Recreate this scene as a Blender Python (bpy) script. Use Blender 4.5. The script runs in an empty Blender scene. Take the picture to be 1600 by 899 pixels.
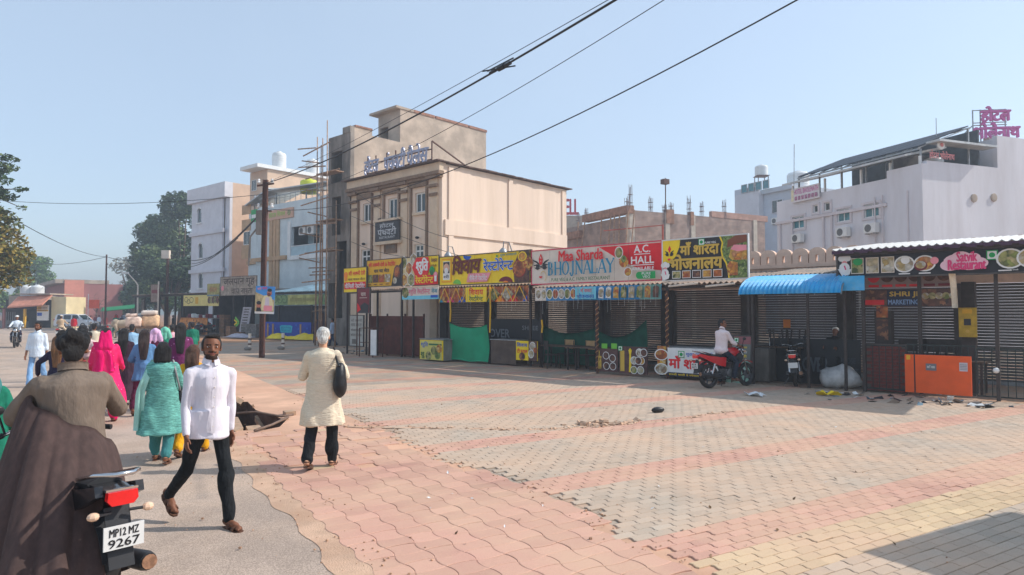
import bpy, bmesh, math, random, re
import numpy as np
from mathutils import Vector, Matrix, Euler, geometry
random.seed(7); RNG = np.random.default_rng(7)
S = bpy.context.scene; COL = S.collection
R = math.radians; PI = math.pi
# ---------------------------------------------------------------- camera, sky, sun, exposure
FPX, CX, CY, HZ, CAMH = 1060.0, 800.0, 449.5, 488.0, 1.88
PITCH = math.atan((HZ - CY) / FPX)
cam = bpy.data.cameras.new('camera'); cam.sensor_width = 36; cam.lens = 36 * FPX / 1600
cam.clip_start = .05; cam.clip_end = 5000
camo = bpy.data.objects.new('camera', cam); COL.objects.link(camo)
camo.location = (0, 0, CAMH); camo.rotation_euler = (PI / 2 + PITCH, 0, 0); S.camera = camo
SUN_AZ, SUN_EL = R(9), R(40)            # azimuth counted from +X towards +Y
W = bpy.data.worlds.new('World'); S.world = W; W.use_nodes = True
nt = W.node_tree; bg = nt.nodes['Background']
sky = nt.nodes.new('ShaderNodeTexSky'); sky.sky_type = 'NISHITA'; sky.sun_disc = False
sky.sun_elevation = SUN_EL; sky.sun_rotation = PI / 2 - SUN_AZ
sky.altitude = 0; sky.air_density = 1.0; sky.dust_density = .7; sky.ozone_density = 1.0
hzm = nt.nodes.new('ShaderNodeMix'); hzm.data_type = 'RGBA'; hzm.inputs[0].default_value = .42; hzm.inputs[7].default_value = (3.6, 4.35, 5.2, 1)   # dusty air pales the whole sky alike
hn = nt.nodes.new('ShaderNodeTexNoise'); hn.inputs['Scale'].default_value = 1.6; hn.inputs['Detail'].default_value = 4; hr = nt.nodes.new('ShaderNodeMapRange'); hr.inputs[1].default_value = .3; hr.inputs[2].default_value = .7; hr.inputs[3].default_value = .4; hr.inputs[4].default_value = .56
hc = nt.nodes.new('ShaderNodeTexCoord'); nt.links.new(hc.outputs['Generated'], hn.inputs['Vector']); nt.links.new(hn.outputs[0], hr.inputs[0]); nt.links.new(hr.outputs[0], hzm.inputs[0])
nt.links.new(sky.outputs[0], hzm.inputs[6]); nt.links.new(hzm.outputs[2], bg.inputs[0]); bg.inputs[1].default_value = .13
sl = bpy.data.lights.new('sun', 'SUN'); sl.energy = 3.0; sl.angle = R(.6); sl.color = (1, .945, .87)
so = bpy.data.objects.new('sun', sl); COL.objects.link(so)
sd = Vector((math.cos(SUN_EL) * math.cos(SUN_AZ), math.cos(SUN_EL) * math.sin(SUN_AZ), math.sin(SUN_EL)))
so.rotation_euler = sd.to_track_quat('Z', 'Y').to_euler(); so.location = (60, 10, 60)
S.view_settings.view_transform = 'Standard'; S.view_settings.look = 'None'
S.view_settings.exposure = .6; S.view_settings.gamma = 1
S.render.engine = 'CYCLES'
S.cycles.max_bounces = 5; S.cycles.diffuse_bounces = 3; S.cycles.glossy_bounces = 2; S.cycles.transparent_max_bounces = 6
S.cycles.use_denoising = True
# ---------------------------------------------------------------- photo geometry -> metres
def ray(px, py):
    a, b = (px - CX) / FPX, (CY - py) / FPX; cp, sp = math.cos(PITCH), math.sin(PITCH)
    return Vector((a, cp - b * sp, sp + b * cp))
CAM = Vector((0, 0, CAMH))
def at(px, py, Y): d = ray(px, py); return CAM + d * (Y / d.y)
def G(px, py, z=0.): d = ray(px, py); return CAM + d * ((z - CAMH) / d.z)
class Frame:                                   # an upright frame turned clockwise by th: x along a front, y inwards
    def __init__(s, P, th):
        s.P = Vector((P[0], P[1], 0)); s.th = R(th); c, n = math.cos(s.th), math.sin(s.th)
        s.ex = Vector((c, -n, 0)); s.ey = Vector((n, c, 0)); s.rz = -s.th
    def w(s, x, y, z=0.): return s.P + s.ex * x + s.ey * y + Vector((0, 0, z))
    def L(s, px, py, v=0.):                    # photo point on the upright plane y = v  ->  (x, z)
        d = ray(px, py); t = (s.P + s.ey * v - CAM).dot(s.ey) / d.dot(s.ey); q = CAM + d * t
        return (q - s.P).dot(s.ex), q.z
    def X(s, px, v=0., py=480): return s.L(px, py, v)[0]
    def Z(s, px, py, v=0.): return s.L(px, py, v)[1]
    def LX(s, px, py, x):                      # photo point on the upright plane x = const -> (y, z)
        d = ray(px, py); t = (s.P + s.ex * x - CAM).dot(s.ex) / d.dot(s.ex); q = CAM + d * t
        return (q - s.P).dot(s.ey), q.z
def xy(p): return (p[0], p[1])
# ---------------------------------------------------------------- materials
def lin(c): return tuple((x / 12.92 if x <= .04045 else ((x + .055) / 1.055) ** 2.4) for x in (v / 255 for v in c))
MATS = {}
def mat(name, col, rough=.75, var=.12, scale=5., bump=0., bscale=60., metal=0., col2=None, mix=(.42, .62), spec=.4,
        stretch=(1, 1, 1), emit=None, dust=None, dscale=1.3, damt=.5, coat=0., alpha=None):
    if name in MATS: return MATS[name]
    m = bpy.data.materials.new(name); m.use_nodes = True; n = m.node_tree.nodes; l = m.node_tree.links
    b = n['Principled BSDF']; b.inputs['Roughness'].default_value = rough; b.inputs['Metallic'].default_value = metal
    b.inputs['Specular IOR Level'].default_value = spec; b.inputs['Coat Weight'].default_value = coat
    tc = n.new('ShaderNodeTexCoord'); mp = n.new('ShaderNodeMapping'); mp.inputs['Scale'].default_value = stretch
    l.new(tc.outputs['Object'], mp.inputs[0])
    nz = n.new('ShaderNodeTexNoise'); nz.inputs['Scale'].default_value = scale; nz.inputs['Detail'].default_value = 5; nz.inputs['Roughness'].default_value = .62
    l.new(mp.outputs[0], nz.inputs['Vector'])
    rp = n.new('ShaderNodeMapRange'); rp.inputs[1].default_value = mix[0]; rp.inputs[2].default_value = mix[1]; l.new(nz.outputs[0], rp.inputs[0])
    mx = n.new('ShaderNodeMix'); mx.data_type = 'RGBA'; l.new(rp.outputs[0], mx.inputs[0])
    a = col; c2 = col2 if col2 else tuple(min(1, x * (1 + var)) for x in col)
    if not col2: a = tuple(x * (1 - var) for x in col)
    mx.inputs[6].default_value = (*a, 1); mx.inputs[7].default_value = (*c2, 1); out = mx.outputs[2]
    if dust:
        n2 = n.new('ShaderNodeTexNoise'); n2.inputs['Scale'].default_value = dscale; n2.inputs['Detail'].default_value = 7; n2.inputs['Roughness'].default_value = .7
        l.new(mp.outputs[0], n2.inputs['Vector'])
        r2 = n.new('ShaderNodeMapRange'); r2.inputs[1].default_value = .45; r2.inputs[2].default_value = .7; r2.inputs[4].default_value = damt; l.new(n2.outputs[0], r2.inputs[0])
        m2 = n.new('ShaderNodeMix'); m2.data_type = 'RGBA'; l.new(r2.outputs[0], m2.inputs[0]); l.new(out, m2.inputs[6]); m2.inputs[7].default_value = (*dust, 1); out = m2.outputs[2]
    l.new(out, b.inputs['Base Color'])
    if bump:
        nb = n.new('ShaderNodeTexNoise'); nb.inputs['Scale'].default_value = bscale; nb.inputs['Detail'].default_value = 4; l.new(mp.outputs[0], nb.inputs['Vector'])
        bp = n.new('ShaderNodeBump'); bp.inputs['Strength'].default_value = bump; bp.inputs['Distance'].default_value = .02; l.new(nb.outputs[0], bp.inputs['Height']); l.new(bp.outputs[0], b.inputs['Normal'])
    if emit: b.inputs['Emission Color'].default_value = (*emit[0], 1); b.inputs['Emission Strength'].default_value = emit[1]
    MATS[name] = m; return m
def food(name, cols, scale=9.):
    if name in MATS: return MATS[name]
    m = bpy.data.materials.new(name); m.use_nodes = True; n = m.node_tree.nodes; l = m.node_tree.links; b = n['Principled BSDF']
    b.inputs['Roughness'].default_value = .5
    tc = n.new('ShaderNodeTexCoord'); v = n.new('ShaderNodeTexVoronoi'); v.inputs['Scale'].default_value = scale
    nz = n.new('ShaderNodeTexNoise'); nz.inputs['Scale'].default_value = scale * .7; nz.inputs['Detail'].default_value = 3
    l.new(tc.outputs['Object'], nz.inputs['Vector'])
    va = n.new('ShaderNodeVectorMath'); va.operation = 'MULTIPLY_ADD'; l.new(nz.outputs['Color'], va.inputs[0]); va.inputs[1].default_value = (.22, .22, .22); l.new(tc.outputs['Object'], va.inputs[2])
    l.new(va.outputs[0], v.inputs['Vector'])
    sp = n.new('ShaderNodeSeparateColor'); l.new(v.outputs['Color'], sp.inputs[0])
    cr = n.new('ShaderNodeValToRGB'); cr.color_ramp.interpolation = 'LINEAR'; e = cr.color_ramp.elements
    while len(e) < len(cols): e.new(.5)
    for i, c in enumerate(cols): e[i].position = i / (len(cols) - 1); e[i].color = (*c, 1)
    l.new(sp.outputs[0], cr.inputs[0])
    mx = n.new('ShaderNodeMix'); mx.data_type = 'RGBA'; mx.blend_type = 'MULTIPLY'; mx.inputs[0].default_value = .8; l.new(cr.outputs[0], mx.inputs[6])
    r = n.new('ShaderNodeMapRange'); r.inputs[1].default_value = 0; r.inputs[2].default_value = .6; r.inputs[3].default_value = 1; r.inputs[4].default_value = .45
    l.new(v.outputs['Distance'], r.inputs[0]); l.new(r.outputs[0], mx.inputs[7]); l.new(mx.outputs[2], b.inputs['Base Color'])
    MATS[name] = m; return m
def patterned(name, base, spot, scale=14., size=.25, rough=.8, kind='dots', stretch=(1, 1, 1)):
    if name in MATS: return MATS[name]
    m = bpy.data.materials.new(name); m.use_nodes = True; n = m.node_tree.nodes; l = m.node_tree.links; b = n['Principled BSDF']
    b.inputs['Roughness'].default_value = rough
    tc = n.new('ShaderNodeTexCoord'); mp = n.new('ShaderNodeMapping'); mp.inputs['Scale'].default_value = stretch; l.new(tc.outputs['Object'], mp.inputs[0])
    if kind == 'dots':
        v = n.new('ShaderNodeTexVoronoi'); v.inputs['Scale'].default_value = scale; v.inputs['Randomness'].default_value = .55; l.new(mp.outputs[0], v.inputs['Vector'])
        ms = n.new('ShaderNodeMath'); ms.operation = 'LESS_THAN'; ms.inputs[1].default_value = size; l.new(v.outputs['Distance'], ms.inputs[0]); o = ms.outputs[0]
    else:
        nz = n.new('ShaderNodeTexNoise'); nz.inputs['Scale'].default_value = scale; nz.inputs['Detail'].default_value = 3; l.new(mp.outputs[0], nz.inputs['Vector'])
        ms = n.new('ShaderNodeMapRange'); ms.inputs[1].default_value = .5 - size * .2 + .05; ms.inputs[2].default_value = .5 + size * .2 + .05; l.new(nz.outputs[0], ms.inputs[0]); o = ms.outputs[0]
    mx = n.new('ShaderNodeMix'); mx.data_type = 'RGBA'; l.new(o, mx.inputs[0]); mx.inputs[6].default_value = (*base, 1); mx.inputs[7].default_value = (*spot, 1)
    l.new(mx.outputs[2], b.inputs['Base Color'])
    nb = n.new('ShaderNodeTexNoise'); nb.inputs['Scale'].default_value = 20; l.new(tc.outputs['Object'], nb.inputs['Vector'])
    bp = n.new('ShaderNodeBump'); bp.inputs['Strength'].default_value = .8; bp.inputs['Distance'].default_value = .01; l.new(nb.outputs[0], bp.inputs['Height']); l.new(bp.outputs[0], b.inputs['Normal'])
    MATS[name] = m; return m
def brickmat(name, c1, c2, mortar, bw=.23, bh=.085, ms=.012, rough=.9, dust=None):
    if name in MATS: return MATS[name]
    m = bpy.data.materials.new(name); m.use_nodes = True; n = m.node_tree.nodes; l = m.node_tree.links; b = n['Principled BSDF']; b.inputs['Roughness'].default_value = rough
    tc = n.new('ShaderNodeTexCoord'); sp = n.new('ShaderNodeSeparateXYZ'); l.new(tc.outputs['Object'], sp.inputs[0])
    ad = n.new('ShaderNodeMath'); ad.operation = 'ADD'; l.new(sp.outputs[0], ad.inputs[0]); l.new(sp.outputs[1], ad.inputs[1])
    cb = n.new('ShaderNodeCombineXYZ'); l.new(ad.outputs[0], cb.inputs[0]); l.new(sp.outputs[2], cb.inputs[1])
    br = n.new('ShaderNodeTexBrick'); br.inputs['Color1'].default_value = (*c1, 1); br.inputs['Color2'].default_value = (*c2, 1); br.inputs['Mortar'].default_value = (*mortar, 1)
    br.inputs['Scale'].default_value = 1; br.inputs['Mortar Size'].default_value = ms; br.inputs['Brick Width'].default_value = bw; br.inputs['Row Height'].default_value = bh
    l.new(cb.outputs[0], br.inputs['Vector'])
    nz = n.new('ShaderNodeTexNoise'); nz.inputs['Scale'].default_value = 1.4; nz.inputs['Detail'].default_value = 6; l.new(tc.outputs['Object'], nz.inputs['Vector'])
    r = n.new('ShaderNodeMapRange'); r.inputs[1].default_value = .3; r.inputs[2].default_value = .7; r.inputs[3].default_value = .65; r.inputs[4].default_value = 1.25; l.new(nz.outputs[0], r.inputs[0])
    mx = n.new('ShaderNodeMix'); mx.data_type = 'RGBA'; mx.blend_type = 'MULTIPLY'; mx.inputs[0].default_value = 1; l.new(br.outputs[0], mx.inputs[6]); l.new(r.outputs[0], mx.inputs[7])
    l.new(mx.outputs[2], b.inputs['Base Color'])
    bp = n.new('ShaderNodeBump'); bp.inputs['Strength'].default_value = .6; bp.inputs['Distance'].default_value = .02; l.new(br.outputs['Fac'], bp.inputs['Height']); bp.invert = True; l.new(bp.outputs[0], b.inputs['Normal'])
    MATS[name] = m; return m
# ---------------------------------------------------------------- objects
def setp(o, label=None, cat=None, group=None, kind=None):
    if label: o['label'] = label
    if cat: o['category'] = cat
    if group: o['group'] = group
    if kind: o['kind'] = kind
    return o
def thing(name, label, cat, loc=(0, 0, 0), rz=0., group=None):
    o = bpy.data.objects.new(name, None); COL.objects.link(o); o.empty_display_size = .2
    o.location = loc; o.rotation_euler = (0, 0, rz); return setp(o, label, cat, group)
def link(name, me, parent=None, loc=None, rot=None):
    o = bpy.data.objects.new(name, me); COL.objects.link(o)
    if parent: o.parent = parent
    if loc is not None: o.location = loc
    if rot is not None: o.rotation_euler = rot
    return o
KIDS = {}
def copy_tree(o, parent=None):                  # a thing with its parts and sub-parts
    kids = {}
    for q in bpy.data.objects:
        if q.parent: kids.setdefault(q.parent.name, []).append(q)
    def rec(a, p):
        c = a.copy(); COL.objects.link(c); c.parent = p
        for ch in kids.get(a.name, []): rec(ch, c)
        return c
    return rec(o, parent)
class MB:
    def __init__(s): s.v = []; s.f = []; s.m = []; s.T = None; s.st = []
    def add(s, vs, fs, m=0):
        b = len(s.v); s.st.append((b, len(s.f)))
        if s.T is not None: vs = [s.T @ Vector(q) for q in vs]
        s.v += [tuple(q) for q in vs]; s.f += [tuple(i + b for i in f) for f in fs]; s.m += [m] * len(fs); return s
    def box(s, x0, x1, y0, y1, z0, z1, m=0):
        return s.add([(x0, y0, z0), (x1, y0, z0), (x1, y1, z0), (x0, y1, z0), (x0, y0, z1), (x1, y0, z1), (x1, y1, z1), (x0, y1, z1)],
                     [(3, 2, 1, 0), (4, 5, 6, 7), (0, 1, 5, 4), (1, 2, 6, 5), (2, 3, 7, 6), (3, 0, 4, 7)], m)
    def bar(s, p, q, w, h=None, m=0):
        p, q = Vector(p), Vector(q); d = (q - p).normalized(); h = h or w
        a = d.cross(Vector((0, 0, 1)) if abs(d.z) < .95 else Vector((0, 1, 0))).normalized(); b = a.cross(d)
        vs = [c + a * (i * w / 2) + b * (j * h / 2) for c in (p, q) for i, j in ((-1, -1), (1, -1), (1, 1), (-1, 1))]
        return s.add(vs, [(0, 1, 2, 3), (7, 6, 5, 4), (0, 4, 5, 1), (1, 5, 6, 2), (2, 6, 7, 3), (3, 7, 4, 0)], m)
    def tube(s, pts, r, n=8, m=0, cap=True):
        pts = [Vector(p) for p in pts]; k = len(pts); rr = r if isinstance(r, (list, tuple)) else [r] * k; vs = []; pa = None
        for i, p in enumerate(pts):
            d = (pts[min(i + 1, k - 1)] - pts[max(i - 1, 0)]).normalized()
            if pa is None: a = d.cross(Vector((0, 0, 1)) if abs(d.z) < .9 else Vector((0, 1, 0))).normalized()
            else: a = (pa - d * pa.dot(d)).normalized()
            pa = a; b = d.cross(a)
            vs += [p + (a * math.cos(2 * PI * j / n) + b * math.sin(2 * PI * j / n)) * rr[i] for j in range(n)]
        fs = [(i * n + j, i * n + (j + 1) % n, (i + 1) * n + (j + 1) % n, (i + 1) * n + j) for i in range(k - 1) for j in range(n)]
        if cap: fs += [tuple(range(n))[::-1], tuple((k - 1) * n + j for j in range(n))]
        return s.add(vs, fs, m)
    def lathe(s, prof, c=(0, 0, 0), n=16, m=0, ax='z', cap=True):
        vs = []
        for r, z in prof:
            for j in range(n):
                u, w = r * math.cos(2 * PI * j / n), r * math.sin(2 * PI * j / n)
                q = {'z': (u, w, z), 'x': (z, u, w), 'y': (w, z, u)}[ax]; vs.append((q[0] + c[0], q[1] + c[1], q[2] + c[2]))
        k = len(prof)
        fs = [(i * n + j, i * n + (j + 1) % n, (i + 1) * n + (j + 1) % n, (i + 1) * n + j) for i in range(k - 1) for j in range(n)]
        if cap: fs += [tuple(range(n))[::-1], tuple((k - 1) * n + j for j in range(n))]
        return s.add(vs, fs, m)
    def prism(s, pts, y0, y1, m=0, ax='y'):     # outline in x,z (ax y), y,z (ax x) or x,y (ax z), pushed along ax
        k = len(pts)
        f = {'y': lambda a, b, t: (a, t, b), 'x': lambda a, b, t: (t, a, b), 'z': lambda a, b, t: (a, b, t)}[ax]
        vs = [f(a, b, y0) for a, b in pts] + [f(a, b, y1) for a, b in pts]
        return s.add(vs, [tuple(range(k)), tuple(range(2 * k - 1, k - 1, -1))] + [(i, k + i, k + (i + 1) % k, (i + 1) % k) for i in range(k)], m)
    def poly(s, pts, m=0): return s.add(pts, [tuple(range(len(pts)))], m)
    def ell(s, c, r, n=12, k=8, m=0, rot=None):
        vs = [(0, 0, -1)]; fs = []
        for i in range(1, k):
            t = -PI / 2 + PI * i / k
            vs += [(math.cos(t) * math.cos(2 * PI * j / n), math.cos(t) * math.sin(2 * PI * j / n), math.sin(t)) for j in range(n)]
        vs.append((0, 0, 1)); e = len(vs) - 1
        for j in range(n):
            fs.append((0, 1 + (j + 1) % n, 1 + j)); fs.append((e, 1 + (k - 2) * n + j, 1 + (k - 2) * n + (j + 1) % n))
            for i in range(k - 2): fs.append((1 + i * n + j, 1 + i * n + (j + 1) % n, 1 + (i + 1) * n + (j + 1) % n, 1 + (i + 1) * n + j))
        if isinstance(r, (int, float)): r = (r, r, r)
        M = Matrix.Diagonal((*r, 1))
        if rot is not None: M = rot.to_4x4() @ M
        c = Vector(c); return s.add([M @ Vector(q) + c for q in vs], fs, m)
    def cap(s, p, q, r1, r2, n=10, m=0):        # tapered limb with round ends
        p, q = Vector(p), Vector(q); d = (q - p).normalized()
        if (q - p).length < 1e-5: d = Vector((0, 0, 1))
        pts, rr = [], []
        for a in (-.98, -.7, 0): pts.append(p + d * a * r1); rr.append(r1 * math.sqrt(max(.03, 1 - a * a)))
        for a in (0, .7, .98): pts.append(q + d * a * r2); rr.append(r2 * math.sqrt(max(.03, 1 - a * a)))
        return s.tube(pts, rr, n, m)
    def surf(s, fn, nu, nv, m=0, thick=0.):     # fn(u, v) in 0..1 -> point; thick > 0 closes it into a sheet
        P = [[Vector(fn(i / nu, j / nv)) for j in range(nv + 1)] for i in range(nu + 1)]
        def idx(i, j): return i * (nv + 1) + j
        vs = [P[i][j] for i in range(nu + 1) for j in range(nv + 1)]
        fs = [(idx(i, j), idx(i + 1, j), idx(i + 1, j + 1), idx(i, j + 1)) for i in range(nu) for j in range(nv)]
        if thick:
            N = len(vs); nn = []
            for i in range(nu + 1):
                for j in range(nv + 1):
                    a = P[min(i + 1, nu)][j] - P[max(i - 1, 0)][j]; b = P[i][min(j + 1, nv)] - P[i][max(j - 1, 0)]
                    c = a.cross(b); nn.append(c.normalized() if c.length > 1e-9 else Vector((0, 0, 1)))
            vs = vs + [q - t * thick for q, t in zip(vs, nn)]
            fs = fs + [tuple(N + k for k in f[::-1]) for f in fs]
            ring = [idx(i, 0) for i in range(nu + 1)] + [idx(nu, j) for j in range(1, nv + 1)] + [idx(i, nv) for i in range(nu - 1, -1, -1)] + [idx(0, j) for j in range(nv - 1, 0, -1)]
            fs += [(ring[k], ring[(k + 1) % len(ring)], N + ring[(k + 1) % len(ring)], N + ring[k]) for k in range(len(ring))]
        return s.add(vs, fs, m)
    def holes(s, x0, x1, z0, z1, y0, y1, hs, m=0):   # wall in x,z with rectangular openings (a0,a1,b0,b1)
        xs = sorted({x0, x1, *[min(max(t, x0), x1) for h in hs for t in h[:2]]}); zs = sorted({z0, z1, *[min(max(t, z0), z1) for h in hs for t in h[2:4]]})
        for i in range(len(xs) - 1):
            run = None
            for j in range(len(zs) - 1):
                cx, cz = (xs[i] + xs[i + 1]) / 2, (zs[j] + zs[j + 1]) / 2
                inside = any(h[0] < cx < h[1] and h[2] < cz < h[3] for h in hs)
                if not inside:
                    if run is None: run = zs[j]
                    end = zs[j + 1]
                if (inside or j == len(zs) - 2) and run is not None: s.box(xs[i], xs[i + 1], y0, y1, run, end, m); run = None
        return s
    def mesh(s, name, mats, smooth=0):
        me = bpy.data.meshes.new(name); me.from_pydata(s.v, [], s.f)
        for q in (mats if isinstance(mats, (list, tuple)) else [mats]): me.materials.append(q)
        me.polygons.foreach_set('material_index', s.m)
        if smooth:
            me.polygons.foreach_set('use_smooth', [True] * len(s.f))
            if smooth < 180: me.set_sharp_from_angle(angle=R(smooth))
        me.update(); return me
    def parts(s, name, mats, parent, smooth=0):  # every added piece becomes a part of its own
        st = s.st + [(len(s.v), len(s.f))]
        for (a, b), (c, d) in zip(st, st[1:]):
            q = MB(); q.v = s.v[a:c]; q.f = [tuple(i - a for i in f) for f in s.f[b:d]]; q.m = s.m[b:d]; link(name, q.mesh(name, mats, smooth), parent)
    def build(s, name, mats, parent=None, loc=None, rot=None, smooth=0, **p):
        return setp(link(name, s.mesh(name, mats, smooth), parent, loc, rot), **p)
def one(name, label, cat, mb, mats, loc=None, rz=0., smooth=0, group=None):   # a thing that is a single mesh
    return mb.build(name, mats, None, loc, (0, 0, rz), smooth, label=label, cat=cat, group=group)
# ---------------------------------------------------------------- lettering
def glyphs(s, bold):
    c = bpy.data.curves.new('t', 'FONT'); c.body = s; c.offset = bold; c.resolution_u = 2; c.fill_mode = 'FRONT'
    o = bpy.data.objects.new('t', c); me = bpy.data.meshes.new_from_object(o); bpy.data.objects.remove(o); bpy.data.curves.remove(c); return me
def text(parent, s, box, m, y=-.012, bold=.0, shear=0., name='lettering', tilt=0.):
    s = re.sub('((?:[\u0915-\u0939]\u094d)*[\u0915-\u0939])\u093f', '\u093f\\1', s); runs = []; i = 0; cur = ''    # the short i sign is written before its consonant
    while i < len(s):                           # a consonant with a halant becomes its half form: the glyph cut at its stem
        if i + 1 < len(s) and s[i + 1] == '\u094d':
            if cur: runs.append((cur, 0)); cur = ''
            runs.append((s[i], 1)); i += 2
        else: cur += s[i]; i += 1
    if cur: runs.append((cur, 0))
    V, F, off = [], [], 0.; wt = bold; bold = 0.
    for q, half in runs:
        me = glyphs(q, bold)
        if half:
            bm = bmesh.new(); bm.from_mesh(me); w = max(v.co.x for v in bm.verts); cx = w * .66
            bmesh.ops.bisect_plane(bm, geom=bm.verts[:] + bm.edges[:] + bm.faces[:], plane_co=(cx, 0, 0), plane_no=(1, 0, 0), clear_outer=True)
            bm.to_mesh(me); bm.free()
        vs = np.array([v.co[:2] for v in me.vertices]) if len(me.vertices) else np.zeros((0, 2)); b = len(V)
        fs = [tuple(p.vertices) for p in me.polygons]; bpy.data.meshes.remove(me)
        if not len(vs): continue
        lead = 0 if not q.startswith(' ') else .25
        V += [(x + off + lead, z) for x, z in vs]; F += [tuple(k + b for k in f) for f in fs]; off += lead + vs[:, 0].max() + (.25 if q.endswith(' ') else -.01)
    V = np.array(V); x0, z0, x1, z1 = box
    V[:, 0] += shear * V[:, 1]; lo, hi = V.min(0), V.max(0); sc = (hi - lo); sc[sc < 1e-6] = 1
    N = (V - lo) / sc; X = x0 + N[:, 0] * (x1 - x0); Zc = z0 + N[:, 1] * (z1 - z0) + tilt * N[:, 0]
    PV, PF = [], []; sz = (z1 - z0) * .85
    for i, (dx, dz) in enumerate([(0, 0)] if not wt else [(0, 0), (1, 0), (-1, 0), (0, 1), (0, -1), (.7, .7), (-.7, -.7)]):     # a heavier weight: the strokes struck again slightly to each side
        b = len(PV); PV += [(a + dx * wt * sz, y - .0002 * i, c + dz * wt * sz * .8) for a, c in zip(X, Zc)]; PF += [tuple(k + b for k in f) for f in F]
    me = bpy.data.meshes.new(name); me.from_pydata(PV, [], PF); me.materials.append(m); me.update()
    return link(name, me, parent)
class Board:                                    # a sign: thing or part; coordinates are fractions of its width and height
    def __init__(s, o, W, H, y=-.026): s.o, s.W, s.H, s.y, s.k = o, W, H, y, 0; s.mb = MB(); s.ms = []
    def mi(s, m):
        if m not in s.ms: s.ms.append(m)
        return s.ms.index(m)
    def ny(s): s.k += 1; return s.y - .003 * s.k
    def poly(s, pts, m): y = s.ny(); s.mb.poly([(u * s.W, y, v * s.H) for u, v in pts], s.mi(m)); return s
    def rect(s, u0, v0, u1, v1, m): return s.poly([(u0, v0), (u1, v0), (u1, v1), (u0, v1)], m)
    def disc(s, u, v, r, m, n=18, a0=0, a1=2 * PI, sx=1.):   # r in fractions of the height
        q = s.H / s.W; return s.poly([(u + r * q * sx * math.cos(a0 + (a1 - a0) * i / n), v + r * math.sin(a0 + (a1 - a0) * i / n)) for i in range(n)], m)
    def line(s, pts, w, m):                      # a brush stroke: w = widths in fractions of the height
        y = s.ny(); q = s.H / s.W; k = s.mi(m)
        for i in range(len(pts) - 1):
            (a, b), (c, d) = pts[i], pts[i + 1]; dx, dz = (c - a) * s.W, (d - b) * s.H; l = math.hypot(dx, dz) or 1; nx, nz = -dz / l, dx / l
            w0, w1 = (w[i], w[i + 1]) if isinstance(w, (list, tuple)) else (w, w); w0 *= s.H / 2; w1 *= s.H / 2
            s.mb.poly([(a * s.W + nx * w0, y, b * s.H + nz * w0), (a * s.W - nx * w0, y, b * s.H - nz * w0), (c * s.W - nx * w1, y, d * s.H - nz * w1), (c * s.W + nx * w1, y, d * s.H + nz * w1)], k)
        return s
    def txt(s, t, u0, v0, u1, v1, m, bold=.02, shear=0., tilt=0.):
        return text(s.o, t, (u0 * s.W, v0 * s.H, u1 * s.W, v1 * s.H), m, s.ny(), bold, shear, tilt=tilt * s.H)
    def done(s, name='artwork'):
        if s.mb.v: s.mb.build(name, s.ms, s.o)
def dark(c, k): return tuple(x * k for x in c)
# ================================================================ SETTING
PZ = Frame((0, 0), -31.5)                      # the square's own axes: x across the road, y along it
ROW = Frame(G(1033, 588), 42.5)                # the row of food stalls: x along the fronts, y into the shops
SOIL = lin((172, 128, 96)); DUST = lin((205, 160, 122))
def sheet(name, outer, z, mats, hole=None, parent=None, loc=None, rot=None, mi=0, **p):
    loops = [[Vector((x, y, 0)) for x, y in outer]]
    if hole: loops.append([Vector((x, y, 0)) for x, y in hole])
    tri = geometry.tessellate_polygon(loops); vs = [(q.x, q.y, z) for l in loops for q in l]
    fs = []
    for t in tri:
        a, b, c = (Vector(vs[i]) for i in t); fs.append(t if (b - a).cross(c - a).z > 0 else t[::-1])
    mb = MB(); mb.v = vs; mb.f = [tuple(t) for t in fs]; mb.m = [0] * len(fs)
    return mb.build(name, mats, parent, loc, rot, **p)
PITPX = [(346, 628), (387, 627), (400, 640), (429, 649), (447, 656), (437, 666), (412, 671), (366, 672), (344, 661)]
PIT = [xy(G(*q)) for q in PITPX]
m_soil = mat('bare_soil', dark(SOIL, .8), .95, .2, .8, .5, 30, dust=DUST, dscale=.15, damt=.7)
sheet('ground', [(-450, -60), (450, -60), (450, 640), (-450, 640)], -.034, m_soil, PIT, kind='structure')
def roadmat():
    m = mat('worn_concrete', lin((184, 164, 148)), .9, .13, 1.1, .35, 220, dust=lin((200, 172, 148)), dscale=.35, damt=.75)
    n = m.node_tree.nodes; l = m.node_tree.links; b = n['Principled BSDF']; src = b.inputs['Base Color'].links[0].from_socket
    tc = n['Texture Coordinate']; v = n.new('ShaderNodeTexNoise'); v.inputs['Scale'].default_value = 95; v.inputs['Detail'].default_value = 2; l.new(tc.outputs['Object'], v.inputs[0])
    r = n.new('ShaderNodeMapRange'); r.inputs[1].default_value = .35; r.inputs[2].default_value = .65; r.inputs[3].default_value = .62; r.inputs[4].default_value = 1.2; l.new(v.outputs[0], r.inputs[0])
    x = n.new('ShaderNodeMix'); x.data_type = 'RGBA'; x.blend_type = 'MULTIPLY'; x.inputs[0].default_value = 1; l.new(src, x.inputs[6]); l.new(r.outputs[0], x.inputs[7]); l.new(x.outputs[2], b.inputs['Base Color'])
    return m
ed = [(1.62 + .03 * math.sin(y * 1.7) + .02 * math.sin(y * 6.3 + 1) + random.uniform(-.015, .015), y) for y in np.arange(-6, 30, .12)]
sheet('road', [(-9, -6)] + ed + [(1.9, 140), (-9, 140)], -.008, roadmat(), rot=(0, 0, -PZ.th), kind='structure')
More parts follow.
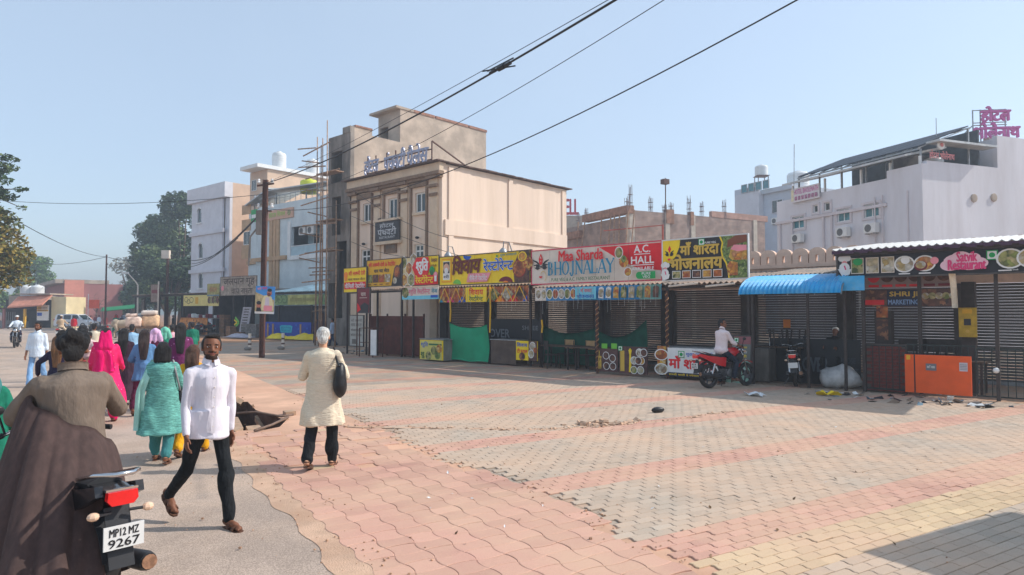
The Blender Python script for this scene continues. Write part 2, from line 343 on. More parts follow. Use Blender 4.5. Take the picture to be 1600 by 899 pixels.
# a strip of drifted sand along the road edge
sheet('sand_strip', [(1.53 + .03 * math.sin(y * 2.3) + .03 * math.sin(y * 7.1) + random.uniform(-.008, .008), y) for y in np.arange(-4, 16, .1)] + [(1.86 + .06 * math.sin(y * 1.9 + 2) + .04 * math.sin(y * 5) + random.uniform(-.01, .01), y) for y in np.arange(15.6, -4.1, -.1)], -.004,
      mat('drifted_sand', lin((198, 164, 138)), .95, .12, 2.2, .5, 90, dust=lin((180, 140, 112)), dscale=2, damt=.6), rot=(0, 0, -PZ.th), kind='structure')
C_PINK, C_GREY, C_YEL, C_RED = lin((204, 156, 138)), lin((186, 170, 152)), lin((208, 182, 146)), lin((202, 150, 132))
PBANDS = [(3.74, 4.3), (5.85, 6.43), (8.3, 8.9), (10.7, 11.3), (13.0, 13.6), (15.4, 16.0), (17.8, 18.4), (20.2, 20.8), (22.6, 23.2), (25, 25.6), (27.4, 28)]
def band(y):
    if any(a < y < b for a, b in PBANDS): return 1
    if 3.1 < y < 3.74 or 4.62 < y < 4.66: return 2
    return 0
def farpave(name, c):
    m = mat(name, c, .92, .12, .9, .0, dust=lin((214, 160, 122)), dscale=.5, damt=.8)
    n = m.node_tree.nodes; l = m.node_tree.links; b = n['Principled BSDF']; src = b.inputs['Base Color'].links[0].from_socket
    br = n.new('ShaderNodeTexBrick'); br.inputs['Scale'].default_value = 1; br.inputs['Brick Width'].default_value = .225; br.inputs['Row Height'].default_value = .1125; br.inputs['Mortar Size'].default_value = .007
    br.inputs['Color1'].default_value = (1, 1, 1, 1); br.inputs['Color2'].default_value = (.86, .84, .82, 1); br.inputs['Mortar'].default_value = (.45, .42, .38, 1)
    l.new(n['Texture Coordinate'].outputs['Object'], br.inputs['Vector'])
    x = n.new('ShaderNodeMix'); x.data_type = 'RGBA'; x.blend_type = 'MULTIPLY'; x.inputs[0].default_value = .8; l.new(src, x.inputs[6]); l.new(br.outputs[0], x.inputs[7]); l.new(x.outputs[2], b.inputs['Base Color'])
    return m
def pz(p): q = Vector((p[0], p[1], 0)) - PZ.P; return (q.dot(PZ.ex), q.dot(PZ.ey))
pit_l = [pz(p) for p in PIT]
pm = [farpave('paving_grey', dark(C_GREY, .82)), farpave('paving_pink', dark(lin((198, 156, 138)), .88)), farpave('paving_yellow', dark(C_YEL, .85)), mat('paving_dusty', lin((206, 164, 136)), .95, .14, .7, .25, 60, dust=lin((194, 146, 118)), dscale=.5, damt=.7)]
plaza = thing('paved_plaza', 'zigzag block paving of the square in grey, pink and yellow bands', 'paving', rz=-PZ.th); plaza['kind'] = 'structure'
del plaza['category']
yy = sorted({-6, 3.1, 45} | {t for b in PBANDS for t in b}); mb = MB()
for a, b in zip(yy, yy[1:]): mb.poly([(3.95, a, -.014), (60, a, -.014), (60, b, -.014), (3.95, b, -.014)], band((a + b) / 2))
mb.build('paving_bed', pm, plaza)
sheet('dusty_strip', [(1.7, -6), (3.95, -6), (3.95, 45), (1.7, 45)], -.0125, pm[3], pit_l, parent=plaza)
# --- the paving blocks themselves
def pavermat():
    m = bpy.data.materials.new('paving_block'); m.use_nodes = True; n = m.node_tree.nodes; l = m.node_tree.links; b = n['Principled BSDF']; b.inputs['Roughness'].default_value = .88; b.inputs['Specular IOR Level'].default_value = .3
    at_ = n.new('ShaderNodeAttribute'); at_.attribute_name = 'Col'; gm = n.new('ShaderNodeNewGeometry'); oi = n.new('ShaderNodeObjectInfo')
    r0 = n.new('ShaderNodeMapRange'); r0.inputs[3].default_value = .87; r0.inputs[4].default_value = 1.1; l.new(oi.outputs['Random'], r0.inputs[0])
    x0 = n.new('ShaderNodeMix'); x0.data_type = 'RGBA'; x0.blend_type = 'MULTIPLY'; x0.inputs[0].default_value = 1; l.new(at_.outputs['Color'], x0.inputs[6]); l.new(r0.outputs[0], x0.inputs[7])
    g = n.new('ShaderNodeTexNoise'); g.inputs['Scale'].default_value = 130; g.inputs['Detail'].default_value = 3; l.new(gm.outputs['Position'], g.inputs[0])
    r1 = n.new('ShaderNodeMapRange'); r1.inputs[1].default_value = .3; r1.inputs[2].default_value = .7; r1.inputs[3].default_value = .78; r1.inputs[4].default_value = 1.14; l.new(g.outputs[0], r1.inputs[0])
    x1 = n.new('ShaderNodeMix'); x1.data_type = 'RGBA'; x1.blend_type = 'MULTIPLY'; x1.inputs[0].default_value = 1; l.new(x0.outputs[2], x1.inputs[6]); l.new(r1.outputs[0], x1.inputs[7])
    d = n.new('ShaderNodeTexNoise'); d.inputs['Scale'].default_value = .55; d.inputs['Detail'].default_value = 8; d.inputs['Roughness'].default_value = .68; l.new(gm.outputs['Position'], d.inputs[0])
    r2 = n.new('ShaderNodeMapRange'); r2.inputs[1].default_value = .36; r2.inputs[2].default_value = .68; r2.inputs[4].default_value = .85; l.new(d.outputs[0], r2.inputs[0])
    x2 = n.new('ShaderNodeMix'); x2.data_type = 'RGBA'; l.new(r2.outputs[0], x2.inputs[0]); l.new(x1.outputs[2], x2.inputs[6]); x2.inputs[7].default_value = (*lin((206, 172, 144)), 1); l.new(x2.outputs[2], b.inputs['Base Color'])
    bp = n.new('ShaderNodeBump'); bp.inputs['Strength'].default_value = .35; bp.inputs['Distance'].default_value = .004; l.new(g.outputs[0], bp.inputs['Height']); l.new(bp.outputs[0], b.inputs['Normal'])
    return m
PM = pavermat()
def tri_(t): t = t % 1.; return 4 * abs(t - .5) - 1
PL, PW = .225, .1125
def zig_poly(odd):
    h = lambda x: .008 * tri_(2 * x / PL + .25); v = lambda y: .010 * tri_(y / PW + .25)
    x0 = odd * PL / 2; pts = []
    for k in range(5): x = x0 + PL * k / 4; pts.append((x + v(0) * 0, h(x)))
    for k in (1, 2, 3): y = PW * k / 4; pts.append((x0 + PL + v(y), y + h(x0 + PL)))
    for k in range(4, -1, -1): x = x0 + PL * k / 4; pts.append((x, PW + h(x)))
    for k in (3, 2, 1): y = PW * k / 4; pts.append((x0 + v(y), y + h(x0)))
    c = (x0 + PL / 2, PW / 2); return [((a - c[0]), (b - c[1])) for a, b in pts]
BL, BW = .25, .2
def bone_poly(odd):
    pts = []; e = .02
    def side(p, q, out):
        for k in range(5):
            t = k / 5; a = math.sin(PI * t) ** .6 * e * out if 0 < t < 1 else 0; dx, dy = q[0] - p[0], q[1] - p[1]; l = math.hypot(dx, dy)
            pts.append((p[0] + dx * t + dy / l * a, p[1] + dy * t - dx / l * a))
    x, y = BL / 2, BW / 2; s = 1 if odd else -1
    side((-x, -y), (x, -y), s); side((x, -y), (x, y), -s); side((x, y), (-x, y), s); side((-x, y), (-x, -y), -s)
    return pts
def shrunk(p, g): return [(a * (1 - g / .1), b * (1 - g / .036)) for a, b in p]
def pv_geo(poly, h=.014, ch=.004):
    n = len(poly); tp = [(a * .955, b * .93, 0) for a, b in poly]; md = [(a, b, -ch) for a, b in poly]; lo = [(a, b, -h) for a, b in poly]
    f = [tuple(range(n))] + [(i, n + i, n + (i + 1) % n, (i + 1) % n) for i in range(n)] + [(n + i, 2 * n + i, 2 * n + (i + 1) % n, n + (i + 1) % n) for i in range(n)]
    return tp + md + lo, [t if k == 0 else t[::-1][::-1] for k, t in enumerate(f)]
def pv_mesh(name, geos, cols):
    V, F, C = [], [], []
    for (vs, fs), c in zip(geos, cols):
        b = len(V); V += vs; F += [tuple(i + b for i in f) for f in fs]; C += [c] * len(vs)
    me = bpy.data.meshes.new(name); me.from_pydata(V, [], F); a = me.color_attributes.new('Col', 'FLOAT_COLOR', 'POINT')
    a.data.foreach_set('color', np.array([(*c, 1) for c in C], np.float32).ravel()); me.materials.append(PM); me.update(); return me
def inpoly(x, y, P):
    r = False; j = len(P) - 1
    for i in range(len(P)):
        if (P[i][1] > y) != (P[j][1] > y) and x < (P[j][0] - P[i][0]) * (y - P[i][1]) / (P[j][1] - P[i][1]) + P[i][0]: r = not r
        j = i
    return r
def proj(p):
    d = p - CAM; cp, sp = math.cos(PITCH), math.sin(PITCH); f = d.y * cp + d.z * sp; u = -d.y * sp + d.z * cp
    return CX + FPX * d.x / f, CY - FPX * u / f, f
CRACK = [pz(G(*q)) for q in [(470, 660), (560, 667), (660, 668), (760, 670), (850, 671), (905, 668), (960, 664), (1010, 660), (1080, 652), (1140, 643)]]
def dcrack(x, y):
    best = 9
    for (a, b), (c, d) in zip(CRACK, CRACK[1:]):
        t = max(0, min(1, ((x - a) * (c - a) + (y - b) * (d - b)) / ((c - a) ** 2 + (d - b) ** 2))); best = min(best, math.hypot(x - a - t * (c - a), y - b - t * (d - b)))
    return best
cells = []
cv = [Vector(c) for c in CRACK]; cl_, cr_ = [], []
for i in range(len(cv) * 6 - 6): p = cv[i // 6].lerp(cv[i // 6 + 1], i % 6 / 6); w_ = .05 + .04 * abs(math.sin(i * 1.7)) + random.uniform(0, .03); cl_.append((p.x, p.y + w_)); cr_.append((p.x, p.y - w_))
GAPPX = [(918, 662), (935, 660), (950, 664), (930, 666), (965, 661), (985, 660)]
GAPS = [pz(G(*q)) for q in GAPPX]
wob = lambda y: 3.98 + .14 * math.sin(y * 1.3) + .09 * math.sin(y * 3.7 + 1)
for j in range(int(1.2 / PW), int(17 / PW)):
    for i in range(int(3.6 / PL), int(22 / PL)):
        x, y = (i + .5 + (j % 2) / 2) * PL, (j + .5) * PW
        if x < wob(y): continue
        w = PZ.w(x, y); q = proj(w)
        if w.y < 3.5 or not (-60 < q[0] < 1660) or q[1] > 960 or w.y > 19: continue
        if (w - ROW.P).dot(ROW.ey) > -.3: continue
        if dcrack(x, y) < .045 + .03 * math.sin(x * 7) or any(math.hypot(x - a, y - b) < .17 for a, b in GAPS): continue
        cells.append((q[2], 'z', j % 2, x, y, (C_GREY, C_PINK, C_YEL)[band(y)]))
for j in range(int(1.0 / BW), int(11.5 / BW)):
    for i in range(int(1.5 / BL), int(4.3 / BL)):
        x, y = (i + .5) * BL, (j + .5) * BW
        if x > wob(y) - .14 or x < 1.8 + .06 * math.sin(y * 1.9 + 2) or inpoly(x, y, pit_l): continue
        w = PZ.w(x, y); q = proj(w)
        if w.y < 3.5 or not (-60 < q[0] < 1660) or q[1] > 960: continue
        c = dark(C_PINK, random.choice((.84, .9, .95, .98, 1.0))) if random.random() > .025 else dark(C_YEL, .95)
        if y > 8 and random.random() < (y - 8) / 5: continue
        cells.append((q[2], 'b', (i + j) % 2, x, y, c))
cells.sort(key=lambda c: c[0])
POLY = {('z', 0): shrunk(zig_poly(0), .0022), ('z', 1): shrunk(zig_poly(1), .0022), ('b', 0): shrunk(bone_poly(0), .001), ('b', 1): shrunk(bone_poly(1), .001)}
PVM = {}; gs, cs = [], []; nn = 0
for d, kd, od, x, y, c in cells:
    vis = proj(PZ.w(x, y)); j = RNG.normal(0, 1, 3) * (4 if random.random() < .04 else 1)
    if nn < 300 and 0 < vis[0] < 1600 and vis[1] < 899:
        key = (kd, od, tuple(round(t, 2) for t in c) if kd == 'z' else ('y' if c == C_YEL else 'p'))
        if key not in PVM: PVM[key] = pv_mesh('paver', [pv_geo(POLY[kd, od])], [c])
        o = link('paver', PVM[key], plaza, (x, y, .001 * j[0]), (.003 * j[1], .003 * j[2], .008 * j[0])); nn += 1
    else:
        vs, fs = pv_geo(POLY[kd, od]); e = Euler((.003 * j[1], .003 * j[2], .008 * j[0])).to_matrix(); k = random.uniform(.88, 1.1)
        gs.append(([tuple(e @ Vector(v) + Vector((x, y, .001 * j[0]))) for v in vs], fs)); cs.append(dark(c, k))
setp(link('paver_field', pv_mesh('paver_field', gs, cs), plaza), kind='stuff')
# loose blocks where the paving has broken up
mb = MB()
for k in range(46):
    a = random.choice(GAPS); x, y = a[0] + random.gauss(0, .2), a[1] + random.gauss(0, .1); s = random.uniform(.02, .07)
    mb.T = Matrix.Translation((x, y, s * .25 - .01)) @ Euler((random.gauss(0, .3), random.gauss(0, .3), random.uniform(0, 3))).to_matrix().to_4x4(); mb.box(-s, s, -s * .7, s * .7, -s * .3, s * .3)
for k in range(170):
    i = random.randrange(len(CRACK) - 1); t = random.random(); x = CRACK[i][0] + t * (CRACK[i + 1][0] - CRACK[i][0]) + random.gauss(0, .06); y = CRACK[i][1] + t * (CRACK[i + 1][1] - CRACK[i][1]) + random.gauss(0, .06); s = random.uniform(.008, .03)
    mb.T = Matrix.Translation((x, y, s * .2 - .006)) @ Euler((random.gauss(0, .3), random.gauss(0, .3), random.uniform(0, 3))).to_matrix().to_4x4(); mb.box(-s, s, -s * .7, s * .7, -s * .4, s * .4)
sheet('cracked_soil_strip', cl_ + cr_[::-1], -.003, MATS['drifted_sand'], parent=plaza); mb.build('broken_block_rubble', mat('rubble', lin((196, 164, 138)), .95, .3, 9, .6, 80), plaza, kind='stuff')
# pebbles and crumbs of soil on the square and the road edge
mb = MB()
for k in range(900):
    y = random.uniform(2.5, 16); x = random.choice((wob(y) + random.gauss(-.05, .12), 1.75 + random.gauss(0, .22), random.uniform(-1.5, 12))); w = PZ.w(x, y)
    if (w - ROW.P).dot(ROW.ey) > -.2 or w.y < 3.6: continue
    s = random.uniform(.004, .013) * (1.6 if random.random() < .08 else 1)
    mb.T = Matrix.Translation((x, y, s * .5)); mb.ell((0, 0, 0), (s, s * .8, s * .6), 5, 3)
mb.build('pebble_scatter', mat('pebbles', lin((186, 148, 120)), .95, .4, 30), plaza, kind='stuff')
# --- the pit where the drain cover has collapsed
pit = MB(); n = len(PIT); D = -1.0
for i in range(n):
    a, b = PIT[i], PIT[(i + 1) % n]; pit.poly([(*a, -.0126), (*a, D), (*b, D), (*b, -.0126)])
pit.poly([(*p, D) for p in PIT])
t = pit.build('pit', mat('pit_earth', lin((84, 63, 50)), .95, .35, 4, .8, 25), kind='structure')
m_conc = mat('broken_concrete', lin((180, 152, 126)), .92, .2, 6, .5, 70, dust=SOIL, dscale=3, damt=.5)
def slab(label, pts, th, tilt):
    c = sum((Vector(p) for p in pts), Vector()) / len(pts); mb = MB(); k = len(pts); q = [Vector(p) - c for p in pts]
    mb.add(q + [v - Vector((0, 0, th)) for v in q], [tuple(range(k))] + [tuple(range(2 * k - 1, k - 1, -1))] + [(i, k + i, k + (i + 1) % k, (i + 1) % k) for i in range(k)])
    one('concrete_slab', label, 'slab', mb, m_conc, c, group='slabs fallen into the open drain')
p = lambda x, y, z: G(x, y, z)
slab('broken concrete slab tipped steeply inside the open drain pit', [p(398, 650, -.1), p(408, 648, -.1), p(421, 668, -.3), p(410, 673, -.3)], .1, 0)
slab('rough concrete lump at the near end of the open drain pit', [p(352, 650, .0), p(372, 652, .04), p(380, 668, .02), p(368, 674, .0), p(350, 668, 0)], .5, 0)
slab('low flat concrete piece lying on the rim of the drain pit', [p(384, 666, -.04), p(405, 664, -.04), p(412, 671, -.03), p(388, 673, -.03)], .12, 0)
m_rod = mat('rusty_rod', lin((120, 98, 84)), .7, .2, 20)
for lb, pts in (('long bent rod lying across the open drain pit', [(364, 646), (400, 644), (440, 651), (458, 648)]), ('shorter rod poking out over the near edge of the drain pit', [(398, 673), (425, 664), (450, 652)])):
    q = [p(x, y, .03) for x, y in pts]; b = q[0].copy(); mb = MB(); mb.tube([v - b for v in q], .022, 6); one('iron_rod', lb, 'rod', mb, m_rod, b, smooth=180)
mb = MB(); ins = [((a[0] + b[0]) / 2, (a[1] + b[1]) / 2) for a in PIT for b in PIT]
for k in range(150):
    x, y = random.choice(ins); s = random.uniform(.03, .13); x += random.gauss(0, .12); y += random.gauss(0, .12)
    if not inpoly(x, y, PIT) and random.random() < .75: continue
    mb.T = Matrix.Translation((x, y, (random.uniform(-.98, -.7) if inpoly(x, y, PIT) else .0))) @ Euler((random.gauss(0, .6), random.gauss(0, .6), random.uniform(0, 3))).to_matrix().to_4x4(); mb.box(-s, s, -s * .7, s * .7, -s * .45, s * .45)
mb.build('pit_rubble', m_conc, kind='stuff')
# --- far hills behind the end of the street
mb = MB()
def hill(u, v): x = -445 + 890 * u; return (x, 520 + 115 * v, -.3 + v * (16 + 4 * math.sin(x * .012) + 2 * math.sin(x * .05 + 1) + 1.2 * math.sin(x * .17)))
mb.surf(hill, 120, 6); mb.build('hills', mat('hill_scrub', lin((96, 112, 92)), .95, .25, .02), kind='structure', smooth=180)
# ================================================================ BUILDINGS BEHIND THE STALLS
m_glass = mat('dark_glass', (.03, .045, .05), .12, .2, 2, spec=.6)
m_teal = mat('teal_glass', lin((40, 118, 132)), .15, .25, 2.5, spec=.6)
m_white = mat('white_paint', (.78, .78, .76), .5, .05, 3)
m_wfr = mat('white_frame', (.72, .72, .7), .45, .05, 4)
m_black = mat('black_paint', (.012, .012, .014), .45, .3, 8)
m_void = mat('interior_shade', (.02, .019, .018), .95, .3, 2)  # near-black colour that paints the shade inside the buildings
m_steel = mat('grey_steel', (.32, .33, .34), .45, .15, 8, metal=.5)
m_rust = mat('rusty_steel', lin((96, 58, 44)), .75, .3, 9, .3, 60, col2=lin((70, 48, 42)))
m_tank = mat('white_plastic', (.74, .76, .76), .5, .06, 2)
m_brown = mat('brown_trim', lin((136, 112, 92)), .8, .15, 5)
m_cream = mat('cream_plaster', lin((232, 209, 189)), .88, .045, .5, .12, 40, stretch=(1.8, 1.8, .14), dust=lin((206, 182, 158)), dscale=.9, damt=.55)
m_cream2 = mat('cream_trim', lin((216, 194, 168)), .85, .06, 2, dust=lin((190, 160, 132)), dscale=1.5, damt=.4)
m_grey = mat('raw_render', lin((180, 164, 148)), .93, .16, .9, .35, 12, dust=lin((146, 134, 122)), dscale=.6, damt=.7)
m_dgrey = mat('weathered_concrete', lin((136, 128, 120)), .93, .3, 1.1, .5, 9, stretch=(1, 1, .4), dust=lin((84, 78, 74)), dscale=.9, damt=.8)
m_bam = mat('bamboo_pole', lin((168, 136, 112)), .8, .25, 6)
def window(parent, x0, x1, z0, z1, y=0., glass=None, frame=None, mull=1, fw=.055, name='window', rail=None):
    w, h = x1 - x0, z1 - z0; f = MB(); f.box(0, w, -.04, .04, 0, fw); f.box(0, w, -.04, .04, h - fw, h); f.box(0, fw, -.04, .04, fw, h - fw); f.box(w - fw, w, -.04, .04, fw, h - fw)
    for i in range(mull): c = w * (i + 1) / (mull + 1); f.box(c - fw / 2, c + fw / 2, -.038, .038, fw, h - fw)
    if rail: f.box(fw, w - fw, -.036, .036, rail * h - fw / 2, rail * h + fw / 2)
    o = f.build(name, frame or m_wfr, parent, (x0, y, z0))
    for i in range(mull + 1):
        a, b = (fw + (w - fw) * i / (mull + 1)), (w - fw) * (i + 1) / (mull + 1); MB().box(a, b, -.008 - .012 * (i % 2), .0 - .012 * (i % 2), fw, h - fw).build('pane', glass or m_glass, o)
    return o
def tank(label, loc, r, h, m=None, group=None, stand=0.):
    mb = MB(); n = 6; pr = [(r * .96, 0), (r, .04)]
    for i in range(n): z = h * .78 * (i + .5) / n; pr += [(r, z - .05), (r * 1.02, z), (r, z + .05)]
    pr += [(r, h * .8), (r * .86, h * .9), (r * .4, h * .96)]; t = thing('water_tank', label, 'water tank', loc, 0, group)
    mb.lathe(pr, n=20); mb.build('tank_body', m or m_tank, t, smooth=40)
    MB().lathe([(r * .34, h * .95), (r * .34, h), (r * .3, h * 1.02)], n=14).build('lid', m or m_tank, t, smooth=40)
    if stand:
        s = MB()
        for a, b in ((-1, -1), (1, -1), (1, 1), (-1, 1)): s.bar((a * r * .8, b * r * .8, -stand), (a * r * .8, b * r * .8, -.05), .06)
        s.box(-r, r, -r, r, -.05, 0); s.build('stand', m_rust, t)
    return t
def acunit(parent, x, z, y=-.3, w=.8, h=.55):
    o = MB().box(0, w, 0, .28, 0, h).build('ac_unit', m_wfr, parent, (x, y, z)); q = MB(); q.lathe([(h * .4, -.012), (h * .4, 0)], (w * .38, 0, h * .5), 16, ax='y'); q.build('fan_grille', mat('grille_grey', (.12, .12, .12), .6), o)
    b = MB(); b.bar((.1, .3, -.04), (.1, 0, -.04), .04); b.bar((w - .1, .3, -.04), (w - .1, 0, -.04), .04); b.build('bracket', m_steel, o); return o
# ---- cream hotel --------------------------------------------------------------
V = 4.0; X = lambda px: ROW.X(px, V); Z = lambda px, py: ROW.Z(px, py, V)
xl, xr = X(548), X(690); zt = Z(690, 254); Wd = xr - xl; DEP = ROW.LX(885, 300, xr)[0] - V
hotel = thing('hotel_building', 'cream plastered three storey hotel with metal letters standing on its roof edge', 'building', ROW.w(xl, V), ROW.rz)
hx = lambda px: X(px) - xl
wins = [(566, 579, 318, 347, 2), (605.5, 619.5, 310, 343.5, 2), (648, 664, 301, 332.5, 2), (563.5, 577.5, 390, 424, 3), (647, 661, 382, 414, 3)]
hs = [(hx(a), hx(b), Z((a + b) / 2, d), Z((a + b) / 2, c)) for a, b, c, d, k in wins]
mb = MB(); mb.holes(0, Wd, 0, zt, 0, .25, hs); mb.box(0, .2, .25, DEP, 0, zt - .1); mb.box(Wd - .2, Wd, .25, DEP, 0, zt - .05); mb.box(.2, Wd - .2, DEP - .2, DEP, 0, zt - .1); mb.box(.2, Wd - .2, .25, DEP - .2, zt - .5, zt - .3)
mb.build('wall', m_cream, hotel)
MB().box(.25, Wd - .25, 1.2, 1.25, .1, zt - .6).build('interior_shade_panel', m_void, hotel)  # black panel painting the indoor shade behind the window openings
for i, (h, w) in enumerate(zip(hs, wins)):
    window(hotel, h[0], h[1], h[2], h[3], .12, mull=1, fw=.08, rail=.68 if w[4] == 3 else None)
    s = MB(); s.box(h[0] - .12, h[1] + .12, -.12, 0, h[2] - .12, h[2]); s.build('sill', m_cream2, hotel)
# recessed bay frames round the windows
for a, b, tp, bt in ((560, 581, 311, 436), (600, 623.5, 304, 345), (642.5, 667, 293, 436)):
    mb = MB(); c = (a + b) / 2; z1, z0 = Z(c, tp), Z(c, bt); x0, x1 = hx(a), hx(b)
    mb.box(x0 - .07, x0 + .05, -.1, 0, z0, z1); mb.box(x1 - .05, x1 + .07, -.1, 0, z0, z1); mb.box(x0 - .07, x1 + .07, -.14, 0, z1, z1 + .24); mb.parts('window_surround', m_brown, hotel)
for px in (554, 590, 632, 679):                 # pilasters with stepped corbels
    c = hx(px); mb = MB(); w = .26; top = Z(px, 300 - (px - 554) * .226); mb.box(max(0.02, c - w), min(Wd - .02, c + w), -.09, 0, .02, top)
    p = mb.build('pilaster', m_cream2, hotel)
    for k in range(3): MB().box(max(-.1, c - w - .12 + .04 * k), min(Wd + .1, c + w + .12 - .04 * k), -.3 + .07 * k, -.091, top - .26 - .42 * k, top - .12 - .42 * k).build('corbel', m_brown, p)
mb = MB(); za = Z(690, 273); mb.box(-.12, Wd + .14, -.34, 0, za, za + .16); mb.box(-.06, Wd + .08, -.22, 0, za - .14, za); mb.build('cornice', m_brown, hotel)
mb = MB(); mb.box(-.1, Wd + .1, -.26, -.001, za + .16, zt - .02); mb.build('parapet', m_cream2, hotel)
mb = MB(); mb.box(-.3, Wd + .25, -.5, -.1, zt, zt + .06)
for k in range(30): y = -.1 + (DEP + .4) * k / 30; mb.box(Wd - .35, Wd + .2 + .07 * random.random(), y, y + (DEP + .4) / 30, zt - .0 - .015 * (k % 2), zt + .055 - .02 * random.random())
mb.build('roof_sheet', mat('rusty_roof_sheet', lin((92, 72, 64)), .8, .3, 3), hotel)
mb = MB(); y2 = ROW.LX(1150 * .278 + 480, 290, xr)[0] - V      # raised bands on the sunlit side
for pc in (704, 797, 880): y = ROW.LX(pc, 300, xr)[0] - V; mb.box(Wd, Wd + .07, y - .16, y + .16, 2.6, zt - .15)
mb.parts('side_band', m_cream, hotel); zb = ROW.LX(690, 352, xr)[1]; mb = MB(); mb.box(Wd, Wd + .09, .15, DEP - .05, zb - .45, zb + .3); mb.build('side_ledge', m_cream, hotel)
# dark name board
zc0, zc1 = Z(609, 377), Z(609, 347); sgn = MB().box(0, hx(628) - hx(591), -.1, 0, 0, zc1 - zc0).build('name_board', mat('slate_board', (.055, .055, .06), .6, .2, 3), hotel, (hx(591), -.14, zc0))
B = Board(sgn, hx(628) - hx(591), zc1 - zc0, -.102); m_sil = mat('silver_letters', (.55, .56, .58), .4, .1, 5)
B.txt('होटल', .2, .66, .8, .95, m_sil, .02); B.txt('पंचवटी', .12, .3, .9, .7, m_sil, .03); B.txt('RESTAURANT', .2, .12, .85, .24, m_sil, .02)
lg = MB(); lg.box(hx(589), hx(630), -.3, 0, zc0 - .18, zc0 - .02); lg.box(hx(589), hx(630), -.3, 0, zc1 + .02, zc1 + .14); lg.parts('board_ledge', m_cream2, hotel)
zp = Z(610, 396); pw = hx(620) - hx(601); q = MB(); q.box(0, pw, -.06, 0, 0, .08); q.box(0, pw, -.06, 0, .6, .68); q.box(0, .08, -.06, 0, .08, .6); q.box(pw - .08, pw, -.06, 0, .08, .6); q.box(.08, pw - .08, -.02, 0, .08, .6)
q = q.build('plaque', m_brown, hotel, (hx(601), -.02, zp)); text(q, 'होटल पंचवटी', (.15, .2, pw - .15, .5), m_dgrey, -.03, .03)
for px, py in ((625, 370), (571, 382), (655, 372), (596, 344)):
    MB().ell((hx(px), -.16, Z(px, py)), (.09, .12, .07), 8, 6).build('wall_lamp', m_black, hotel, smooth=180)
# roof letters on a frame
m_let = mat('metal_letters', lin((150, 152, 172)), .35, .15, 4, metal=.3)
def roofword(par, s, px0, px1, p0, p1, yy):
    c = (px0 + px1) / 2; x0, x1 = hx(px0), hx(px1); o = text(par, s, (x0, Z(c, p1), x1, Z(c, p0)), m_let, yy, .03, .12); sol = o.modifiers.new('depth', 'SOLIDIFY'); sol.thickness = .12; return o
lf = MB(); z0 = zt + .1; yf = -.2
for z in (.25, .75): lf.bar((hx(573), yf + .15, zt + z), (hx(675), yf + .15, zt + z), .05)
for px in (574, 587, 604, 618, 639, 655, 675): lf.bar((hx(px), yf + .15, zt - .1), (hx(px), yf + .15, zt + 1.15), .05)
lf.bar((hx(675), yf + .15, zt + 1.15), (hx(675), 3.0, zt), .06)
lf = lf.build('letter_frame', m_rust, hotel); zz = lambda f: zt + f
for s, a, b in (('होटल', 573, 595), ('पंचवटी', 604, 637), ('पैलेस', 640, 673)):
    o = text(hotel, s, (hx(a), zt + .12, hx(b), zt + 1.15), m_let, yf, .022, .14, name='roof_lettering'); q = o.modifiers.new('depth', 'SOLIDIFY'); q.thickness = .06; q.offset = 0
# ---- raw grey building next to it --------------------------------------------
xg = X(546); gt = Z(546, 197); gl = X(511); GD = ROW.LX(760, 200, xg)[0] - V; y1 = ROW.LX(626, 167, xg)[0] - V; zh = ROW.LX(626, 170, xg)[1]; ys = ROW.LX(582, 200, xg)[0] - V
raw = thing('unfinished_building', 'tall raw cement building with a stair tower and bamboo poles up its dark front', 'building', ROW.w(gl, V), ROW.rz)
gw = xg - gl - .03; hs = []
for px, py, hw, hh in ((524, 262, .55, .9), (524, 338, .45, 1.1), (532, 410, .55, 1.2), (524, 470, .7, 1.0)): x, z = X(px) - gl, Z(px, py); hs.append((x - hw, x + hw, z - hh, z + hh))
mb = MB(); mb.holes(0, gw, 0, gt - .35, 0, .25, hs); mb.box(gw - .75, gw, -.03, .25, gt - .36, gt); mb.box(0, .22, .25, GD, 0, gt - .6); mb.build('front_wall', m_dgrey, raw)
mb = MB(); mb.box(gw - .25, gw, .25, ys, 0, gt); mb.box(gw - .24, gw, ys, y1, 0, gt - .3); mb.box(gw - .25, gw, y1, GD, 0, zh); mb.box(.22, gw - .25, GD - .2, GD, 0, gt - .4); mb.box(.22, gw - .25, .25, GD - .2, gt - .8, gt - .65)
mb.build('side_wall', m_grey, raw)
MB().box(.25, gw - .3, 1.5, 1.55, .1, gt - 1).build('interior_shade_panel', m_void, raw)  # black panel standing in for the shade inside the raw building
tw = 1.9; zs = gt - .66; mb = MB(); mb.holes(gw - tw - .3, gw - .25, zs, zh, y1 + .02, y1 + .24, [(gw - tw - .1, gw - tw + .7, zs, zs + 1.55)]); mb.box(gw - tw - .3, gw - tw - .1, y1 + .24, GD - .3, zs, zh); mb.build('stair_tower', m_grey, raw)
MB().box(gw - tw - .1, gw - .3, y1 + .9, y1 + .95, zs + .02, zh - .1).build('tower_shade_panel', m_void, raw)  # black panel standing in for the darkness inside the stair tower
MB().box(gw - tw - .75, gw + .06, y1 - .35, y1 + 1.0, zh + .005, zh + .14).build('tower_canopy_slab', m_grey, raw)
mb = MB(); e = [(y1 + 1.0, .38), (y1 + 1.35, 0), (GD * .55, .35), (GD * .56, 0)]
for a, b in ((y1 + 1.02, y1 + 2.7), (y1 + 2.8, y1 + 5.6), (y1 + 5.7, GD + .05)): mb.box(gw - .3, gw + .05, a, b, zh + .003, zh + .16)
mb.box(gw - .3, gw + .05, .3, ys, gt + .003, gt + .1); mb.parts('brick_coping', mat('coping_brick', lin((150, 110, 92)), .9, .2, 5), raw)
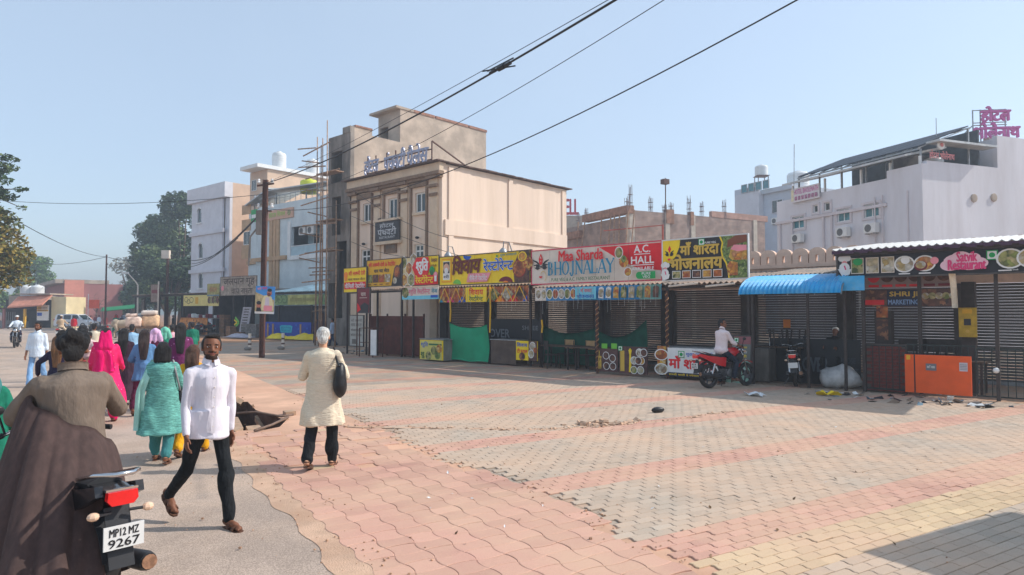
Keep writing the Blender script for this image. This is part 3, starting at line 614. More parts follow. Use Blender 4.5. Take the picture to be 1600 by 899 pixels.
for px in (497, 506, 512.5, 521, 530):           # bamboo scaffold: standing poles, then ledgers
    x, z = ROW.L(px, 240, 3.2); b = ROW.w(x, 3.2 - random.random() * .4); mb = MB(); hgt = {497: 11.9, 506: 11.3, 512.5: 11.6, 521: 12.5, 530: 8.0}[px]
    mb.tube([(0, 0, 0), (.06, 0, hgt * .5), (-.03 + .1 * random.random(), 0, hgt)], [.048, .04, .028], 6)
    one('scaffold_pole', {497: 'slim bamboo scaffold pole standing farthest from the cement tower', 506: 'bamboo scaffold pole just outside the corner of the cement tower', 512.5: 'bamboo scaffold pole right on the corner edge of the cement tower', 521: 'tallest bamboo scaffold pole rising above the cement tower roof', 530: 'short bamboo scaffold pole before the middle of the cement tower'}[px], 'scaffold pole', mb, m_bam, b, ROW.rz, 180, 'bamboo scaffold on the cement tower')
mb = MB(); x0 = X(497) - gl - .2
for z, a, b, dz in ((3.6, 0, 2.8, .1), (5.2, -.3, 3.2, .25), (6.9, 0, 3.3, -.1), (8.1, -.2, 2.6, .2), (9.6, .3, 3.6, .15), (10.4, -.5, 2.2, -.3), (11.0, 0, 2.6, .4), (11.5, -.6, 1.2, -.2)):
    mb.tube([(x0 + a, -.95, z), (x0 + b, -.85, z + dz)], .04, 5)
for z in (5.3, 7.0, 9.7): mb.box(x0 + 1.4, x0 + 3.2, -.95, -.3, z, z + .05)
for k in range(9): x, z = x0 + random.uniform(.2, 2.5), random.uniform(3, 11); mb.tube([(x, -1.3, z), (x + random.uniform(-.4, .4), .1, z + random.uniform(-.2, .3))], .035, 5)
mb.build('scaffold_ledger', m_bam, raw, kind='stuff')
# ---- brick shell under construction -------------------------------------------
BF = Frame(at(985, 488, 47), 62); bz = BF.Z(985, 320); shell = thing('brick_shell', 'half built bare brick building with reinforcing bars standing on top', 'building', BF.w(0, 0), BF.rz)
m_brick = brickmat('brown_brick', lin((166, 134, 120)), lin((140, 118, 110)), lin((168, 156, 146))); m_pier = mat('pale_pier', lin((190, 180, 166)), .9, .1, 3)
LEN = BF.LX(1195, 345, 0)[0]; xL = BF.X(884); bh = BF.Z(905, 332)
hsB = [(BF.X(888), BF.X(906), 0, 5.6), (BF.X(938), BF.X(957), 0, 6.4)]
mb = MB(); mb.holes(xL, -.35, 0, bz - .75, 0, .23, hsB); mb.box(-.24, 0, .4, LEN, 0, bz - .35); mb.box(xL, xL + .2, .23, 6, 0, bz - 2); mb.build('wall', m_brick, shell)
MB().box(xL + .3, -.4, 2.5, 2.55, 0, 6).build('interior_shade_panel', m_void, shell)  # black panel painting the shade behind the brick openings
mb = MB(); mb.box(-.4, .03, -.05, .4, 0, bz - .3)
for px in (1043, 1083, 1180): y = BF.LX(px, 400, 0)[0]; mb.box(-.2, .06, y - .2, y + .2, 0, bz - .3)
mb.box(.001, .05, .45, LEN, 5.0, 5.14); mb.parts('pier', m_pier, shell)
m_ply = mat('shutter_board', lin((150, 112, 92)), .85, .25, 3)
mb = MB(); mb.box(BF.X(915), .1, -.3, .3, bz - .6, bz - .05); mb.box(xL - .3, BF.X(912), -.4, .3, bz - 1.75, bz - 1.2)
y0 = BF.LX(1046, 340, 0)[0]
for a, b in ((1040, 1052), (1078, 1083)): mb.box(-.25, .1, BF.LX(a, 340, 0)[0], BF.LX(b, 340, 0)[0], bz - 1.1, bz - .1)
mb.parts('beam_shuttering', m_ply, shell); mb = MB(); mb.box(-.26, .03, BF.LX(1112, 340, 0)[0], LEN + .3, bz - .349, bz + .1); mb.build('parapet', mat('pink_render', lin((176, 140, 126)), .9, .15, 2), shell)
mb = MB()
for px in (893, 903, 928, 945, 953, 960, 975, 982): x = BF.X(px, -.8); mb.tube([(x, -.5 - random.random(), 0), (x + random.uniform(-.3, .3), -.25, bz - .5)], .05, 6)
mb.build('timber_prop', m_bam, shell, kind='stuff')
m_rebar = mat('rebar', lin((140, 128, 130)), .8, .2, 9)
def rebars(par, loc, n, h, w): 
    mb = MB()
    for k in range(n): a, b = (k % 3 - 1) * w, (k // 3 - .5) * w; mb.tube([(a, b, 0), (a + random.uniform(-.06, .06), b + random.uniform(-.06, .06), h * random.uniform(.8, 1))], .022, 4)
    for z in (h * .3, h * .6): mb.box(-w * 1.1, w * 1.1, -w, w, z, z + .03)
    return mb.build('rebar_cluster', m_rebar, par, loc)
for px, py, h, v in ((985, 318, 1.9, 0.2), (980, 316, 1.0, -.2), (904, 330, 1.0, 1), (916, 330, 1.2, .8), (930, 322, .6, .6)): q = BF.L(px, 330, v); rebars(shell, (q[0], v, bz - .4), 6, h, .13)
for px, h in ((1018, 1.1), (1050, .9), (1078, 1.5), (1098, 1.2), (1133, 1.5), (1040, .7)): rebars(shell, (-.1, BF.LX(px, 330, 0)[0], bz - .35), 6, h, .13)
mb = MB(); y = BF.LX(1040, 330, 0)[0]; mb.tube([(.0, y, bz - .3), (-.1, y + .1, bz + 2.2)], .04, 6); mb.box(-.3, .1, y - .2, y + .3, bz + 1.75, bz + 2.1); mb.build('lamp_mast', m_rust, shell)
mb = MB(); y = BF.LX(1027, 390, 0)[0]; mb.bar((.6, y, 0), (.6, y, bz - 1.3), .09); mb.bar((.6, y, bz - 1.35), (-.3, -2.0, bz - 1.9), .07); mb.build('steel_prop', mat('red_oxide', lin((168, 70, 48)), .7, .2, 6), shell)
# red letters of a hotel far behind
fl = thing('roof_sign', 'small red roof letters seen beyond the end of the cream hotel', 'sign', at(889, 340, 70)); mb = MB(); mb.box(-.6, 1.4, 0, .3, -6.5, .2); mb.build('stair_head', m_grey, fl); text(fl, 'ELL', (-.4, .3, 1.0, 1.9), mat('red_letter', lin((196, 60, 74)), .5), 0, .04)
# ---- white block with a tank -------------------------------------------------
WF = Frame(at(1188, 488, 62), 62); wz = WF.Z(1188, 298)
wb = thing('white_building', 'plain white block with a water tank on a red stand on its roof', 'building', WF.w(0, 0), WF.rz)
m_wp = mat('white_wash', lin((206, 208, 216)), .85, .05, .8, dust=lin((170, 172, 180)), dscale=.5, damt=.4); m_wp2 = mat('bluish_wash', lin((186, 194, 206)), .85, .06, .8)
x0 = WF.X(1150); mb = MB(); mb.box(x0, 0, 0, 9, 0, wz); mb.build('wall', m_wp, wb); mb = MB(); mb.box(.01, 3.2, 0.6, 9, 0, wz - .3); mb.box(-.1, 3.4, .3, 9, wz - .295, wz + .1); mb.box(x0, .0, .0, .2, wz + .002, wz + .5); mb.build('rear_wing', m_wp2, wb)
for i in range(4): window(wb, x0 + .9 + i * .85, x0 + 1.6 + i * .85, wz + .05, wz + .85, -.05, m_teal, m_steel, 0, name='roof_window')
window(wb, 1.0, 2.2, wz - 2.2, wz - 1.0, .55, m_glass, m_wp, 1); acunit(wb, 1.1, wz - 3.2, .3)
tank('white water tank raised on a red steel stand above a white block', WF.w(WF.X(1178) , 1.2, WF.Z(1178, 278, 1.2)), .58, 1.05, group='white roof tanks', stand=1.1)
tank('squat white water tank on the roof beside the lavender hotel', WF.w(2.2, 2.6, wz + .1), .95, 1.55, group='white roof tanks')
# ---- lavender hotel on the right ---------------------------------------------
HF = Frame(at(1447, 488, 31), 70); hz = HF.Z(1447, 254); m_lav = mat('lavender_plaster', lin((216, 214, 219)), .88, .05, .7, .1, 30, stretch=(.8, .8, .16), dust=lin((190, 184, 186)), dscale=.9, damt=.55)
m_lav2 = mat('lavender_trim', lin((206, 198, 200)), .85, .05, 1)
lav = thing('lavender_hotel', 'pale lavender hotel with teal windows, outdoor air conditioners and a solar roof', 'building', HF.w(0, 0), HF.rz)
x0 = HF.X(1216); xs = HF.X(1391); zl = HF.Z(1391, 278); hs = []
for a, b, c, d in ((1241, 1259, 338, 357), (1311, 1331, 326, 346), (1353.5, 1377, 318, 339), (1273.5, 1281, 320, 332), (1291, 1300, 316, 329)): m = (a + b) / 2; hs.append((HF.X(a), HF.X(b), HF.Z(m, d), HF.Z(m, c)))
mb = MB(); mb.holes(x0, xs, 0, zl, 0, .25, hs); mb.box(xs, 0, -.06, .25, 0, hz); mb.build('front_wall', m_lav, lav)
mb = MB(); mb.box(-.25, 0, .25, 18, 0, hz + .15); y1_ = HF.LX(1559, 262, 0)[0]; mb.box(-.25, -.005, y1_, 18, hz + .152, HF.LX(1575, 214, 0)[1]); mb.box(-4, -.26, y1_ + .05, y1_ + .3, hz - 1.2, HF.LX(1575, 214, 0)[1] - .1); mb.build('side_wall', m_lav, lav)
MB().box(x0 + .1, -.3, .9, .95, .1, zl - .3).build('interior_shade_panel', m_void, lav)  # black panel painting the indoor shade behind the lavender front
mb = MB(); mb.box(x0, xs - .005, -.12, 0, zl - 1.35, zl - 1.2); 
for px in (1222, 1241, 1290, 1303): x = HF.X(px); mb.box(x - .05, x + .05, -.1, 0, 0, zl - 1.36)
mb.build('string_course', m_lav2, lav); mb = MB(); mb.box(x0 - .2, xs, .3, 14, zl - .9, zl - .7); mb.box(xs, -.26, .3, 14, zl - .9, zl - .7); mb.build('terrace_slab', m_grey, lav)
for i, h in enumerate(hs):
    window(lav, h[0], h[1], h[2], h[3], .08, m_teal if i < 3 else m_glass, m_wfr, 1 if i < 3 else 0, .05); c = MB(); c.box(h[0] - .14, h[1] + .14, -.05, 0, h[2] - .12, h[2] - .005); c.box(h[0] - .14, h[0] - .005, -.05, 0, h[2], h[3]); c.box(h[1] + .005, h[1] + .14, -.05, 0, h[2], h[3]); c.box(h[0] - .14, h[1] + .14, -.05, 0, h[3] + .005, h[3] + .12); c.build('window_trim', m_lav2, lav)
    if i < 3: acunit(lav, (h[0] + h[1]) / 2 - .2, h[2] - .82, -.36, .7, .48)
for px, py in ((1521, 310), (1552, 309)): y, z = HF.LX(px, py, 0); MB().lathe([(.2, 0), (.2, .06), (.14, .07)], (0, y, z), 12, ax='x').build('vent_ring', m_grey, lav)
for i in range(3):
    x = HF.X((1372, 1384, 1424)[i]); mb = MB(); mb.bar((x, -.1, 0), (x, -.1, zl - .8), .05); mb.build('drain_pipe', m_lav2, lav)
# terrace roof: solar panels over a sheet roof on posts
m_solar = mat('solar_panel', (.018, .028, .045), .55, .3, 4, spec=.15); m_sheet = mat('zinc_sheet', (.5, .5, .49), .45, .15, 2, metal=.4)
A, Bq = HF.X(1246), -.3; sol = thing('solar_roof', 'rows of dark solar panels tilted over the terrace of the lavender hotel', 'solar roof', HF.w(0, 0), HF.rz)
zA, zB = HF.Z(1250, 268), HF.Z(1445, 220)
zF, zK = HF.Z(1445, 227, .2), HF.Z(1445, 216, 3.6); n = 9
for k in range(n):
    xa = A + (Bq - A) * k / n; xb = A + (Bq - A) * (k + 1) / n - .06
    for r in range(2):
        ya, yb = .2 + r * 1.7, .2 + r * 1.7 + 1.62; za_, zb_ = zF + (zK - zF) / 2 * r, zF + (zK - zF) / 2 * (r + 1) - .02
        mb = MB(); mb.add([(xa, ya, za_), (xb, ya, za_), (xb, yb, zb_), (xa, yb, zb_), (xa, ya, za_ + .05), (xb, ya, za_ + .05), (xb, yb, zb_ + .05), (xa, yb, zb_ + .05)], [(3, 2, 1, 0), (4, 5, 6, 7), (0, 1, 5, 4), (1, 2, 6, 5), (2, 3, 7, 6), (3, 0, 4, 7)]); mb.build('solar_panel', m_solar, sol)
mb = MB()
for k in range(n + 1): x = A + (Bq - A) * k / n; mb.bar((x - .03, .15, zF - .07), (x - .03, 3.6, zK - .07), .05)
mb.bar((A, .2, zF - .1), (Bq, .2, zF - .1), .07); mb.bar((A, 3.5, zK - .12), (Bq, 3.5, zK - .12), .07)
for k in range(6):
    x = A + (Bq - A) * k / 5; mb.bar((x, .25, zl - .69), (x, .25, zF - .1), .07); mb.bar((x, 3.4, zl - .69), (x, 3.4, zK - .15), .07)
mb.build('panel_frame', m_steel, sol)
sh = thing('terrace_canopy', 'grey sheet canopy on posts round the terrace below the solar panels', 'canopy', HF.w(0, 0), HF.rz)
z2 = HF.Z(1393, 246, -.5); mb = MB(); mb.add([(x0 + 1, -.5, z2 - .1), (Bq - .2, -.5, z2 - .1), (Bq - .2, 2.2, z2 + .5), (x0 + 1, 2.2, z2 + .5), (x0 + 1, -.5, z2), (Bq - .2, -.5, z2), (Bq - .2, 2.2, z2 + .6), (x0 + 1, 2.2, z2 + .6)], [(3, 2, 1, 0), (4, 5, 6, 7), (0, 1, 5, 4), (1, 2, 6, 5), (2, 3, 7, 6), (3, 0, 4, 7)]); mb.build('roof_sheet', m_sheet, sh)
mb = MB()
for px in (1240, 1290, 1347, 1393, 1440): x = HF.X(px); mb.bar((x, .1, zl - .69), (x, .1, z2 - .1), .09)
mb.parts('post', m_wfr, sh)
mb = MB(); mb.box(-.3, .4, .6, HF.LX(1545, 230, 0)[0], HF.LX(1480, 226, 0)[1], HF.LX(1480, 226, 0)[1] + .1); mb.build('side_sheet', m_sheet, sh)
mb = MB(); mb.box(-2.6, -2.4, 1.0, y1_, hz - .9, hz + 1.1); mb.build('terrace_wall', mat('terrace_dark', lin((92, 80, 76)), .9, .25, 2), lav)
for a, b in ((1495, 1528), (1543, 1558)): MB().box(-2.2, -1.9, HF.LX(a, 250, -2)[0], HF.LX(b, 250, -2)[0], hz - .5, HF.LX((a + b) / 2, 216 if a > 1530 else 240, -2)[1]).build('brick_wall', m_brick, lav)
MB().box(A, -.4, 4.2, 4.3, zl - .69, zK - .1).build('terrace_back', mat('terrace_slate', lin((74, 84, 92)), .9, .3, 1), lav); tank('white tank lying behind the pink terrace letters of the lavender hotel', HF.w(-1.5, HF.LX(1458, 240, -1.5)[0], hz - .2), .45, 1.0, group='white roof tanks')
m_pinkl = mat('pink_letter', lin((196, 96, 160)), .45, .08, 6); m_coral = mat('coral_letter', lin((206, 120, 120)), .5)
bp = MB(); ya, za_ = HF.LX(1452, 251, .1); yb = HF.LX(1491, 251, .1)[0]; tb = thing('terrace_sign', 'coral letters with a round emblem on the terrace edge of the lavender hotel', 'sign', HF.w(.12, ya, hz + .2), HF.rz + PI / 2)
text(tb, 'होटल भोलेनाथ', (0, 0, yb - ya, .42), m_coral, 0, .035); MB().lathe([(.22, 0), (.22, .06)], ((yb - ya) * .5, .02, .72), 18, ax='y').build('emblem', m_white, tb); MB().lathe([(.1, -.01), (.1, .0)], ((yb - ya) * .5, 0, .72), 12, ax='y').build('emblem_mark', m_coral, tb)
x, z = HF.L(1240, 318); sb = thing('hotel_banner', 'white banner with pink lettering on the left parapet of the lavender hotel', 'banner', HF.w(x, -.16, z), HF.rz); w = HF.X(1287) - x; h = HF.Z(1262, 294) - HF.Z(1262, 316)
MB().box(0, w, -.02, .02, 0, h).build('sheet', mat('banner_white', (.7, .66, .68), .6, .06, 3), sb); B = Board(sb, w, h, -.022); B.txt('HOTEL BHOLENATH', .12, .55, .97, .9, m_pinkl, .03); B.rect(.01, .1, .1, .9, mat('cream_print', (.75, .68, .45)))
for k in range(7): B.rect(.14 + k * .12, .12, .23 + k * .12, .4, mat('mauve_print', lin((176, 120, 150)), .7, .3, 8))
B.done()
RS = Frame(at(1522, 215, 34), 8); ps = thing('pink_roof_sign', 'big pink Hindi hotel letters on a frame above the lavender hotel', 'sign', (RS.P.x, RS.P.y, at(1522, 215, 34).z), RS.rz); u = 34 / 1060
for s, a, b, c, d in (('होटल', 11, 53, 22, 48), ('भोलेनाथ', 0, 66, -2, 22)):
    o = text(ps, s, (a * u, c * u, b * u, d * u), m_pinkl, 0, .045, name='roof_lettering'); q = o.modifiers.new('depth', 'SOLIDIFY'); q.thickness = .1; q.offset = 0
mb = MB()
for x in (1, 12, 30, 48): mb.bar((x * u, .15, -1.2), (x * u, .15, 45 * u), .045)
for z in (20, 24, 44): mb.bar((1 * u, .15, z * u), (50 * u, .15, z * u), .04)
mb.bar((1 * u, .2, 20 * u), (-28 * u, .6, -12 * u), .05); mb.build('letter_frame', m_steel, ps)
for px, lb in ((1463, 'thin lightning rod above the right end of the solar roof'), (1240, 'thin aerial mast beside the left end of the solar roof')):
    b = at(px, 270, 33); one('aerial_mast', lb, 'mast', MB().tube([(0, 0, -1), (.05, 0, 2.7 if px > 1300 else 1.4)], .018, 5), m_steel, b, group='roof aerials')
# ================================================================ THE ROW OF FOOD STALLS
RX = lambda px, v=0., py=480: ROW.X(px, v, py)
RZ = lambda px, py, v=0.: ROW.Z(px, py, v)
def flat(name, c, rough=.55, var=.05, sc=3.): return mat(name, c, rough, var, sc, .25, 2.2)
P_YEL, P_RED, P_WHT, P_BLK = flat('print_yellow', lin((250, 214, 20))), flat('print_red', lin((228, 24, 34))), flat('print_white', (.82, .81, .78)), flat('print_black', (.025, .024, .028))
P_GRN, P_DGR, P_BLU, P_TEAL = flat('print_green', lin((20, 160, 80))), flat('print_dark_green', lin((50, 110, 60))), flat('print_blue', lin((24, 90, 190))), flat('print_teal', lin((24, 140, 166)))
P_PINK, P_ORG, P_GOLD, P_MAR, P_BRN = flat('print_pink', lin((240, 150, 160))), flat('print_orange', lin((250, 140, 30))), flat('print_gold', lin((214, 176, 70))), flat('print_maroon', lin((120, 30, 44))), flat('print_brown', lin((110, 40, 20)))
P_CRM, P_HOT, P_AMB, P_NAVY, P_CYAN = flat('print_cream', lin((226, 212, 196))), flat('print_hot_pink', lin((226, 60, 120))), flat('print_amber', lin((230, 176, 30))), flat('print_navy', lin((24, 30, 60))), flat('print_cyan', lin((120, 205, 225)))
P_LGRN = flat('print_lime', lin((120, 200, 70)))
F1 = food('food_curry', [lin((120, 40, 20)), lin((220, 120, 40)), lin((190, 60, 30)), lin((240, 190, 90))]); F2 = food('food_green', [lin((60, 80, 30)), lin((150, 160, 70)), lin((220, 200, 140)), lin((110, 120, 50))])
F3 = food('food_rice', [lin((230, 220, 190)), lin((200, 170, 100)), lin((240, 235, 220)), lin((150, 110, 60))]); F4 = food('food_dark', [lin((60, 40, 34)), lin((130, 80, 60)), lin((90, 50, 40)), lin((180, 120, 80))])
F5 = food('food_paneer', [lin((240, 150, 40)), lin((250, 200, 80)), lin((200, 90, 30)), lin((250, 220, 150))]); F6 = food('food_peas', [lin((90, 120, 40)), lin((150, 180, 80)), lin((70, 90, 34)), lin((190, 205, 120))], 14)
m_fr = mat('sign_frame', lin((90, 84, 80)), .6, .2, 6, metal=.4)
def board(name, label, cat, q, v=0., m=None, th=.05, group=None, frame=None, parent=None, lean=0.):
    pl, tl, bl, pr, tr, br = q; xl_, zb0 = ROW.L(pl, bl, v); zt0 = RZ(pl, tl, v); xr_, zb1 = ROW.L(pr, br, v); zt1 = RZ(pr, tr, v)
    w = xr_ - xl_; zb = (zb0 + zb1) / 2; h = (zt0 + zt1) / 2 - zb; o = thing(name, label, cat, ROW.w(xl_, v, zb), ROW.rz, group)
    if lean: o.rotation_euler = (-R(lean), 0, ROW.rz)
    MB().box(0, w, -.025, th - .025, 0, h).build('panel', m or P_WHT, o)
    if frame:
        f = MB(); t = .035; f.box(-t, w + t, -.04, .03, h, h + t); f.box(-t, w + t, -.04, .03, -t, 0); f.box(-t, 0, -.04, .03, 0, h); f.box(w, w + t, -.04, .03, 0, h); f.build('frame', frame, o)
    B = Board(o, w, h); return B
def veg(B, u, v, s=.1):
    q = B.H / B.W; B.rect(u - s * q, v - s, u + s * q, v + s, P_GRN); B.rect(u - s * q * .8, v - s * .8, u + s * q * .8, v + s * .8, P_WHT); B.disc(u, v, s * .55, P_GRN, 12)
def plate(B, u, v, r, f, sx=1.): B.disc(u, v, r, P_WHT, 18, sx=sx); B.disc(u, v, r * .84, f, 18, sx=sx)
# S1
B = board('shop_sign', 'small yellow and red sign at the far end of the stall row', 'sign', (538, 421, 457, 573, 417, 456), -.2, P_YEL, frame=m_fr)
B.rect(.02, .12, .98, .42, P_RED); B.txt('श्री लक्ष्मी देवी', .22, .68, .95, .9, P_RED, .03); B.txt('चाय नाश्ता सेंटर', .2, .48, .95, .6, P_BRN, .02); B.txt('फैमिली रेस्टोरेंट', .06, .16, .95, .38, P_WHT, .03); B.disc(.1, .72, .14, P_ORG); B.disc(.1, .56, .1, P_ORG); B.done()
# S2
B = board('shop_sign', 'amber sign with blue and red lines above four small food pictures', 'sign', (574, 408, 448, 628, 404, 446), -.1, P_AMB, frame=m_fr)
B.poly([(.72, 0), (1, 0), (1, .86), (.92, .72), (.78, .5)], P_BLK); B.disc(.88, .5, .26, F4, sx=.8); B.disc(.88, .5, .18, F1, sx=.8); B.disc(.82, .18, .12, F3)
B.txt('श्री लक्ष्मी देवी & रेस्टोरेंट', .06, .74, .84, .93, P_RED, .03); B.txt('चाय चाट सेंटर', .22, .52, .66, .68, P_NAVY, .03)
for i, f in enumerate((F2, F4, F1, F3)): B.rect(.02 + i * .175, .14, .175 + i * .175, .44, f)
for i in range(4): B.rect(.05 + i * .175, .05, .14 + i * .175, .08, P_BRN)
B.done()
# S3
B = board('shop_sign', 'red and yellow sign with honeycomb food pictures and white Hindi letters', 'sign', (629, 403, 446, 686, 401, 445), -.05, P_YEL, frame=m_fr)
B.rect(0, 0, .36, 1, flat('print_sand', lin((226, 206, 150))))
for u, v, f in ((.05, .84, F2), (.2, .62, F5), (.07, .2, F5), (.27, .2, F2), (.34, .92, F3)): B.disc(u, v, .26, P_WHT, 6, PI / 2, PI / 2 + 2 * PI, .8); B.disc(u, v, .23, f, 6, PI / 2, PI / 2 + 2 * PI, .8)
B.poly([(.3, .64), (.42, .98), (.74, .98), (.8, .62), (.72, .34), (.4, .3)], P_RED); B.rect(.37, 0, 1, .34, P_RED); B.txt('श्रुति', .42, .38, .74, .95, P_WHT, .045); B.txt('रेस्टोरेन्ट', .4, .06, .88, .34, P_YEL, .04)
B.txt('वेलकम', .82, .78, .98, .94, P_BRN, .03); B.txt('फैमिली', .82, .62, .97, .7, P_BRN, .03); B.disc(.85, .5, .14, P_GRN); B.disc(.85, .42, .1, P_DGR); B.disc(.95, .34, .1, P_PINK); B.rect(.92, .1, .98, .3, P_WHT); B.done()
B = board('shop_banner', 'faded white banner with pink Hindi lettering under the honeycomb sign', 'banner', (629, 449, 468, 686, 448, 468), .0, P_CRM, .02)
B.rect(0, 0, 1, .3, P_CYAN); B.disc(.1, .55, .42, F2); B.txt('श्रुति रेस्टोरेन्ट', .2, .3, .78, .92, P_HOT, .01); B.txt('वेज', .82, .5, .97, .9, P_TEAL, .02); B.rect(.8, .12, .98, .32, P_BLU); B.done()
# S4
B = board('shop_sign', 'long yellow sign with brown and blue Hindi letters and a framed portrait', 'sign', (688, 402, 443.5, 830, 392.5, 443), -.05, P_YEL, frame=m_fr)
B.disc(.33, 1, .16, P_BLU, 14, PI, 2 * PI, 1.3); B.disc(.21, 0, .18, P_LGRN, 14, 0, PI, 1.2); B.disc(.75, 0, .2, P_MAR, 14, 0, PI, 1.6); B.disc(.75, 0, .06, P_ORG, 14, 0, PI, 2)
B.rect(.025, .1, .145, .93, P_ORG); B.rect(.032, .13, .138, .9, P_YEL); B.rect(.045, .18, .127, .84, P_WHT); B.rect(.048, .42, .124, .82, P_BLK); B.disc(.086, .6, .17, flat('print_skin', lin((226, 178, 150))), sx=.9); B.disc(.086, .5, .12, P_WHT, sx=.8); B.txt('श्री', .055, .24, .118, .36, P_BLK, .02)
B.txt('शिवाय', .165, .36, .49, .99, P_BRN, .06, .14, .04); B.txt('रेस्टोरेन्ट', .52, .42, .83, .82, P_WHT, .085); B.txt('रेस्टोरेन्ट', .52, .42, .83, .82, P_BLU, .03)
B.poly([(.33, .06), (.56, .06), (.6, .36), (.35, .36)], P_PINK); B.txt('फैमिली रेस्टोरेंट', .36, .11, .56, .31, P_WHT, .02); B.txt('शुद्ध शाकाहारी', .7, .86, .87, .97, P_TEAL, .02); B.rect(.66, .86, .675, .93, P_GRN)
B.poly([(.85, 0), (1, 0), (1, 1), (.9, 1), (.86, .7), (.84, .4)], F4); B.disc(.9, .44, .3, P_MAR); B.disc(.9, .44, .27, F1); B.disc(.99, .6, .18, F1); B.disc(.93, .82, .16, P_YEL, sx=1.2); B.disc(.93, .82, .13, F5, sx=1.2)
for u in (.19, .43, .62, .82): B.rect(u, 0, u + .0016, 1, P_BRN)
B.done()
B = board('shop_banner', 'food banner of yellow edged diamonds under the long yellow sign', 'banner', (688, 449, 471, 826, 449, 473), .0, F1, .02)
fs = (F4, F1, F2, F1, F3, F5, F4)
for k in range(15):
    u = k / 14 + .0; B.poly([(u - .07, 1 if k % 2 else 0), (u, 0.5 - .5 if k % 2 else 1), (u + .07, 1 if k % 2 else 0)] if False else [(max(0, u - .068), .5), (u, .02), (min(1, u + .068), .5), (u, .98)], fs[k % 7]) if k % 2 else None
for k in range(0, 15, 2): u = k / 14; B.poly([(max(0, u - .05), 0), (min(1, u + .05), 0), (u, .4)], (P_TEAL, P_HOT, P_BLU, P_MAR, P_DGR, P_ORG, P_RED, P_BLU)[k // 2])
for k in range(14): B.line([(k / 14, 0 if k % 2 == 0 else 1), ((k + 1) / 14, 1 if k % 2 == 0 else 0)], .07, P_AMB); 
B.rect(.34, 0, .58, 1, P_YEL); B.txt('शिवाय', .38, .5, .54, .95, P_RED, .04); B.txt('रेस्टोरेन्ट', .38, .08, .54, .42, P_DGR, .03); B.done()
# S5
B = board('shop_sign', 'large cream and red sign reading Maa Sharda Bhojnalay in red and blue', 'sign', (832, 393, 443, 1034, 378, 438), -.05, P_CRM, frame=flat('print_rose', lin((214, 60, 90))))
B.poly([(.56, .97), (1, .97), (1, .24), (.86, .3), (.8, .4), (.72, .56)], P_RED); m_bl = flat('letter_blue', lin((20, 134, 170)))
# face emblem: brows, eyes, mark, lips, ring
B.line([(.01, .73), (.045, .66), (.07, .58)], [.02, .06, .03], P_BLK); B.line([(.15, .72), (.12, .66), (.095, .58)], [.02, .06, .03], P_BLK)
for s, c in ((-1, .052), (1, .115)): B.line([(c - .034, .56 if s < 0 else .5), (c, .58), (c + .034, .5 if s < 0 else .57)], [.02, .05, .02], P_BLK); B.disc(c, .51, .065, P_BLK); B.line([(c - .026, .5), (c, .44), (c + .026, .49)], [.02, .04, .02], P_BLK)
B.poly([(.083, .92), (.1, .76), (.097, .62), (.083, .56), (.069, .62), (.066, .76)], P_RED); B.poly([(.083, .84), (.091, .74), (.083, .66), (.075, .74)], P_CRM); B.disc(.083, .735, .035, P_RED)
B.poly([(.068, .2), (.083, .16), (.1, .2), (.09, .235), (.083, .222), (.076, .235)], P_RED)
for k in range(14): a = -1.2 + k * .28; B.line([(.112 + .022 * math.cos(a), .22 + .15 * math.sin(a)), (.112 + .022 * math.cos(a + .28), .22 + .15 * math.sin(a + .28))], .018, P_GOLD)
B.txt('Maa Sharda', .245, .63, .60, .94, P_RED, .045, .06, .0)
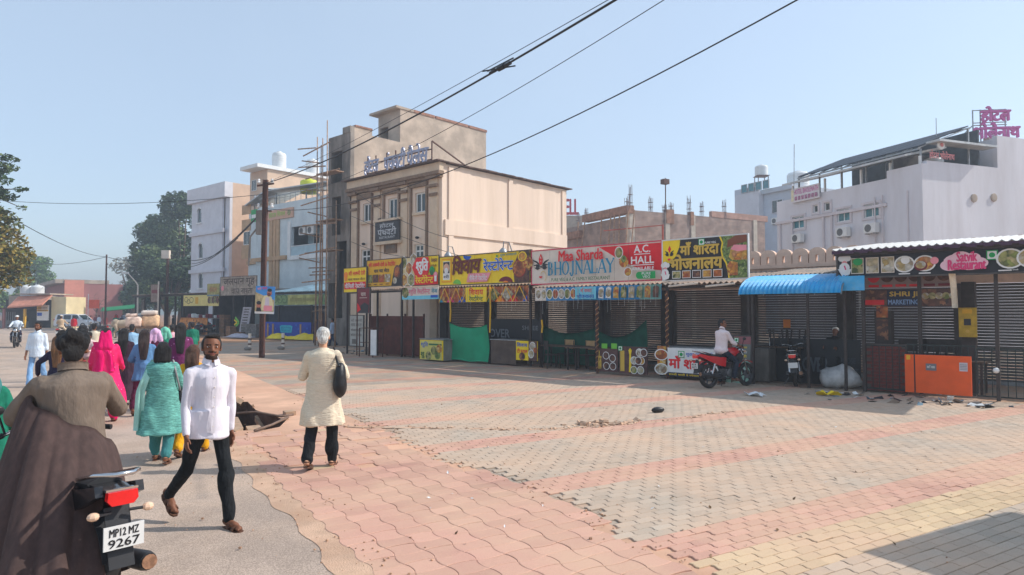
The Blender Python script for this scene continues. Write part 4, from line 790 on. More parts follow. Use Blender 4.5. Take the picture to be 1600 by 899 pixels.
# serif capitals, stroke by stroke
def serif(B, word, u0, v0, u1, v1, m):
    thick, thin = .032, .013; W = {'B': 1, 'H': 1.15, 'O': 1.2, 'J': .8, 'N': 1.2, 'A': 1.15, 'L': .95, 'Y': 1.1}; tot = sum(W[c] for c in word); u = u0; q = B.H / B.W; k = (u1 - u0) / tot; T, t = .24 * k / q, .1 * k / q
    def se(x, v, w=.34): B.rect(x - w * k / 2, v - .012, x + w * k / 2, v + .012, m)
    for c in word:
        w = W[c] * k; a, b = u + w * .16, u + w * .84; mid = u + w / 2; vm = (v0 + v1) / 2
        if c == 'H': B.line([(a, v0), (a, v1)], T, m); B.line([(b, v0), (b, v1)], T, m); B.line([(a, vm), (b, vm)], t, m); [se(x, v) for x in (a, b) for v in (v0, v1)]
        if c == 'B':
            B.line([(a, v0), (a, v1)], T, m); se(a, v0); se(a, v1)
            for y0, y1, r in ((v0, vm, .9), (vm, v1, .8)):
                P = [(a, y0 + .01)] + [(a + w * .3 * r + w * .3 * r * math.sin(x), (y0 + y1) / 2 - (y1 - y0) / 2 * .97 * math.cos(x)) for x in np.linspace(0, PI, 9)] + [(a, y1 - .01)]; B.line(P, [t, t, t, T * .7, T, T, T, T * .7, t, t, t], m)
        if c == 'O': P = [(mid + w * .36 * math.cos(x), vm + (v1 - v0) / 2 * 1.0 * math.sin(x)) for x in np.linspace(0, 2 * PI, 21)]; B.line(P, [t + (T - t) * abs(math.cos(x)) for x in np.linspace(0, 2 * PI, 21)], m)
        if c == 'J': B.line([(mid + w * .12, v1), (mid + w * .12, v0 + .06), (mid, v0 - .05), (a, v0 - .02)], [T, T, t * 1.5, t * 2], m); se(mid + w * .12, v1); B.disc(a, v0 + .02, .035, m, 10)
        if c == 'N': B.line([(a, v0), (a, v1)], t * 1.3, m); B.line([(b, v0), (b, v1)], t * 1.3, m); B.line([(a, v1), (b, v0)], T, m); se(a, v0); se(b, v1); se(a, v1, .2)
        if c == 'A': B.line([(u + w * .08, v0), (mid, v1)], t * 1.2, m); B.line([(mid, v1), (u + w * .92, v0)], T, m); B.line([(u + w * .28, vm - .07), (u + w * .7, vm - .07)], t, m); se(u + w * .1, v0, .26); se(u + w * .9, v0)
        if c == 'L': B.line([(a, v0), (a, v1)], T, m); B.line([(a, v0 + .01), (b, v0 + .01), (b + w * .04, v0 + .13)], [t, t, t * 1.6], m); se(a, v1); se(a, v0)
        if c == 'Y': B.line([(u + w * .06, v1), (mid, vm)], T, m); B.line([(u + w * .94, v1), (mid, vm)], t * 1.3, m); B.line([(mid, vm + .02), (mid, v0)], T, m); se(mid, v0); se(u + w * .1, v1); se(u + w * .9, v1, .24)
        u += w
serif(B, 'BHOJNALAY', .155, .24, .70, .62, m_bl)
B.txt('PURE VEG & A.C. FAMILY RESTAURANT', .205, .045, .67, .14, P_DGR, .02)
plate(B, .735, .76, .17, F2, .8); B.disc(.77, .5, .15, F5); B.disc(.77, .58, .1, F6, sx=.8); plate(B, .8, .22, .13, F5)
B.txt('A.C.', .845, .72, .955, .92, P_WHT, .035); B.rect(.845, .67, .955, .69, P_WHT); B.txt('HALL', .825, .43, .98, .62, P_WHT, .04); B.rect(.825, .38, .98, .4, P_WHT); B.txt('AVAILABLE', .83, .25, .98, .34, P_WHT, .035)
B.rect(.88, .02, .99, .21, P_GRN); B.disc(.88, .115, .095, P_GRN); B.txt('PURE', .9, .125, .96, .19, P_WHT, .03); B.txt('VEG', .905, .04, .955, .105, P_WHT, .03)
for u in (.2, .33, .44, .57, .71, .81): B.rect(u, 0, u + .001, 1, m_fr)
B.done()
B = board('shop_banner', 'blue banner of many food plates under the cream and red sign', 'banner', (837, 449, 470, 1034, 446, 468), .05, flat('print_sky', lin((40, 140, 200))), .02)
B.rect(0, 0, .1, 1, P_CRM); B.rect(.85, 0, 1, 1, flat('print_pale_teal', lin((120, 180, 176))))
for i, f in enumerate((F3, F3, F2, F1, F3, F2, F1)): plate(B, .03 + i * .052, .5, .4, f, .75)
for i, f in enumerate((F3, F3, F5, F2, F3, F2, F5, F4)): B.poly([(.545 + i * .058, .14), (.585 + i * .058, .1), (.59 + i * .058, .82), (.57 + i * .058, .95), (.55 + i * .058, .84)], P_WHT if i < 2 else f); B.disc(.567 + i * .058, .5, .3, f, sx=.8)
B.rect(.365, .08, .535, .96, P_CYAN); B.txt('माँ शारदा', .41, .56, .5, .9, P_RED, .02); B.txt('भोजनालय', .38, .14, .52, .48, P_BLU, .03); B.done()
# S6
B = board('shop_sign', 'black and yellow sign with gold Hindi letters and sweets pictured on green peas', 'sign', (1037, 377, 439, 1169, 367, 433), -.08, P_BLK, frame=m_wfr)
B.poly([(0, .38), (.08, .42), (.16, .58), (.21, .82), (.22, 1), (0, 1)], P_YEL); B.disc(.085, .78, .1, P_RED, 4, PI / 2, PI / 2 + 2 * PI, .45)
for s in (-1, 1): B.line([(.085 + s * .02, .68), (.085 + s * .055, .74)], [.05, .015], P_BLK); B.disc(.085 + s * .03, .65, .045, P_BLK, 10); B.line([(.085 + s * .01, .62), (.085 + s * .055, .66)], [.05, .01], P_BLK)
B.disc(.085, .52, .03, P_RED, 8, sx=1.6)
P = [(.7, 1), (.73, .85), (.715, .68), (.73, .5), (.77, .36), (.79, .18), (.8, 0)]; B.poly(P + [(1, 0), (1, 1)], F6); B.line(P, .035, P_YEL)
B.poly([(.79, .9), (.88, 1), (1, 1), (1, .84), (.9, .8), (.78, .72)], flat('print_cocoa', lin((130, 70, 44)))); B.poly([(.8, .5), (.83, .74), (.97, .76), (1, .68), (1, .42), (.84, .42)], F5); B.poly([(.82, .68), (.86, .78), (1, .76), (1, .64), (.9, .62)], P_PINK); B.poly([(.79, .06), (.78, .3), (.82, .4), (.9, .36), (.9, .06)], F5)
B.txt('माँ शारदा', .23, .59, .69, .92, P_GOLD, .05); B.txt('भोजनालय', .1, .25, .73, .62, P_GOLD, .055); veg(B, .49, .9, .08); B.txt('PURE VEG', .53, .85, .66, .9, P_WHT, .03)
for i, f in enumerate((F2, F1, F4, F5, F1)): B.rect(.13 + i * .125, .03, .235 + i * .125, .22, P_WHT); B.rect(.136 + i * .125, .045, .229 + i * .125, .205, f)
def chef(B, u, v, s):
    for a, b, r in ((-.3, .78, .28), (.3, .78, .28), (0, .9, .3), (0, .55, .26)): B.disc(u + a * s * B.H / B.W, v + b * s, r * s, P_WHT, 12)
    B.disc(u, v + .3 * s, .26 * s, flat('print_rosy', lin((230, 150, 150))), 12); B.poly([(u - .6 * s * B.H / B.W, v - .2 * s), (u + .6 * s * B.H / B.W, v - .25 * s), (u + .45 * s * B.H / B.W, v - .75 * s), (u - .2 * s * B.H / B.W, v - .95 * s)], P_WHT); B.disc(u, v - .1 * s, .48 * s, P_WHT, 12); B.line([(u, v + .1 * s), (u + .12 * s * B.H / B.W, v - .3 * s)], .12 * s, P_HOT)
chef(B, .05, .2, .22); B.done()
# S8 Satvik
B = board('shop_sign', 'long black sign with pink Satvik Restaurant letters and food pictures', 'sign', (1310, 402, 432, 1622, 384.5, 426), -.3, flat('print_ink', (.016, .017, .026)), frame=m_fr)
chef(B, .04, .5, .5)
for u, f in ((.115, F2), (.2, F3), (.285, F3)): B.rect(u - .036, .14, u + .036, .88, P_CRM); B.rect(u - .032, .18, u + .032, .84, f)
B.disc(.12, .7, .17, P_GRN, sx=1.2); plate(B, .375, .5, .38, F3, 1.1); B.disc(.38, .68, .18, P_WHT); plate(B, .48, .5, .36, F5, 1.2); B.disc(.46, .4, .22, P_MAR, sx=1.2); B.disc(.46, .44, .17, F3, sx=1.2); B.disc(.53, .6, .16, P_PINK)
for u in (.375, .48, .86): B.rect(u - .03, .04, u + .03, .09, P_WHT)
for u, v, r in ((.605, .36, .3), (.64, .5, .42), (.7, .46, .42), (.74, .42, .3), (.66, .7, .3), (.715, .66, .24)): B.disc(u, v, r * .8, flat('print_blush', lin((244, 200, 210))), sx=1.5)
B.txt('Satvik', .64, .5, .735, .92, P_HOT, .05); B.txt('Restaurant', .598, .16, .775, .58, P_HOT, .055); veg(B, .805, .72, .2); plate(B, .885, .54, .42, F2, 1.15); plate(B, .97, .54, .4, F3, 1.1); B.txt('गुजराती थाली', .85, .03, .92, .1, P_WHT); B.done()
# hanging banners inside the Satvik stall
B = board('hung_banner', 'dim banner of red bowls hanging under the Satvik sign', 'banner', (1350, 431, 451, 1492, 428, 449), .5, flat('print_mauve', lin((150, 128, 124))), .02)
for i in range(6): u = .12 + i * .155; B.disc(u, .95, .5, (P_RED, F4, F4, F4, F4, F4)[i], 14, PI, 2 * PI, .9); B.rect(u - .06, .1, u + .06, .28, P_RED if i < 4 else P_MAR)
B.done()
B = board('hung_banner', 'dark banner with yellow Shri Ji Marketing letters above the low brick wall', 'banner', (1349, 453, 478, 1497, 452, 480), .55, F4, .02)
B.rect(.27, .02, .62, .98, P_NAVY); B.txt('SHRI JI', .3, .52, .6, .88, P_GOLD, .05); B.txt('MARKETING', .285, .12, .61, .4, flat('print_steel', lin((130, 160, 200))), .04); B.rect(.02, .1, .24, .4, P_RED)
for i in range(5): B.disc(.68 + i * .07, .6, .2, F2 if i % 2 else F3, 10)
B.done()
# ---- the shop block behind: roller shutters, piers, scalloped parapet --------------
VB = 3.7; sx0 = xr + .3; sx1 = RX(1700, VB) + 3.4; zs_ = RZ(1250, 418, VB); SL = sx1 - sx0
shop = thing('shop_block', 'low shop block with roller shutters and a pink parapet of rounded merlons', 'building', ROW.w(sx0, VB), ROW.rz)
m_pinkp = mat('pink_plaster', lin((226, 194, 172)), .9, .08, 1.5, dust=lin((170, 140, 124)), dscale=2, damt=.45); m_pier2 = mat('dingy_pier', lin((84, 76, 72)), .9, .2, 3); m_shut = mat('shutter_grey', lin((92, 89, 86)), .55, .1, 1.2, metal=.15, dust=lin((74, 68, 62)), dscale=1, damt=.6)
MB().box(0, SL, .0, .3, 2.65, zs_).build('wall', m_pinkp, shop); MB().box(0, SL, .3, 4, zs_ - .3, zs_ - .12).build('roof', m_grey, shop)
ps_ = []; x = .2
while x < SL: ps_.append(x); x += 2.95
for i, x in enumerate(ps_):
    MB().box(x - .22, x + .22, -.06, .3, 0, 2.645).build('pier', m_pier2, shop)
    if i + 1 < len(ps_):
        a, b = x + .225, ps_[i + 1] - .225; mb = MB(); n = 34
        for k in range(n):
            z0_, z1_ = 2.64 * k / n, 2.64 * (k + 1) / n; zm = (z0_ + z1_) / 2
            mb.add([(a, .1, z0_), (b, .1, z0_), (b, .094, zm), (a, .094, zm), (b, .1, z1_ - .008), (a, .1, z1_ - .008)], [(0, 1, 2, 3), (3, 2, 4, 5)])
        s = mb.build('roller_shutter', m_shut, shop); MB().box(a, b, .03, .16, .0, .09).build('bottom_rail', m_steel, s)
MB().box(-.05, SL, -.08, .32, zs_, zs_ + .12).build('coping', m_pinkp, shop)
mw = RX(1290, VB) - RX(1250, VB); mw = .5; k = 0; x = RX(1166, VB) - sx0 - mw * 22; mh = RZ(1250, 388, VB) - zs_ - .12
pts = []
while x < SL - mw:
    if x > .2:
        a = .06; w = mw - .03; o = [(0, 0), (w * .4, 0), (w * .4, mh * .52), (w * .6, mh * .52), (w * .6, 0), (w, 0), (w, mh * .62)] + [(w / 2 + w / 2 * math.cos(t) ** 1.0, mh * .62 + mh * .38 * math.sin(t)) for t in np.linspace(.25, PI - .25, 9)] + [(0, mh * .62)]
        if k == 0: mer = MB().prism(o, 0, .2).mesh('merlon', m_pinkp); mer2 = MB().box(w * .4, w * .6, .02, .18, 0, mh * .12).mesh('sill', m_pinkp)
        q = link('merlon', mer, shop, (x, 0, zs_ + .12)); link('sill', mer2, q); k += 1
    x += mw
# ---- canopies: posts and sheet roofs -------------------------------------------------
m_csheet = mat('canopy_sheet', lin((120, 112, 104)), .7, .25, 2, metal=.2, dust=SOIL, dscale=1, damt=.6); m_post = mat('dark_post', lin((60, 50, 46)), .6, .2, 6)
def canopy(label, p0, p1, zf, v0, v1, posts, m=None, zb=None, wave=.03, th=.0, group='sheet canopies of the food stalls', px_over=0.):
    x0, x1 = RX(p0, v0), RX(p1, v0) + px_over; W_ = x1 - x0; t = thing('stall_canopy', label, 'canopy', ROW.w(x0, 0), ROW.rz, group); zb = zb or zf + .45
    n = int(W_ / .16) * 2
    mb = MB(); mb.surf(lambda u, v: (u * W_, v0 + (v1 - v0) * v, zf + (zb - zf) * v + wave * math.cos(u * n * PI)), n, 1, 0, .02); mb.build('roof_sheet', m or m_csheet, t)
    for i, (px, vv) in enumerate(posts): x = RX(px, vv) - x0; MB().box(x - .035, x + .035, vv - .035, vv + .035, 0, zf + (zb - zf) * (vv - v0) / (v1 - v0) - wave - .02).build('post', m_post, t)
    f = MB(); f.box(0, W_, v0 + .12, v0 + .18, zf - .13, zf - .05); f.build('front_beam', m_post, t); f = MB(); f.box(0, W_, (v0 + v1) / 2 - .03, (v0 + v1) / 2 + .03, (zf + zb) / 2 - .12, (zf + zb) / 2 - .05); f.build('middle_beam', m_post, t)
    return t
zc = RZ(690, 447)
canopy('rust stained sheet canopy over the stall beside the corrugated red fence', 540, 628, RZ(600, 452) - .02, -.15, 3.8, [(543, 0), (573, .1), (590, .05), (628, .1)])
canopy('dark sheet canopy behind the honeycomb sign and the long yellow sign', 629.5, 831, RZ(740, 446) - .02, .05, VB - .1, [(646, .2), (703, .1), (765, .1), (829, .25)])
canopy('dark sheet canopy behind the cream and red sign', 832, 1035, RZ(930, 445) - .02, .08, VB - .1, [(846, .2), (932, .1)])
canopy('dark sheet canopy behind the black and gold sign with tube lights below', 1036, 1172, RZ(1100, 441) - .02, .0, VB - .1, [(1043, .12), (1170, .2)])
canopy('white ribbed sheet roof sloping over the Satvik stall', 1302, 1700, RZ(1450, 383, -.6), -.6, VB - .1, [(1349, -.1), (1437, .2), (1557, -.15)], mat('white_roof_sheet', (.52, .52, .5), .5, .1, 1.5, dust=(.4, .38, .36), dscale=2, damt=.5), zb=RZ(1450, 383, -.6) + .46)
q = MB(); x0, x1 = RX(1302, -.6), RX(1700, -.6)
for k in range(int((x1 - x0) / .3)): q.box(k * .3, k * .3 + .18, -.03, .0, -.1, -.02); q.box(k * .3 + .18, k * .3 + .3, -.025, .0, -.07, -.02)
one('roof_edge_trim', 'purple notched trim along the edge of the white ribbed roof', 'roof trim', q, flat('purple_trim', lin((70, 40, 66))), ROW.w(x0, -.62, RZ(1450, 383, -.6)), ROW.rz)
# blue ribbed awning
x0, x1 = RX(1166, -.5), RX(1324, -.5); W_ = x1 - x0; z0, z1 = RZ(1240, 459, -.9), RZ(1240, 431, .1); n = int(W_ / .11) * 2
aw = thing('blue_awning', 'bright blue curved ribbed plastic awning beside the Satvik sign', 'awning', ROW.w(x0, 0), ROW.rz); mb = MB()
def awn(u, v): a = v * PI / 2; return (u * W_, .35 - 1.3 * math.sin(a) - .03 * math.cos(u * n * PI) * math.sin(a), z0 + (z1 - z0) * math.cos(a) + .022 * math.cos(u * n * PI) * math.cos(a))
mb.surf(awn, n, 8, 0, .012); mb.build('plastic_sheet', mat('blue_plastic', lin((40, 165, 220)), .35, .1, 2, spec=.5, dust=lin((150, 190, 205)), dscale=2.5, damt=.4), aw)
mb = MB()
for k in range(5): u = k / 4; mb.tube([Vector(awn(u, v)) + Vector((0, .03, -.03)) for v in (0, .25, .5, .75, 1)], .018, 5)
mb.parts('rib', m_steel, aw); mb = MB()
for px in (1176, 1262, 1320): mb.box(RX(px, -.3) - x0 - .03, RX(px, -.3) - x0 + .03, -.33, -.27, 0, z0 + .25)
mb.parts('post', m_post, aw); q = MB(); q.surf(lambda u, v: (W_ * u, .36 + 3.2 * v, z1 + .05 + .35 * v + .02 * math.cos(u * n * PI)), n, 1, 0, .02); q.build('rear_sheet', m_csheet, aw)
MB().box(0, .55, -.02, .02, 0, .34).build('loose_sheet', MATS['blue_plastic'], aw, (W_ - .1, -.75, z0 + .05))
# tube lights, lamps
for a, b in ((1045, 1091), (1103, 1149)):
    x0, z = ROW.L(a, 443.5, .0); w = RX(b) - x0; MB().tube([(0, 0, 0), (w, 0, .06)], .03, 8).build('tube_light', P_CRM, None, ROW.w(x0, -.02, z - .08), (0, 0, ROW.rz), label=('nearest to the cream sign' if a == 1045 else 'nearest to the blue awning') and ('unlit tube light under the black sign, beside the cream sign' if a == 1045 else 'unlit tube light under the black sign, beside the blue awning'), cat='tube light', group='tube lights under the black sign')
for px, py, tx, lb in ((700, 399, 713, 'bent lamp arm over the portrait end of the long yellow sign'), (786, 393, 803, 'bent lamp arm over the blue letters of the long yellow sign')):
    x, z = ROW.L(px, py, -.3); x2, z2_ = ROW.L(tx, py + 5, 0); t = thing('sign_lamp', lb, 'lamp', ROW.w(x, -.3, z), ROW.rz, 'lamps over the yellow sign')
    MB().tube([(x2 - x, .3, z2_ - z - .1), ((x2 - x) * .6, .15, .32), (.03, 0, .34), (0, 0, .1)], .022, 6).build('lamp_arm', m_steel, t); MB().lathe([(.05, .12), (.14, .02), (.15, -.04)], n=10).build('lamp_head', m_steel, t, smooth=40)
# ---- what stands under the canopies -----------------------------------------------
# corrugated red-brown fence
m_corr = mat('red_brown_sheet', lin((108, 56, 46)), .75, .2, 3, dust=lin((80, 60, 54)), dscale=2, damt=.5)
x0, x1 = RX(577, .4), RX(660, .4); w = x1 - x0; h = RZ(600, 494, .4)
cf = thing('corrugated_fence', 'waist high reddish brown corrugated sheet fence before the cream hotel', 'fence', ROW.w(x0, .4), ROW.rz); n = 60; mb = MB(); mb.surf(lambda u, v: (w * u, .03 * math.cos(u * n * PI), .06 + (h - .06) * v), n, 1, 0, .012); mb.build('sheet', m_corr, cf)
mb = MB()
for k in range(4): mb.box(w * k / 3 - .03, w * k / 3 + .03, .05, .11, 0, h + .1)
mb.parts('post', m_rust, cf); MB().box(0, w, .05, .09, h - .25, h - .2).build('rail', m_rust, cf)
# red standee on a pole frame and white notice board
B = board('standee_sign', 'maroon upright sign with a dark shape hung before the cream hotel', 'sign', (559, 452, 488, 578, 450, 489), -.4, P_MAR, frame=m_fr); B.poly([(.1, .0), (.3, .3), (.6, .42), (.95, .3), (.9, 0)], P_BLK); B.poly([(0, 0), (.3, .12), (.15, .3), (0, .4)], P_RED); B.txt('चाय', .3, .68, .7, .82, P_CRM, .02); B.rect(.2, .6, .8, .62, P_CRM); B.done()
hld = MB()
for px in (559, 578): hld.box(RX(px, -.38) - RX(559, -.38) - .02, RX(px, -.38) - RX(559, -.38) + .02, -.02, .02, 0, RZ(568, 452, -.38))
hld.parts('pole', m_rust, thing('sign_stand', 'two thin rusty poles carrying the maroon upright sign', 'stand', ROW.w(RX(559, -.3), -.33), ROW.rz))
B = board('notice_board', 'white notice board with faded lettering standing before the cream hotel', 'board', (547, 494, 540, 568, 493, 541), .3, flat('print_chalk', lin((190, 188, 180))), frame=m_fr)
for k, s in enumerate(('श्री लक्ष्मी', 'चाय नाश्ता', 'भोजन थाली', 'कोल्ड ड्रिंक')): B.txt(s, .1, .8 - k * .16, .9, .9 - k * .16, m_dgrey, .02)
B.rect(.2, .06, .5, .22, m_dgrey); B.done()
st = thing('steel_stand', 'low rusty steel frame stand before the white notice board', 'stand', ROW.w(RX(562, -.8), -.8), ROW.rz); w = RX(583, -.8) - RX(562, -.8); h = RZ(570, 513, -.8); mb = MB()
for a in (0, w):
    for b in (0, .5): mb.bar((a, b, 0), (a, b, h), .035)
for b in (0, .5):
    for z in (h, h * .5): mb.bar((0, b, z), (w, b, z), .03)
for a in (0, w): mb.bar((a, 0, h), (a, .5, h), .03)
mb.build('frame', m_rust, st, kind='stuff'); MB().box(w * .9, w * 1.3, -.05, -.02, .1, h * .95).build('white_panel', P_WHT, st)
# display counters with printed fronts
def counter(label, p0, p1, top, v, dep, front, side, name='food_counter', group=None):
    x0, x1 = RX(p0, v), RX(p1, v); w = x1 - x0; h = RZ((p0 + p1) / 2, top, v); t = thing(name, label, 'counter', ROW.w(x0, v), ROW.rz, group)
    MB().box(0, w, 0, dep, .04, h).build('body', side, t); MB().box(-.03, w + .03, -.03, dep + .03, h, h + .03).build('top', m_steel, t)
    if front: MB().box(0, w, -.02, -.001, .05, h - .02).build('front_panel', front, t)
    return Board(t, w, h, -.022)
B = counter('small food counter with a yellow printed front before the red fence', 657, 693, 531, -.5, .9, P_YEL, m_dgrey); B.rect(.03, .06, .95, .94, flat('print_straw', lin((220, 206, 110)))); B.txt('श्रुति', .06, .62, .36, .9, P_BLU, .03); B.rect(.4, .74, .95, .82, P_DGR)
for u, v, f in ((.62, .5, F2), (.78, .3, F6), (.4, .25, F2), (.86, .6, F5)): B.disc(u, v, .2, f)
B.txt('शु', .06, .12, .22, .4, P_DGR, .03); B.done()
gc = MB(); x0, x1 = RX(703, -.1), RX(763, -.1); w = x1 - x0; h0, h1 = RZ(703, 505, -.1), RZ(763, 507, -.1)
gc.surf(lambda u, v: (u * w + .05 * math.sin(v * 5) * (u - .5), .03 * math.sin(u * 17) * v + .05 * math.sin(u * 6 + v * 4), .06 + v * (h0 + (h1 - h0) * u - .06 - .16 * math.sin(PI * u) * v ** 4) + .02 * math.sin(9 * u) * (1 - v)), 44, 20, 0, .008)
one('green_cloth', 'bright green cloth tied across the stall under the diamond food banner', 'cloth', gc, mat('green_fabric', lin((20, 150, 106)), .8, .08, 2, .2, 120), ROW.w(x0, -.1), ROW.rz, 180)
B = counter('plain dark brown counter between the green cloth and the menu standee', 767, 806, 532, -.05, .6, None, mat('dull_brown', lin((96, 80, 70)), .85, .2, 3))
B = board('menu_board', 'yellow and white menu board with food bowls leaning on a stall post', 'menu board', (807, 533, 562, 840, 533, 565), -.2, P_YEL, .04); B.rect(.6, 0, 1, 1, F4); B.txt('शिवाय', .05, .7, .55, .92, P_BLU, .04); B.txt('टी स्टाल', .06, .38, .55, .6, P_RED, .03); B.disc(.3, .2, .2, F4); plate(B, .8, .75, .22, F3, .9); plate(B, .74, .35, .22, F3, .9); B.disc(.95, .55, .14, F1); B.done()
# dark printed cloth behind
B = board('dark_banner', 'black banner with grey Latin letters behind the brown counter', 'banner', (764, 498, 532, 846, 500, 532), 1.0, P_BLK, .02); B.txt('OVER', .02, .12, .42, .52, flat('print_grey', lin((120, 124, 130))), .04); B.txt('SHREE', .66, .5, .95, .7, MATS['print_grey']); B.done()
# green shade net hung in the stall
m_net = mat('green_net', lin((16, 84, 66)), .85, .15, 3)
for a, b, t0, t1, sag, v, lb in ((846, 932, 508, 513, .3, 1.2, 'dark green shade net sagging across the stall, beside the yellow cord'), (934, 1012, 517, 500, .35, 1.25, 'dark green shade net rising steeply behind the brown menu panels')):
    x0, x1 = RX(a, v), RX(b, v); w = x1 - x0; za, zb_ = RZ(a, t0, v), RZ(b, t1, v); mb = MB(); mb.surf(lambda u, q: (w * u, .05 * math.sin(u * 11) + .03 * math.sin(q * 7 + u * 4), .05 + q * (za + (zb_ - za) * u ** 1.6 - sag * math.sin(PI * u) * (1 - .3 * u) - .05)), 30, 8, 0, .008); one('shade_net', lb, 'shade net', mb, m_net, ROW.w(x0, v), ROW.rz, 180, 'shade nets in the stall')
# tables and chairs in the shade
m_tw = mat('table_wood', lin((92, 72, 58)), .7, .25, 5, stretch=(8, 1, 1)); m_ply2 = mat('pale_ply', lin((190, 150, 104)), .75, .12, 4)
def table(label, x, v, w=1.3, d=.7, h=.76):
    t = thing('dining_table', label, 'table', ROW.w(x, v), ROW.rz, 'dining tables under the canopies'); MB().box(-w / 2, w / 2, -d / 2, d / 2, h - .04, h).build('tabletop', m_tw, t); mb = MB()
    for a in (-1, 1):
        for b in (-1, 1): mb.box(a * w * .45 - .025, a * w * .45 + .025, b * d * .42 - .025, b * d * .42 + .025, 0, h - .04)
    mb.parts('leg', m_post, t); return t
def chair(label, x, v, rz=0., flip=0., z=0., m=None, group='dining chairs under the canopies'):
    t = thing('dining_chair', label, 'chair', ROW.w(x, v, z), ROW.rz + rz, group)
    if flip: t.rotation_euler = (PI, 0, ROW.rz + rz); t.location.z = z + .47
    MB().box(-.21, .21, -.21, .21, .43, .47).build('seat', m_post, t); MB().box(-.21, .21, .19, .22, .62, .92).build('backrest', m or m_post, t); mb = MB()
    for a in (-1, 1): mb.bar((a * .2, -.2, .43), (a * .23, -.23, 0), .035); mb.bar((a * .2, .2, .47), (a * .23, .25, 0), .035); 
    mb.parts('leg', m_post, t); mb = MB()
    for a in (-1, 1): mb.bar((a * .19, .2, .47), (a * .19, .205, .9), .03)
    mb.parts('back_post', m_post, t); return t
table('bare dining table behind the post with the spiral cord', RX(880, .4), .4, 1.7); table('bare dining table right behind the brown menu panels', RX(918, .2), .2)
chair('chair with a pale plywood back, beside the green shade net', RX(884, .9), .9, 0, m=m_ply2); chair('chair with a pale plywood back, closest to the spiral corded post', RX(917, .7), .7, 0, m=m_ply2)
chair('dark chair facing the bare table below the blue banner', RX(862, .1), .1, 2.6)
for px, vv, lb in ((1420, 1.6, 'dark chair behind the low brick wall, nearest the stall post'), (1442, 1.9, 'dark chair behind the orange panel, standing a little further back'), (1462, 1.6, 'dark chair in the middle of the group behind the orange panel'), (1480, 1.8, 'dark chair behind the orange panel, nearest the yellow box')): chair(lb, RX(px, vv), vv, random.uniform(-.5, .5), z=.28)
table('long dark table behind the orange panel on the raised floor', RX(1450, 1.1), 1.1, 2.4); 
table('table under upturned chairs beside the dark scooter banner', RX(1205, 1.1), 1.1, 1.9, .7, .95)
for px, a, lb in ((1190, .4, 'upturned dark chair on the table, legs up beside the menu board'), (1218, 2.2, 'upturned dark chair on the table, legs up before the pier with orange paper'), (1240, -.9, 'upturned dark chair on the table end, legs up over the black banner')): chair(lb, RX(px, 1.1), 1.1, a, 1, .95 - .02, group='upturned chairs on the table')
# brown menu panels, patterned
m_mp = mat('menu_maroon', lin((96, 66, 62)), .7, .25, 6)
B = board('menu_stand', 'brown menu panel with round dish drawings beside the spiral corded post', 'menu stand', (935, 545, 580, 966, 545, 582), -.45, m_mp, .04)
for u, v in ((.42, .7), (.75, .6), (.45, .25), (.78, .25)): plate(B, u, v, .17, F4)
B.txt('सात्विक', .04, .1, .2, .9, P_GOLD, .02); B.done()
B = board('menu_stand', 'brown menu panel with a tall yellow column and vertical lettering', 'menu stand', (968, 541, 583, 1012, 543, 586), -.5, m_mp, .04); B.rect(.05, .08, .2, .84, P_GOLD); B.poly([(.36, .06), (.46, .06), (.44, .7), (.47, .86), (.41, .95), (.35, .86), (.38, .7)], P_YEL); veg(B, .06, .92, .09)
for u, v, f in ((.55, .5, F3), (.55, .15, F2), (.75, .8, F3), (.82, .5, F5), (.72, .5, F4), (.8, .16, F3), (.92, .8, F4)): plate(B, u, v, .15, f)
B.done()
for px, lb in ((940, 'small lime green tile sticking up behind the brown menu panel, beside the corded post'), (955, 'small lime green tile sticking up behind the brown menu panel, away from the post')): x, z = ROW.L(px, 545, -.4); one('green_tile', lb, 'tile', MB().box(0, .2, 0, .02, 0, .3), P_LGRN, ROW.w(x, -.4, z - .14), ROW.rz, group='lime tiles behind the menu panel')
# posts wrapped in spiral cord
m_cord = mat('orange_cord', lin((176, 128, 84)), .7, .2, 9)
for px, top, lb in ((933, 470, 'thin post wrapped in pale cord before the brown menu panels'), (1042, 455, 'thin post wrapped in pale cord at the end of the Hindi banner')):
    x = RX(px, -.5); h = RZ(px, top, -.5); t = thing('corded_post', lb, 'post', ROW.w(x, -.5), ROW.rz, 'corded posts'); MB().tube([(0, 0, 0), (0, 0, h)], .035, 8).build('post', m_rust, t); n = int(h / .17) * 8
    MB().tube([(.045 * math.cos(k * PI / 4), .045 * math.sin(k * PI / 4), .05 + (h - .1) * k / n) for k in range(n)], .014, 4).build('cord', m_cord, t)
